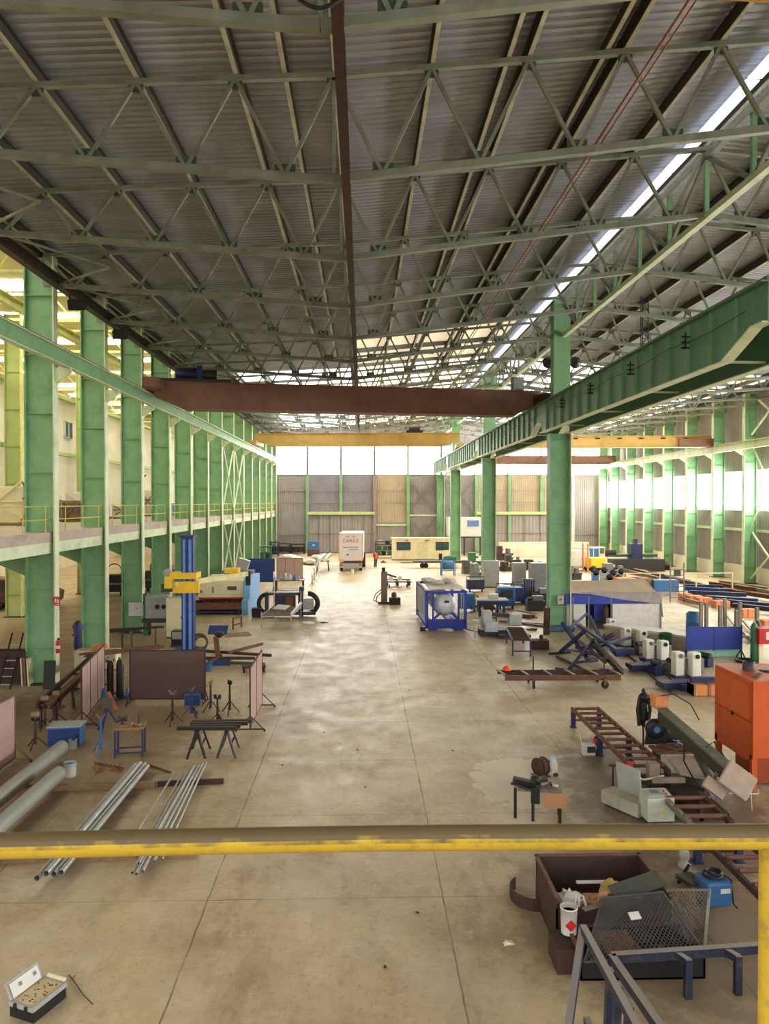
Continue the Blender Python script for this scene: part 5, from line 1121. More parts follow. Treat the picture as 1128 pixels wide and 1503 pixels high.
# scaffold ladder + rail fence
r = T('scaffold_tower', 'narrow scaffold frame behind the canopy tent corner', 'scaffold', G(994, 884))
for x in (-.55, .45): P('stile', M().b(x - .04, x + .04, -.04, .04, 0, 2.9), STEELD, r)
for k in range(6): P('rung', M().b(-.55, .45, -.03, .03, .35 + k * .4, .4 + k * .4), RUST, r)
P('mesh_panel', M().b(-.3, .2, -.05, -.02, 1.9, 2.4), DGREY, r)
r = T('blue_generator', 'bright blue generator by the scaffold frame', 'generator', G(974, 873)); P('body', M().b(-1.0, 1.0, -.5, .5, .3, 1.2), BLUEL, r, bevel=.05); P('skid', M().b(-1.1, 1.1, -.5, .5, 0, .3), LGREY, r)
r = T('yellow_railing', 'pale railing standing in front of the window wall beams', 'railing', G(968, 868)); P('rail', M().b(-3, 6, -.03, .03, 1.45, 1.52), CREAM, r)
for x in (-3, 0, 3, 6): P('post', M().b(x - .04, x + .04, -.04, .04, 0, 1.5), CREAM, r)
# long blue and brown beams on the bright floor
for i, (a, b_, m_) in enumerate((((1002, 866), (1060, 868), BLUEN), ((1005, 870), (1075, 874), BLUE), ((1012, 876), (1095, 880), BLUEN), ((1035, 884), (1112, 889), BLUE), ((1050, 889), (1140, 897), BLUEN), ((1075, 896), (1150, 904), BLUEN), ((1040, 862), (1110, 872), RUST), ((1055, 860), (1125, 871), WOOD), ((1080, 866), (1140, 878), STEELD), ((1060, 872), (1135, 884), RUST))):
    pa, pb = G(*a), G(*b_)
    one('floor_beam', M().ib(pa + Vector((0, 0, .35)), pb + Vector((0, 0, .35)), .3, .28, .04).bar((pa * .8 + pb * .2) + Vector((-.5, 0, .1)), (pa * .8 + pb * .2) + Vector((.5, 0, .1)), .2), m_, ('blue' if m_ in (BLUE, BLUEN) else 'rusty') + ' long beam laid out past the orange blocks, %s in order from the scaffold' % ORD[i], 'steel beam')
for i, (x, y, s) in enumerate(((1005, 881, .8), (1018, 884, 1.0), (1032, 887, 1.0), (1057, 892, 1.0), (1096, 905, .95), (1127, 922, .9))):
    r = T('orange_block', 'orange painted support block on the bright floor, %s from the scaffold' % ORD[i], 'block', G(x, y), .05); P('block', M().b(-s / 2, s / 2, -.35, .35, 0, .5), ORANGEL, r, bevel=.02); P('strap', M().b(-s * .2, -s * .12, -.36, .36, 0, .51), ORANGE, r)
# steel uprights
for i, (x, y, h) in enumerate(((1028, 930, 1.8), (1036, 930, 1.7), (1056, 930, 1.6), (1063, 928, 1.9), (1080, 930, 1.3), (1085, 928, 1.7), (1110, 935, 1.6))):
    one('steel_upright', M().b(-.08, .08, -.08, .08, 0, h).b(-.2, .2, -.2, .2, 0, .03), STEELD, 'brown steel upright behind the blue welding screens, %s from the canopy side' % ORD[i], 'upright', G(x, y), .1)
for i, (a, b_) in enumerate((((1000, 877, .3), (1040, 888, .3)), ((1030, 930, .2), (1100, 935, .2)), ((1088, 925, .1), (1110, 948, .1)), ((1064, 900, .3), (1084, 926, .1)), ((1085, 905, .3), (1107, 930, .1)))):
    one('floor_profile', M().bar(G(*a), G(*b_), .12, .12), STEELD, 'thin brown profile lying among the steel uprights, %s of five' % ORD[i], 'steel profile')
# blue drum and red vessel, gas bottles at the side
r = T('blue_drum', 'bright blue drum behind the blue welding screens', 'drum', G(1017, 926)); P('body', M().lathe([(.38, 0), (.4, .05), (.4, .5), (.42, .52), (.4, .54), (.4, 1.0), (.3, 1.05)], (0, 0, 0), 20), BLUEL, r); P('lid', M().lathe([(.3, 1.05), (.28, 1.1), (0, 1.1)], (0, 0, 0), 20), BLUE, r)
bottle(G(1106, 972), 1.9, GRN, 'dark green gas cylinder beside the blue welding screens, nearer one', .16)
bottle(G(1111, 968), 1.9, SAWG, 'dark green gas cylinder beside the blue welding screens, farther one', .16)
r = T('red_press', 'red and grey machine at the edge behind the orange cabinet', 'machine', G(1126, 972)); P('body', M().b(-.6, 1.4, -.4, .4, .9, 1.6), RED, r); P('plate', M().b(-.3, .6, -.42, -.4, 1.1, 1.45), WHITE, r)
for x in (-.4, 1.1): P('leg', M().b(x - .1, x + .1, -.2, .2, 0, .9), CREAM, r)
one('black_tray', M().lathe([(0, .02), (.45, .02), (.5, .12), (.46, .12), (.42, .05)], (0, 0, 0), 18), BLACK, 'round black tray on the floor near the green gas cylinders', 'tray', G(1095, 972))
# blue screens
p = G(1006, 968)
r = T('welding_screen', 'blue two-panel welding screen on a tubular stand', 'screen', p, .0)
P('curtain', M().b(.03, 1.28, -.012, .012, .45, 1.5), BLUER, r); P('curtain', M().b(1.34, 2.58, -.012, .012, .45, 1.5), BLUER, r)
P('frame', M().b(0, .04, -.02, .02, .05, 1.52).b(1.29, 1.33, -.02, .02, .4, 1.52).b(2.58, 2.64, -.02, .02, .05, 1.6).b(0, 2.6, -.02, .02, 1.48, 1.52), BLUEN, r)
for x in (.02, 2.6): P('foot', M().bar((x, -.45, .03), (x, 0, .45), .04).bar((x, .45, .03), (x, 0, .45), .04).bar((x, -.45, .03), (x, .45, .03), .04), BLUEN, r)
one('mint_box', M().b(-1.2, 1.1, -.3, .3, 0, .4), mat('mint', (150, 208, 182), .6), 'long mint green box on the floor behind the blue screens', 'box', G(1048, 962))
# ---------------------------------------------------------------- canopy tent
p = G(903, 925)
r = T('canopy_tent', 'work tent with tan roof, blue valance and white walls', 'tent', p, rad(2))
def quad(m_, pts, name, th=.02):
    a = [Vector(x) for x in pts]; n_ = (a[1] - a[0]).cross(a[2] - a[0]).normalized() * th
    q = M().add([*a, *[v + n_ for v in a]], [(0, 1, 2, 3), (7, 6, 5, 4), (0, 4, 5, 1), (1, 5, 6, 2), (2, 6, 7, 3), (3, 7, 4, 0)]); return P(name, q, m_, r)
quad(TARP, [(-2.9, -.1, 2.15), (2.6, -.1, 1.85), (2.3, 1.6, 2.75), (-2.4, 1.6, 2.6)], 'roof')
quad(TARP, [(-2.4, 1.6, 2.6), (2.3, 1.6, 2.75), (2.7, 3.6, 2.1), (-2.8, 3.6, 2.1)], 'roof')
quad(TARP, [(2.6, -.1, 1.85), (2.7, 3.6, 2.1), (2.75, 3.5, 1.2), (2.8, 0, .7)], 'side_flap')
quad(mat('tarp_grey', (150, 142, 142), .7), [(-2.2, -.14, 2.2), (2.62, -.14, 2.2), (2.62, -.18, 1.5), (.4, -.18, 1.75)], 'front_flap')
quad(BLUER, [(-2.95, -.1, 2.1), (1.9, -.1, 1.95), (1.9, -.12, 1.52), (-2.95, -.12, 1.52)], 'valance')
quad(CLOTH, [(-.2, -.05, 1.52), (2.55, -.05, 1.52), (2.55, -.05, 0), (-.2, -.05, 0)], 'front_wall')
quad(CLOTH, [(-2.85, -.05, 1.52), (-1.75, -.05, 1.52), (-1.75, -.05, .2), (-2.85, -.05, .2)], 'front_wall')
quad(CLOTH, [(2.6, 0, 1.9), (2.6, 3.5, 1.9), (2.6, 3.5, 0), (2.6, 0, 0)], 'side_wall'); quad(BLUER, [(-2.8, 3.5, 2.0), (2.6, 3.5, 2.0), (2.6, 3.5, 0), (-2.8, 3.5, 0)], 'rear_wall')
for x in (-2.5, -1.6, -.3, 2.6):
    P('pole', M().b(x - .03, x + .03, -.12, -.06, 0, 1.95), GREY, r)
one('blue_cloth', M().box((0, 0, 1.0), (.6, .05, 1.0)), BLUER, 'blue cloth hanging in the open middle of the tent', 'cloth', G(880, 924) + Vector((0, .15, 0)))
one('dark_clothes', M().blob((0, 0, .9), (.35, .3, 1.1), 9, 10, 8, .12), DRUST, 'dark work clothes hanging in the tent opening', 'clothes', G(890, 926) + Vector((0, .2, 0)))
# white topped long crate
a_, b_ = G(985, 950), G(930, 930)
r = T('long_panel_crate', 'long white topped panel crate between tent and blue screens', 'crate', (9.0, 37.5, 0), 0); r.location = G(968, 950); ang = math.atan2(-2.4, 1.9)
r.rotation_euler = (0, 0, rad(-52))
P('body', M().b(-2.9, 2.2, -.5, .5, 0, .75), mat('crate_tan', (188, 168, 146), .8, 0, .15, 5), r); P('top_sheet', M().b(-2.95, 2.25, -.55, .55, .75, .85), WHITE, r)
bucket(G(976, 958), .3, .95, GRN, 'green barrel with white top by the long panel crate', name='barrel', inner=WHITE)
# ---------------------------------------------------------------- rotator posts on navy rails
i = 0
posts = [(918, 951, 1.05), (941, 954, 1.0), (951, 970, 1.0), (972, 972, 1.0), (994, 995, 1.1), (1018, 996, 1.1), (896, 935, 1.0)]
labs = ['white rotator post on the farthest navy base, tent side', 'white rotator post with a roller eye beside the tent wall', 'white rotator post in the middle of the line, aisle side', 'white rotator post with a roller eye before the green barrel', 'nearest white rotator post, aisle side', 'nearest white rotator post with a roller eye, beside the orange crate', 'white rotator post farthest back under the tent edge']
for i, (x, y, h) in enumerate(posts):
    p = G(x, y); r = T('rotator_post', labs[i], 'welding rotator', p, .15)
    P('housing', M().b(-.2, .2, -.2, .2, .12, h), mat('post_white', (224, 222, 206), .5, 0, .05), r, bevel=.04)
    P('base', M().b(-.3, .3, -.3, .3, 0, .14), BLUEN, r)
    P('roller', M().lathe([(.04, -.26), (.09, -.26), (.09, -.18), (.04, -.18)], (.02, 0, h - .15), 12, 'y'), BLACK if i % 2 else GREY, r)
    P('drive', M().b(.2, .38, -.12, .12, .2, h * .75), STEELD, r)
for i, (x, y, w_) in enumerate(((905, 962, 1.5), (950, 985, 1.8), (1000, 1012, 1.9))):
    r = T('rotator_bed', 'navy blue rotator base box on the floor rails, %s from the tent' % ORD[i], 'machine base', G(x, y) + Vector((.1, .2, 0)), .1); P('box', M().b(-w_ / 2, w_ / 2, -.35, .3, .08, .3), BLUEN, r); P('end_block', M().b(-.3, .25, -.5, -.3, 0, .26), BLUE, r); P('tray', M().b(w_ / 2, w_ / 2 + .9, -.1, .5, .06, .2), BLUEN, r)
for i, (a, b_) in enumerate((((888, 932), (985, 1016)), ((905, 930), (1005, 1012)), ((925, 935), (1030, 1005)))):
    one('floor_rail', M().bar(G(*a, .04), G(*b_, .04), .1, .08), DGREY, 'dark floor rail under the white rotator posts, %s from the aisle' % ORD[i], 'rail')
for i, (px, py, m_) in enumerate(((930, 945, DGREY), (940, 960, STEELD), (963, 962, GREY), (983, 985, GREY), (1007, 990, STEELD), (908, 938, DGREY), (962, 990, BLUEN), (1035, 978, BLUEN))):
    r = T('drive_unit', 'small drive unit among the rotator posts, %s from the tent' % ORD[[1, 2, 3, 5, 6, 0, 4, 7][i]], 'drive', G(px, py), .3 * i); P('gearbox', M().b(-.25, .25, -.2, .2, 0, .4), m_, r); P('motor', M().lathe([(.12, -.25), (.12, .25)], (0, 0, .5), 12, 'x'), DGREY, r)
r = T('timber_crate', 'long orange timber crate at the end of the rotator line', 'crate', G(1045, 1019), .0); P('box', M().b(-.85, 1.0, -.3, .3, .02, .42), ORANGEL, r); P('batten', M().b(-.3, -.2, -.33, .33, 0, .45).b(.9, 1.0, -.33, .33, 0, .45).b(-.85, -.78, -.33, .33, 0, .45), WOOD, r)
one('blue_beam_stack', M().b(-.8, 1.2, -.1, .1, 0, .2), BLUEN, 'navy steel section lying on the orange timber crate', 'steel section', G(1045, 1019) + Vector((0, .1, .45)))
# ---------------------------------------------------------------- big column surroundings
q = T('switch_box', 'small grey switch box on the foot of the big green column', 'switch box', (XR - .15, YK(5) - .32, 1.55)); P('box', M().b(-.18, .18, -.12, 0, 0, .5), LGREY, q); P('switch', M().b(-.05, .05, -.15, -.12, .2, .3), RED, q)
one('blue_graffiti_plinth', M().b(-.75, .75, -.5, .5, .05, .3), mat('plinth', (70, 110, 130), .7, 0, .3, 12, (40, 60, 110), .8), 'blue scribbled plinth around the big green column', 'plinth', (XR - .15, YK(5) - .15, 0))
r = T('oil_crate', 'rusty brown oil crate beside the big green column', 'crate', G(791, 952)); P('box', M().b(-.42, .42, -.3, .3, 0, .45), DRUST, r); P('can', M().lathe([(.1, .45), (.1, .65), (.03, .7)], (.1, 0, 0), 10), BLACK, r)
one('rubber_mat', M().box((0, 0, .75), (.35, .06, 1.5), 0, .12), DRUST, 'dark rubber sheet leaning on the big green column', 'sheet', G(802, 932))
# grey saw with mesh conveyors
p = G(733, 933)
r = T('cold_saw', 'pale grey bandsaw with two housings in the middle bay', 'bandsaw', p, .0)
P('housing', M().b(-.95, -.45, -.2, .5, .45, 1.35), LGREY, r, bevel=.03); P('housing', M().b(.55, 1.25, .1, .8, .5, 1.15), LGREY, r, bevel=.05); P('front_box', M().b(-.9, -.2, -.6, -.1, .3, .8), mat('saw_grey', (168, 178, 178), .5), r)
P('base', M().b(-1.1, 1.1, -.3, .7, 0, .35), DGREY, r); P('blade_guide', M().bar((-.5, .2, 1.15), (.7, .3, 1.05), .14, .2), DRUST, r); P('chip_tray', M().b(-.2, 1.5, -1.0, -.3, .05, .2), DGREY, r); P('stand', M().b(-1.5, -1.42, -.6, -.52, 0, .95).b(-1.65, -1.2, -.75, -.4, .9, .97), LGREY, r)
roller_conveyor(-.42, .42, -1.8, 1.8, .75, 16, 'dark mesh topped conveyor leading from the grey bandsaw', BLUEN, DRUST, .07, 2, G(760, 953), rad(-6))
roller_conveyor(-.38, .38, -1.3, 1.3, .75, 10, 'dark infeed conveyor behind the grey bandsaw', DGREY, DRUST, .07, 2, G(716, 908), rad(-4))
one('green_weeds', M().blob((0, 0, .06), (.6, .3, .14), 4, 9, 5, .4), GRN, 'green oil absorbent heap on the floor by the bandsaw', 'absorbent', G(780, 925), kind='stuff')
# wheeled cart
p = G(741, 1010)
r = T('long_cart', 'long rusty frame cart on two casters beside the aisle', 'cart', p, rad(-1))
L = 4.55; dY = .95; z1 = .5
P('side_beam', M().b(0, L, -.04, .04, z1 - .2, z1), RUST, r); P('side_beam', M().b(-.15, L - .2, dY - .04, dY + .04, z1 - .15, z1), DRUST, r)
P('middle_beam', M().b(0, L, dY * .45, dY * .5, z1 - .12, z1 - .04), DRUST, r); P('middle_beam', M().b(0, L, dY * .72, dY * .76, z1 - .12, z1 - .04), DRUST, r)
for k in range(6): P('cross_member', M().bar((.0 + k * L / 5, 0, z1 + .01), (-.15 + k * L / 5, dY, z1 + .01), .09, .05), STEELD, r)
for x in (1.1, 3.9):
    P('caster', M().lathe([(.03, -.03), (.12, -.035), (.15, -.03), (.15, .03), (.12, .035), (.03, .03)], (x, -.1, .15), 18, 'x' if x < 2 else 'y'), BLACK, r); P('fork', M().b(x - .05, x + .05, -.16, -.04, .15, z1 - .1), RUST, r); P('stake', M().b(x - .02, x + .02, -.03, .03, z1, z1 + .75), DRUST, r)
    P('caster', M().lathe([(.03, -.03), (.15, -.03), (.15, .03), (.03, .03)], (x, dY, .15), 14, 'x'), BLACK, r)
P('tie_bar', M().b(3.3, 4.3, .4, .43, z1 + .55, z1 + .6), DRUST, r)
one('orange_helmet', M().lathe([(.2, 0), (.2, .02), (.15, .03), (.14, .1), (.08, .17), (0, .19)], (0, 0, 0), 16), REDO, 'bright red orange helmet lying on the long rusty cart', 'helmet', p + Vector((.22, .9, z1 + .01)))
# blue X stands with long steel profile
def xframe(p, q, h, m_, label, w=.1):
    p, q = flat(p), flat(q); a = math.atan2(q.y - p.y, q.x - p.x); L = (q - p).length
    r = T('x_stand', label, 'stand', p, a)
    P('beam', M().bar((0, 0, .1), (L, 0, h), w), m_, r); P('beam', M().bar((L, .1, .1), (0, .1, h), w), m_, r); P('foot', M().b(-.1, .0, -.6, .6, 0, .1), m_, r); P('foot', M().b(L, L + .1, -.6, .6, 0, .1), m_, r); return r
xframe(G(822, 960), G(860, 972), 1.5, BLUEN, 'navy steel stand with crossed legs beside the big green column', .14)
xframe(G(862, 952), G(900, 985), 1.6, BLUEN, 'navy steel stand with crossed legs behind the cart end', .14)
xframe(G(835, 985), G(875, 962), .9, BLUEN, 'low navy stand with crossed legs right behind the cart', .1)
for i, (a, b_, m_, w2) in enumerate((((843, 912, .9), (918, 985, .5), STEELD, .2), ((830, 925, .5), (888, 972, .4), DGREY, .12), ((868, 945, .6), (912, 988, .3), BLACK, .14), ((850, 918, 1.1), (905, 955, 1.0), BLUEN, .14), ((816, 963, .1), (860, 985, .1), DGREY, .1), ((880, 948, 1.0), (928, 935, .5), BLUEN, .12), ((835, 922, 1.3), (862, 900, 1.1), BLUEN, .1))):
    one('leaning_profile', M().bar(G(*a), G(*b_), w2, w2), m_, ['long grey steel profile propped over the navy stands', 'dark profile under the long grey one', 'black profile at the low end of the navy stands', 'navy beam across the top of the stands', 'thin dark bar on the floor by the cart', 'navy beam reaching towards the rotator posts', 'navy beam pointing up to the tent'][i], 'steel profile')
# ---------------------------------------------------------------- near bandsaw line
roller_conveyor(6.82, 7.66, 18.6, 24.4, .6, 11, 'rusty roller conveyor leading to the dark green bandsaw', RUST, RUST, .13, 3)
roller_conveyor(6.78, 7.62, 9.6, 15.2, .6, 11, 'rusty roller conveyor in the near corner behind the blue welder', DRUST, RUST, .13, 3)
r = T('saw_outfeed', 'short steel outfeed frame between bandsaw and near conveyor', 'conveyor', (7.0, 15.6, 0)); P('side_rail', M().b(-.2, -.1, 0, 1.6, .5, .62), STEELD, r); P('side_rail', M().b(.7, .8, 0, 1.6, .5, .62), DRUST, r)
for k in range(3): P('roller', M().tube((-.15, .25 + k * .5, .6), (.75, .25 + k * .5, .6), .05, 10), RUST, r)
for x in (-.15, .75): P('leg', M().b(x - .05, x + .05, .1, .2, 0, .5).b(x - .05, x + .05, 1.4, 1.5, 0, .5), DRUST, r)
r = T('bandsaw', 'big dark green bandsaw with a raised slanting bow', 'bandsaw', (0, 0, 0))
a_, b_ = Vector((8.4, 17.0, 1.0)), Vector((8.12, 20.3, 1.5))
P('bow', M().bar(a_, b_, .2, .3), mat('bow_side', (64, 62, 54), .5, .1, .2, 5), r); P('bow_cover', M().bar(a_ + Vector((.02, 0, .2)), b_ + Vector((.02, 0, .18)), .28, .05), mat('bow_top', (112, 114, 100), .4, .1, .15, 4, (60, 54, 44), .5), r)
P('wheel_cover', M().box((8.5, 16.85, .98), (.7, .12, .62), rad(-20), rad(-35), rad(35)), MATS['dusty_table'], r, bevel=.03); P('wheel_cover', M().box((8.02, 16.95, .78), (.5, .1, .28), rad(-20), rad(-35), rad(35)), MATS['dusty_table'], r)
P('upper_wheel', M().lathe([(.1, -.08), (.26, -.08), (.28, 0), (.26, .08), (.1, .08)], (8.0, 20.4, 1.1), 22, 'y'), BLACK, r); P('hub', M().lathe([(.09, -.12), (.09, -.08)], (8.0, 20.4, 1.1), 12, 'y'), BLUEL, r)
P('side_plate', M().prism([(7.75, .65), (8.4, .65), (8.35, 1.2), (7.85, 1.3)], 20.45, 20.55, 'y'), BLACK, r)
P('motor', M().lathe([(.18, -.3), (.2, -.25), (.2, .25), (.1, .3)], (8.75, 21.5, .5), 14, 'x'), BLACK, r); P('belt_guard', M().b(8.05, 8.4, 20.5, 20.9, 1.6, 1.95), ORANGEL, r)
P('table', M().prism([(7.75, 18.2), (8.35, 17.8), (8.9, 18.2), (8.95, 18.9), (8.5, 19.5), (7.9, 19.3)], .62, .68, 'z'), mat('dusty_table', (166, 148, 130), .7, 0, .15, 4), r); P('pedestal', M().lathe([(.5, 0), (.4, .1), (.3, .62)], (8.35, 18.6, 0), 16), DGREY, r)
P('turntable', M().lathe([(.0, .46), (.42, .46), (.45, .4), (.3, .2), (.3, 0)], (7.75, 17.6, 0), 24), DRUST, r); P('base', M().b(7.3, 8.4, 17.0, 19.6, .0, .16), DRUST, r)
P('vice', M().b(7.0, 7.25, 18.2, 18.45, .5, .9).b(7.0, 7.8, 18.0, 18.1, .5, .62), mat('vice_tan', (150, 132, 110), .6), r); P('strut', M().bar((8.35, 17.6, .5), (8.2, 18.3, 1.1), .12), SAWG, r); P('hydraulic_arm', M().bar((8.0, 17.4, .45), (8.25, 17.3, 1.0), .08), STEELD, r)
P('hose', M().path([(8.1, 20.7, 1.9), (8.5, 20.4, 2.05), (8.75, 19.9, 1.9), (8.8, 19.5, 1.6)], .015, 6).path([(7.95, 18.4, 1.4), (7.8, 18.1, 1.0), (7.85, 17.6, .7), (8.0, 17.4, .5)], .02, 6).path([(8.25, 17.9, 1.4), (8.5, 18.0, 1.5), (8.6, 17.6, 1.2)], .02, 6), BLACK, r)
r = T('black_jacket', 'black jacket hanging on a post behind the bandsaw bow', 'jacket', (8.12, 21.6, 0)); P('jacket', M().blob((0, 0, 1.28), (.26, .2, .95), 5, 12, 9, .16).blob((.02, 0, 1.62), (.34, .2, .34), 6, 10, 6, .15).blob((0, 0, 1.82), (.12, .12, .2), 7, 8, 5, .1), BLACK, r); P('sleeve', M().path([(-.13, -.05, 1.65), (-.19, -.06, 1.3), (-.15, -.08, .85)], .055, 8).path([(.13, -.05, 1.65), (.17, -.06, 1.3), (.12, -.08, .95)], .05, 8), BLACK, r); P('post', M().tube((0, 0, 0), (0, 0, .8), .03, 8), DGREY, r)
one('air_hose', M().torus((0, 0, .03), .3, .02, 'z').torus((.25, .05, .05), .25, .02, 'z').path([(.3, 0, .04), (.7, -.1, .04), (1.0, .1, .05), (1.2, 0, .04)], .02, 6), RUST, 'brown hose coils lying on the parts shelf by the bandsaw', 'hose', (8.1, 19.85, .72))
r = T('parts_shelf', 'brown low shelf littered with parts beside the conveyor', 'shelf', (8.5, 19.9, 0)); P('top', M().b(-.75, .75, -.25, .35, .64, .7), RUST, r)
for x in (-.65, .65): P('leg', M().b(x - .04, x + .04, -.15, .25, 0, .64), DRUST, r)
for i in range(5): one('brass_fitting', M().lathe([(.03, 0), (.05, .03), (.05, .07), (.02, .1)], (0, 0, 0), 10), [STEEL, COPPER, YELLOW, STEEL, COPPER][i], 'small metal fitting on the brown parts shelf', 'fitting', (8.75 + .09 * i, 19.8 + .05 * (i % 2), .705), 0, 'fittings on the parts shelf')
one('blue_paper', M().box((0, 0, .02), (.3, .4, .03), .5, 0, .3), BLUEL, 'blue folded paper beside the bandsaw upper wheel', 'paper', (8.62, 20.1, .78))
# control cabinet
p = G(963, 1206)
r = T('control_console', 'pale green grey control console in front of the bandsaw', 'console', p, rad(2)); P('body', M().prism([(-.25, .1), (.25, .1), (.25, .68), (-.25, .62)], -.31, .31, 'x'), mat('console', (186, 192, 176), .5, 0, .08, 4, (120, 104, 84), .4), r, bevel=.01)
P('panel', M().box((-.05, 0, .665), (.36, .28, .02), 0, .12), LGREY, r); P('screen', M().box((-.05, .02, .68), (.2, .14, .01), 0, .12), GREY, r)
P('button', M().lathe([(.02, .66), (.02, .7)], (.18, .05, 0), 8).lathe([(.02, .65), (.02, .69)], (.18, -.08, 0), 8), RED, r); P('warning_triangle', M().prism([(-.05, .3), (.05, .3), (0, .39)], -.262, -.252, 'y'), YELLOW, r); P('foot', M().b(-.27, .27, -.2, .2, 0, .1), DGREY, r)
# coolant trough and leaning plate
r = T('coolant_trough', 'pale trough with a leaning plate beside the fire extinguisher', 'trough', G(920, 1190), rad(-60)); P('trough', M().b(-.6, .5, -.22, .22, .05, .35), mat('trough', (170, 166, 146), .6, 0, .2, 4), r); P('plate', M().box((-.1, .18, .65), (.7, .03, .75), 0, .15), LGREY, r); P('foot', M().b(-.5, .4, -.2, .2, 0, .05), DGREY, r)
r = T('tool_post', 'slim black post with a T handle beside the trough', 'post', G(899, 1174)); P('post', M().tube((0, 0, 0), (0, 0, .85), .022, 8), BLACK, r); P('handle', M().tube((-.09, 0, .85), (.09, .03, .82), .025, 8), BLACK, r)
one('white_hose', M().path([(0, 0, .9), (.2, -.1, .7), (.4, -.1, .62), (1.0, .2, .6)], .025, 8), CLOTH, 'white hose running from the trough to the vice', 'hose', G(918, 1180))
extinguisher(G(924, 1168, 0) + Vector((0, 0, .35)), 'red fire extinguisher standing at the near end of the roller conveyor', .58)
one('extinguisher_block', M().b(-.15, .15, -.15, .15, 0, .35), DRUST, 'dark block under the near fire extinguisher', 'block', G(924, 1168))
extinguisher(G(873, 1106), 'dark red fire extinguisher beside the conveyor middle leg', .5)
r = T('white_canister', 'white canister with a wand beside the conveyor leg', 'canister', G(862, 1108)); P('body', M().b(-.17, .2, -.12, .12, 0, .34), CLOTH, r, bevel=.03); P('wand', M().tube((-.15, 0, .2), (-.24, 0, .62), .015, 6), CREAM, r); P('dark_patch', M().b(-.05, .18, -.13, -.12, .1, .28), DGREY, r)
# reel with white bottle
r = T('cable_reel', 'rusty hose reel on the floor of the aisle', 'reel', G(793, 1139), .5); P('drum', M().lathe([(.08, -.12), (.24, -.12), (.24, -.1), (.12, -.09), (.12, .09), (.24, .1), (.24, .12), (.08, .12)], (0, 0, .26), 18, 'x'), DRUST, r); P('coil', M().torus((0, .0, .26), .18, .04, 'x').torus((.06, 0, .26), .18, .04, 'x'), RUST, r); P('frame', M().path([(-.15, -.2, .02), (-.15, .2, .02), (.15, .2, .02), (.15, -.2, .02), (-.15, -.2, .02)], .02, 6), COPPER, r); P('strap', M().b(.1, .2, -.15, .15, .2, .42), BLUEN, r)
r = T('white_sack', 'crumpled white and blue sack leaning on the hose reel', 'sack', G(811, 1139)); P('sack', M().blob((0, 0, .24), (.26, .22, .5), 8, 10, 7, .15), CLOTH, r); P('blue_top', M().blob((0, .02, .46), (.2, .16, .14), 9, 9, 5, .15), mat('pale_blue', (170, 200, 226), .6), r); P('foot', M().blob((.06, -.08, .06), (.16, .14, .1), 9, 8, 5, .1), DRUST, r)
# vice table
p = G(788, 1200)
r = T('vice_table', 'dark steel table with a vice and loose parts near the rail', 'table', p, rad(-12)); P('tabletop', M().b(-.45, .55, -.25, .3, .68, .74), STEELD, r)
for (x, y) in ((-.5, -.1), (.5, -.2), (.5, .25), (-.1, -.2)): P('leg', M().b(x - .035, x + .035, y - .035, y + .035, 0, .7), BLACK, r)
P('vice', M().b(-.15, .05, -.35, -.2, .45, .8).box((-.3, -.15, .85), (.5, .16, .14), .3, .1, .25), BLACK, r); P('screw', M().tube((-.6, -.25, .85), (-.2, -.3, .75), .03, 8), DRUST, r)
one('motor_part', M().lathe([(.1, 0), (.12, .05), (.12, .14), (.05, .18)], (0, 0, 0), 12).b(-.02, .3, -.04, .04, .02, .08), BLACK, 'black motor part on the vice table', 'part', p + Vector((.0, .15, .74)), .3)
for i in range(4): one('loose_part', M().b(-.08, .08, -.03, .03, 0, .04), [LGREY, RUST, BLACK, CLOTH][i], 'loose small part lying on the vice table', 'part', p + Vector((.18 + .07 * i, .05 - .08 * (i % 2), .742)), i * .8, 'loose parts on the vice table')
one('cardboard_sheet', M().b(-.22, .28, -.01, .01, .36, .7), CARD, 'cardboard sheet hung on the front of the vice table', 'cardboard', p + Vector((.3, -.34, 0)), rad(-12))
# orange cabinet
r = T('orange_furnace', 'tall orange steel cabinet on legs cut off by the photo edge', 'machine', (9.95, 18.95, 0), rad(0))
P('body', M().prism([(0, .75), (.35, .6), (2.1, .6), (2.1, 2.72), (0, 2.72)], 0, 2.6, 'x'), ORANGE, r)
P('panel_seam', M().b(-.012, 0, 0, 2.1, 1.62, 1.65).b(-.012, 0, .02, .06, .7, 2.7), mat('orange_dark', (150, 66, 30), .6), r); P('door', M().b(-.03, -.005, .2, 1.95, 1.72, 2.6), mat('orange_door', (206, 96, 40), .5, 0, .08, 2, (140, 70, 40), .3), r); P('latch', M().b(-.05, -.02, 1.0, 1.08, 1.58, 1.68), BLACK, r)
for (x, y) in ((.06, .1), (.06, 2.0), (2.5, .1), (2.5, 2.0)): P('leg', M().b(x - .06, x + .08, y - .06, y + .06, 0, .8), ORANGE, r)
P('lower_box', M().b(.15, 2.5, .05, 1.2, .1, .75), mat('orange_dark', (150, 66, 30)), r); P('chimney_stub', M().lathe([(.16, 2.72), (.16, 2.95), (.1, 2.97), (.1, 2.75)], (.55, 1.3, 0), 18), DGREY, r); P('round_opening', M().lathe([(0, 2.735), (.28, 2.735), (.3, 2.72)], (1.1, 1.2, 0), 20), BLACK, r)
one('foil_strip', M().box((0, 0, .01), (.6, .1, .02)), DRUST, 'dark strip of sheet lying on the orange cabinet', 'strip', (10.4, 19.6, 2.725), .9)
r = T('wire_stand', 'thin pale wire stand in front of the orange cabinet', 'stand', G(1103, 1190)); P('wire', M().path([(0, 0, 0), (-.05, 0, .9)], .012, 6).path([(-.55, 0, .42), (.15, 0, .4), (.2, .1, .45)], .012, 6), CLOTH, r)
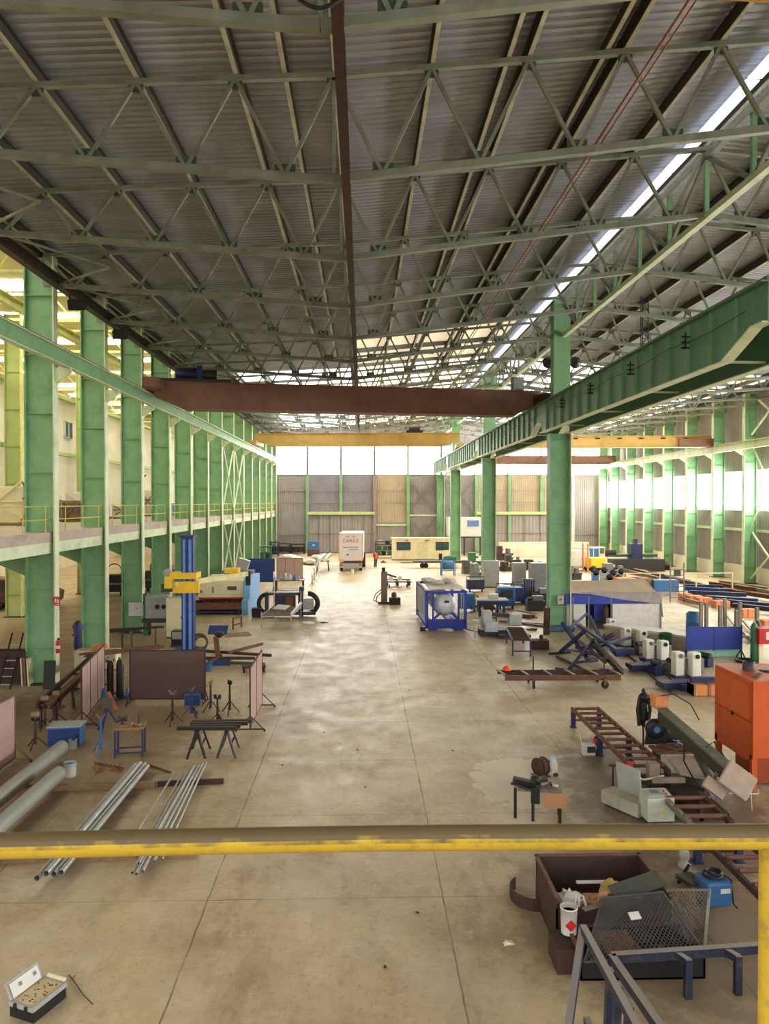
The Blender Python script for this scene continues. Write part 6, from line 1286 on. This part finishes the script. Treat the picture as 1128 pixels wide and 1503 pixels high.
one('black_bin_bag', M().blob((0, 0, .2), (.7, .5, .42), 14, 10, 6, .25), BLACK, 'black heap on the floor under the orange cabinet', 'bag', G(1098, 1135, 0) + Vector((.15, .2, 0)))
# blue welding machine in the near corner
p = G(1046, 1329)
r = T('welding_machine', 'blue welding machine with black cables on top, by the near conveyor', 'welder', p, .08); P('body', M().b(-.24, .24, -.24, .24, .08, .52), BLUEL, r, bevel=.05); P('label_plate', M().b(.0, .18, -.25, -.24, .34, .42), WHITE, r)
for s in (-1, 1): P('wheel', M().lathe([(.02, -.03), (.08, -.03), (.08, .03), (.02, .03)], (s * .2, .1, .08), 12, 'x'), BLACK, r)
P('cable_coil', M().torus((-.02, 0, .57), .16, .025, 'z').torus((.03, .02, .61), .13, .022, 'z').path([(.12, 0, .6), (.28, -.1, .5), (.3, -.15, .1), (.36, -.2, .03)], .018, 6), BLACK, r)
r = T('grey_valve', 'grey cast valve standing behind the blue welding machine', 'valve', G(1004, 1272)); P('body', M().lathe([(.12, 0), (.12, .05), (.06, .1), (.1, .2), (.1, .3), (.05, .36)], (0, 0, 0), 14), LGREY, r); P('handwheel', M().torus((0, 0, .42), .1, .015, 'z'), BLACK, r); P('stem', M().tube((0, 0, .3), (0, 0, .42), .02, 8), BLACK, r)
r = T('black_gripper', 'black angular tool part on the floor behind the welding machine', 'tool', G(1010, 1300)); P('plate', M().box((0, 0, .1), (.5, .25, .05), .6, .2, .3), BLACK, r); P('arm', M().bar((-.2, 0, .05), (.1, .2, .3), .05), BLACK, r)
one('moss_sheet', M().box((0, 0, .0), (.45, .4, .03), .5, .1, .2), SAWG, 'greenish sheet resting on the blue welding machine side', 'sheet', G(1015, 1290, .35))
# ---------------------------------------------------------------- scrap bins
def bin_(x0, x1, y0, y1, h, m_, label, t=.03, front=True):
    r = T('scrap_bin', label, 'scrap bin', (x0, y0, 0)); w_, d_ = x1 - x0, y1 - y0
    P('floor_plate', M().b(0, w_, 0, d_, .03, .06), m_, r); P('wall_plate', M().b(0, w_, d_ - t, d_, .03, h), m_, r); P('wall_plate', M().b(0, t, 0, d_, .03, h), m_, r); P('wall_plate', M().b(w_ - t, w_, 0, d_, .03, h), m_, r)
    if front: P('wall_plate', M().b(0, w_, 0, t, .03, h * .8), m_, r)
    P('rim', M().b(-.02, w_ + .02, d_ - t - .01, d_ + .02, h, h + .03).b(-.02, t + .01, 0, d_, h, h + .03).b(w_ - t - .01, w_ + .02, 0, d_, h, h + .03), RUST, r); return r
bin_(3.15, 5.05, 12.15, 13.62, .85, DRUST, 'open rusty steel scrap bin full of rubbish')
bin_(3.3, 5.22, 11.3, 12.1, .42, BLACK, 'low dark scrap tray in front of the rusty bin')
def sheet_mesh(name, c4, m_, label, rows, cols, r0=.006, hole=None):
    a, b_, c, d = [Vector(x) for x in c4]; q = M()
    def uv(u, v): return a.lerp(b_, u).lerp(d.lerp(c, u), v)
    for i in range(-rows, cols + 1):
        for sgn in (1, -1):
            u0 = i / cols; u1 = (i + rows) / cols; v0, v1 = 0., 1.
            if u0 < 0: v0 = -u0 / (u1 - u0); u0 = 0.
            if u1 > 1: v1 = v0 + (1 - v0) * (1 - u0) / (u1 - u0) if u1 != u0 else 1; u1 = 1.
            if u0 >= 1 or u1 <= 0: continue
            p_, q_ = (uv(u0, v0), uv(u1, v1)) if sgn > 0 else (uv(1 - u0, v0), uv(1 - u1, v1))
            q.bar(p_, q_, r0 * 1.6, r0)
    for e, f in ((a, b_), (b_, c), (c, d), (d, a)): q.bar(e, f, .025)
    return one(name, q, m_, label, 'mesh panel')
sheet_mesh('expanded_metal_panel', [G(884, 1318, .9), G(972, 1309, .95), G(1034, 1398, .46), G(857, 1412, .42)], mat('mesh_dark', (84, 82, 80), .5, .2, .15, 4), 'large dark expanded metal panel sloping over the scrap tray', 16, 26, .009)
sheet_mesh('expanded_metal_panel', [G(978, 1306, .9), G(1040, 1306, .95), G(1034, 1392, .3), G(1010, 1385, .3)], STEELD, 'smaller upright expanded metal panel beside the blue welding machine', 14, 12, .008)
one('steel_edge', M().bar(G(1041, 1305, .95), G(1033, 1396, .3), .04), STEEL, 'bright steel edge of the upright mesh panel', 'steel strip')
for i, (x, y, sx, sy, sz, m_) in enumerate(((3.75, 11.55, .5, .4, .3, DGREY), (4.5, 11.6, .6, .4, .34, BLACK), (4.9, 11.75, .4, .5, .3, DRUST), (4.45, 11.95, .5, .3, .34, DRUST))):
    one('rubbish', M().blob((0, 0, sz / 2 + .06), (sx, sy, sz), 80 + i, 11, 7, .3), m_, ['dark grey rubbish lump in the low tray beside the can', 'black bag in the middle of the low scrap tray', 'rusty rubbish lump at the far corner of the low tray', 'rusty rubbish lump behind the cardboard box'][i], 'rubbish', (x, y, 0))
one('cardboard_box', M().b(-.26, .26, -.26, .26, 0, .34), CARD, 'brown cardboard box under the sloping mesh panel', 'box', (4.0, 11.72, .07), .1)
one('folded_sheet', M().box((0, 0, 0), (.95, .3, .02), .3, rad(28), -.12), SAWG, 'bent greenish sheet leaning across the rusty bin', 'sheet', (4.55, 12.35, .93))
one('flat_strip', M().box((0, 0, 0), (.75, .09, .015), .42, .1), STEELD, 'dull strip lying across the mesh beside the white bucket', 'strip', (3.85, 12.0, .82))
one('wrapping_paper', M().box((0, 0, 0), (.18, .12, .02), .2, .5), CLOTH, 'small crumpled white wrapper on the mesh panel', 'paper', G(931, 1344, .78))
for i, (x, y, z, sx, sy, sz, m_, lab) in enumerate(((3.45, 12.55, .72, .45, .4, .28, CLOTH, 'crumpled white sheeting in the rusty bin corner'), (3.8, 12.5, .68, .5, .35, .24, CARD, 'crumpled brown cardboard in the rusty bin'), (3.45, 12.3, .6, .35, .25, .2, CLOTH, 'white rag hanging near the bucket in the rusty bin'),
        (4.3, 12.9, .72, .4, .3, .24, mat('mustard_bag', (190, 160, 90), .7), 'mustard coloured bag in the rusty bin'), (4.6, 12.85, .66, .38, .28, .2, CREAM, 'cream bag next to the mustard bag in the bin'), (4.85, 13.1, .6, .22, .2, .12, CLOTH, 'small white scrap at the back of the bin'), (4.2, 12.5, .58, .5, .4, .2, BLUE, 'blue plastic sheet in the rusty bin'), (3.9, 12.9, .5, 1.1, .7, .25, BLACK, 'black bags filling the rusty bin'))):
    one('rubbish', M().blob((0, 0, 0), (sx, sy, sz), 60 + i, 11, 7, .3), m_, lab, 'rubbish', (x, y, z - .1))
one('white_lath', M().b(-.28, .28, -.03, .03, 0, .03), CLOTH, 'short white lath lying in the rusty bin', 'lath', (4.0, 13.0, .66), .0)
for i, (x, a_) in enumerate(((3.72, .1), (3.82, -.2), (3.66, .5))): one('paper_strip', M().path([(0, 0, 0), (.03, .02, .15), (.1 * math.sin(a_), .0, .3)], .018, 6), CLOTH, 'curled white strip sticking up behind the bucket, %s of three' % ORD[i], 'paper', (x - .2, 12.2, .55), a_)
one('cardboard_flap', M().box((0, 0, 0), (.18, .03, .45), .4, .1), CARD, 'upright brown cardboard flap beside the white bucket', 'cardboard', (3.92, 12.2, .7))
bucket(Vector((3.3, 11.95, .4)), .135, .42, WHITE, 'white paint can with a red diamond on the scrap tray', None, 'paint_can', RUST, True)
one('tray_plank', M().b(-.2, .17, -.25, .33, 0, .38), DRUST, 'rusty block carrying the white paint can', 'block', (3.2, 11.75, 0))
one('curved_strip', M().add(*(lambda n: ([(.42 * math.cos(a), .42 * math.sin(a) * 1.1, z) for a in [pi * .62 + (pi * 1.0) * i / n for i in range(n + 1)] for z in (0, .22)] + [(.40 * math.cos(a), .40 * math.sin(a) * 1.1, z) for a in [pi * .62 + (pi * 1.0) * i / n for i in range(n + 1)] for z in (0, .22)],
    [(2 * i, 2 * i + 1, 2 * i + 3, 2 * i + 2) for i in range(n)] + [(2 * (n + 1) + 2 * i, 2 * (n + 1) + 2 * i + 2, 2 * (n + 1) + 2 * i + 3, 2 * (n + 1) + 2 * i + 1) for i in range(n)] + [(2 * i + 1, 2 * (n + 1) + 2 * i + 1, 2 * (n + 1) + 2 * i + 3, 2 * i + 3) for i in range(n)]))(14)), DRUST, 'curved rusty strip of sheet standing beside the bin', 'strip', (3.13, 13.75, 0), .25)
one('crumpled_paper', M().blob((0, 0, .03), (.2, .12, .07), 33, 8, 5, .4), CREAM, 'small crumpled paper lying alone on the near floor', 'paper', G(746, 1387))
# blue steel frames in the near corner
TB = mat('frame_slate', (38, 45, 66), .45, .15, .15, 3, (110, 98, 84), .5, dscale=5)
_dust(TB, (164, 154, 142))
r = T('angle_iron_stand', 'heavy blue grey angle frame with short bent legs in the near corner', 'steel frame', (0, 0, 0))
z = .55; c0 = G(897, 1406, z); c1 = G(1190, 1386, z); c2 = G(1010, 1570, z)
P('beam', M().bar(c0, c1, .11, .13), TB, r); P('beam', M().bar(c0, c2, .11, .13), TB, r)
for px in (988, 1060, 1150):
    t_ = (px - 897) / 293; c = c0.lerp(c1, t_); e = c + Vector((.12, -.18, -.02)); P('leg', M().bar(c, e, .09, .11).bar(e + Vector((0, 0, .05)), (e.x, e.y, 0), .1, .09), TB, r)
c = c0.lerp(c2, .72); e = c + Vector((.35, -.05, 0)); P('leg', M().bar(e + Vector((.0, .1, 0)), e, .09).bar(e, (e.x, e.y, 0), .1), TB, r); P('leg', M().bar(c, (c.x, c.y, 0), .1), TB, r)
r = T('steel_rack', 'tall blue grey post rack beside the scrap tray', 'steel rack', (0, 0, 0))
za = 1.55; a_ = G(855, 1362, za); b_ = G(945, 1530, za)
P('top_beam', M().bar(a_, b_, .09, .1), TB, r); P('prop', M().bar(a_, G(818, 1620, 0), .09, .09), TB, r)
for t_ in (.42, .55, .72, .9):
    c = a_.lerp(b_, t_); P('post', M().bar(c + Vector((.06, 0, 0)), (c.x + .04, c.y + .1, 0), .08, .1), TB, r)
P('lower_beam', M().bar((a_.x + .05, a_.y, .3), (b_.x + .05, b_.y, .3), .08), TB, r)
# open case at the very near corner
p = G(44, 1497)
r = T('sample_case', 'open case with a cream perforated top and white chart in its lid', 'case', p + Vector((0, .28, 0)), rad(-23))
P('case_body', M().b(-.22, .22, -.3, .3, 0, .2), BLACK, r); P('cream_panel', M().b(-.19, .19, -.27, .27, .2, .215), mat('case_cream', (206, 186, 142), .6), r)
q = M(); rr = random.Random(3)
for i in range(30): x, y = rr.uniform(-.16, .16), rr.uniform(-.23, .23); q.lathe([(0, 0), (.011, 0), (.011, .004), (0, .004)], (x, y, .215), 7)
P('hole_pattern', q, DRUST, r)
ld = P('lid', M().box((-.27, 0, .3), (.02, .58, .26), 0, 0, rad(-28)), LGREY, r); P('chart', M().box((-.245, 0, .315), (.006, .5, .2), 0, 0, rad(-28)), WHITE, r)
q = M()
for y in (-.16, -.09, .1, .17): q.box((-.24, y, .318 + .02 * (1 if y in (-.09, .17) else -1)), (.006, .045, .05), 0, 0, rad(-28))
P('chart_marks', q, GREY, r)
P('rim', M().b(.19, .23, -.31, .31, .16, .23).b(-.22, .22, .28, .32, .16, .22).b(-.22, .22, -.32, -.28, .16, .22), LGREY, r); P('roll_handle', M().tube((-.15, .33, .24), (.17, .33, .24), .03, 12), CREAM, r)
P('latch', M().b(-.12, -.07, -.34, -.31, .14, .22).b(.08, .13, -.34, -.31, .14, .22), BLACK, r)
one('twig', M().path([G(101, 1431, .01), G(112, 1445, .01), G(122, 1460, .01), G(136, 1474, .01)], .007, 5).path([G(106, 1437, .01), G(111, 1431, .01)], .005, 5), DRUST, 'thin dark twig lying on the near floor', 'twig')
for i, (x, y) in enumerate(((414, 1123), (524, 1101), (536, 1156), (600, 1013), (664, 1102), (475, 1075), (645, 1031), (565, 1420), (612, 1340))):
    one('floor_debris', M().blob((0, 0, .01), (.09, .05, .025), 70 + i, 7, 4, .3), DRUST, 'tiny dark bit of debris on the open aisle floor', 'debris', G(x, y), i * .7, 'bits of debris on the aisle floor')
one('floor_debris_sheet', M().blob((0, 0, .03), (.55, .3, .07), 91, 9, 5, .3), DGREY, 'dark flattened rag lying in the aisle past the roller frame', 'rag', G(474, 914))
# ---------------------------------------------------------------- upper deck goods
dk = dz
def deck(px, py): d = ray(px, py); t = (dk - CAMZ) / d.z; return Vector((d.x * t, d.y * t, dk))
items = [(-18.5, 40, 2.6, 2.2, 2.0, CREAM), (-16.2, 38.5, 1.2, 1.4, 2.2, LGREY), (-19.5, 45.5, 2.8, 1.6, 1.6, CREAM), (-17.2, 46.5, 1.6, 1.4, 1.3, WOOD), (-19.0, 53, 2.6, 1.5, 1.9, CLOTH), (-17.0, 55, 1.8, 1.5, 1.0, CREAM), (-16.4, 63, 1.4, 1.2, 1.1, BLUE), (-17.8, 64, 1.6, 1.4, 2.2, CREAM), (-15.8, 74, 1.5, 1.5, 1.8, CREAM), (-16.5, 83, 1.5, 1.5, 1.6, DGREY)]
for i, (x, y, w_, d_, h_, m_) in enumerate(items):
    r = T('packaged_machine', '%s packaged machine on the upper deck behind the yellow railing, %s from the near end' % ('blue' if m_ is BLUE else 'grey' if m_ in (LGREY, DGREY) else 'cream', ORD[i]), 'machine', (x, y, dk), .1 * (i % 3))
    P('body', M().b(-w_ / 2, w_ / 2, -d_ / 2, d_ / 2, .12, h_), m_, r, bevel=.05); P('pallet', M().b(-w_ / 2, w_ / 2, -d_ / 2, d_ / 2, 0, .12), WOOD, r)
    P('frame', M().bar((-w_ / 2 - .2, -d_ / 2 - .1, 0), (w_ / 2, -d_ / 2 - .1, h_ + .3), .08).bar((w_ / 2 + .2, -d_ / 2 - .1, 0), (-w_ / 2, -d_ / 2 - .1, h_), .08).b(-w_ / 2, w_ / 2, -d_ / 2 - .12, -d_ / 2 - .04, h_ * .6, h_ * .6 + .1), STEELD if i % 2 else CREAM, r)
r = T('red_hoist', 'red machine on the upper deck seen between the second and third walkway columns', 'machine', (-18.8, 62, dk)); P('body', M().b(-.6, .6, -.4, .4, 1.2, 2.3), RED, r); P('stand', M().b(-.4, .4, -.3, .3, 0, 1.2), LGREY, r); P('jib', M().bar((0, 0, 2.3), (1.2, 0, 3.4), .12), RUST, r)
# below the deck: van, green machine
r = T('van', 'dark red van parked in the shade under the walkway', 'van', (-23.3, 52.6, 0), rad(12))
P('body', M().prism([(-2.4, .45), (2.4, .45), (2.5, 1.1), (2.2, 1.25), (1.5, 2.1), (-2.3, 2.15), (-2.45, 1.2)], -.95, .95, 'y'), MAROON, r, bevel=.08)
P('window', M().prism([(1.35, 1.35), (1.95, 1.35), (1.4, 1.95), (-2.0, 2.0), (-2.1, 1.35)], -.97, -.94, 'y'), BLACK, r)
for x in (-1.5, 1.6): P('wheel', M().lathe([(.1, -.12), (.22, -.13), (.36, -.12), (.36, .12), (.1, .12)], (x, -.85, .36), 20, 'y'), BLACK, r); P('wheel_hub', M().lathe([(0, -.14), (.2, -.14)], (x, -.85, .36), 16, 'y'), LGREY, r); P('wheel', M().lathe([(.1, -.12), (.36, -.12), (.36, .12), (.1, .12)], (x, .85, .36), 16, 'y'), BLACK, r)
for i, (x, y, m_) in enumerate(((-19.5, 60, BLACK), (-17.0, 63, DGREY), (-18.5, 70, DGREY), (-15.8, 72, CREAM), (-18.0, 82, DRUST), (-16.0, 90, DGREY))):
    r = T('stored_machine', 'dark machine stored in the shade under the walkway, %s from the near end' % ORD[i] if m_ is not CREAM else 'cream machine stored under the walkway', 'machine', (x, y, 0), .2 * i); P('body', M().b(-.9, .9, -.7, .7, .3, 1.6), m_, r, bevel=.05); P('table', M().b(-1.3, 1.3, -.9, .9, .9, 1.0), GREY, r); P('leg', M().b(-.8, -.6, -.6, .6, 0, .3).b(.6, .8, -.6, .6, 0, .3), BLACK, r); P('pipe_frame', M().torus((0, 0, 1.9), .55, .05, 'y'), GREY, r)
r = T('clothes_stand', 'blue overalls hung on a rusty stand behind the cream enclosure', 'clothes stand', (-12.9, 34.6, 0)); P('stand', M().tube((0, 0, 0), (0, 0, 1.9), .04, 8), RUST, r); P('overalls', M().lathe([(.12, .5), (.2, .8), (.16, 1.3), (.24, 1.7), (.1, 1.9)], (0, 0, 0), 10), BLUEN, r)
# ================================================================ light
W = bpy.data.worlds.new('world'); SC.world = W; W.use_nodes = True
nt = W.node_tree; bg = nt.nodes['Background']; bg.inputs[1].default_value = 1.7
tc = nt.nodes.new('ShaderNodeTexCoord'); sp = nt.nodes.new('ShaderNodeSeparateXYZ'); nt.links.new(tc.outputs['Generated'], sp.inputs[0])
cr = nt.nodes.new('ShaderNodeValToRGB'); mr_ = nt.nodes.new('ShaderNodeMapRange'); mr_.inputs['From Min'].default_value = -.2; mr_.inputs['From Max'].default_value = .2
nt.links.new(sp.outputs[2], mr_.inputs['Value']); nt.links.new(mr_.outputs[0], cr.inputs[0]); nt.links.new(cr.outputs[0], bg.inputs[0])
cr.color_ramp.elements[0].position = .45; cr.color_ramp.elements[0].color = (.05, .045, .04, 1)
cr.color_ramp.elements[1].position = .55; cr.color_ramp.elements[1].color = (1, .965, .92, 1)
def area(name, loc, rot, sx, sy, e, col=(1, .95, .88)):
    d = bpy.data.lights.new(name, 'AREA'); d.shape = 'RECTANGLE'; d.size = sx; d.size_y = sy; d.energy = e; d.color = col
    o = bpy.data.objects.new(name, d); COL.objects.link(o); o.location = loc; o.rotation_euler = rot; return o
SC.view_settings.view_transform = 'Standard'; SC.view_settings.look = 'None'; SC.view_settings.gamma = 1.0
SC.view_settings.use_curve_mapping = False
SC.view_settings.exposure = 0.62
SC.cycles.max_bounces = 8; SC.cycles.diffuse_bounces = 5; SC.cycles.glossy_bounces = 3
SC.cycles.caustics_reflective = False; SC.cycles.caustics_refractive = False
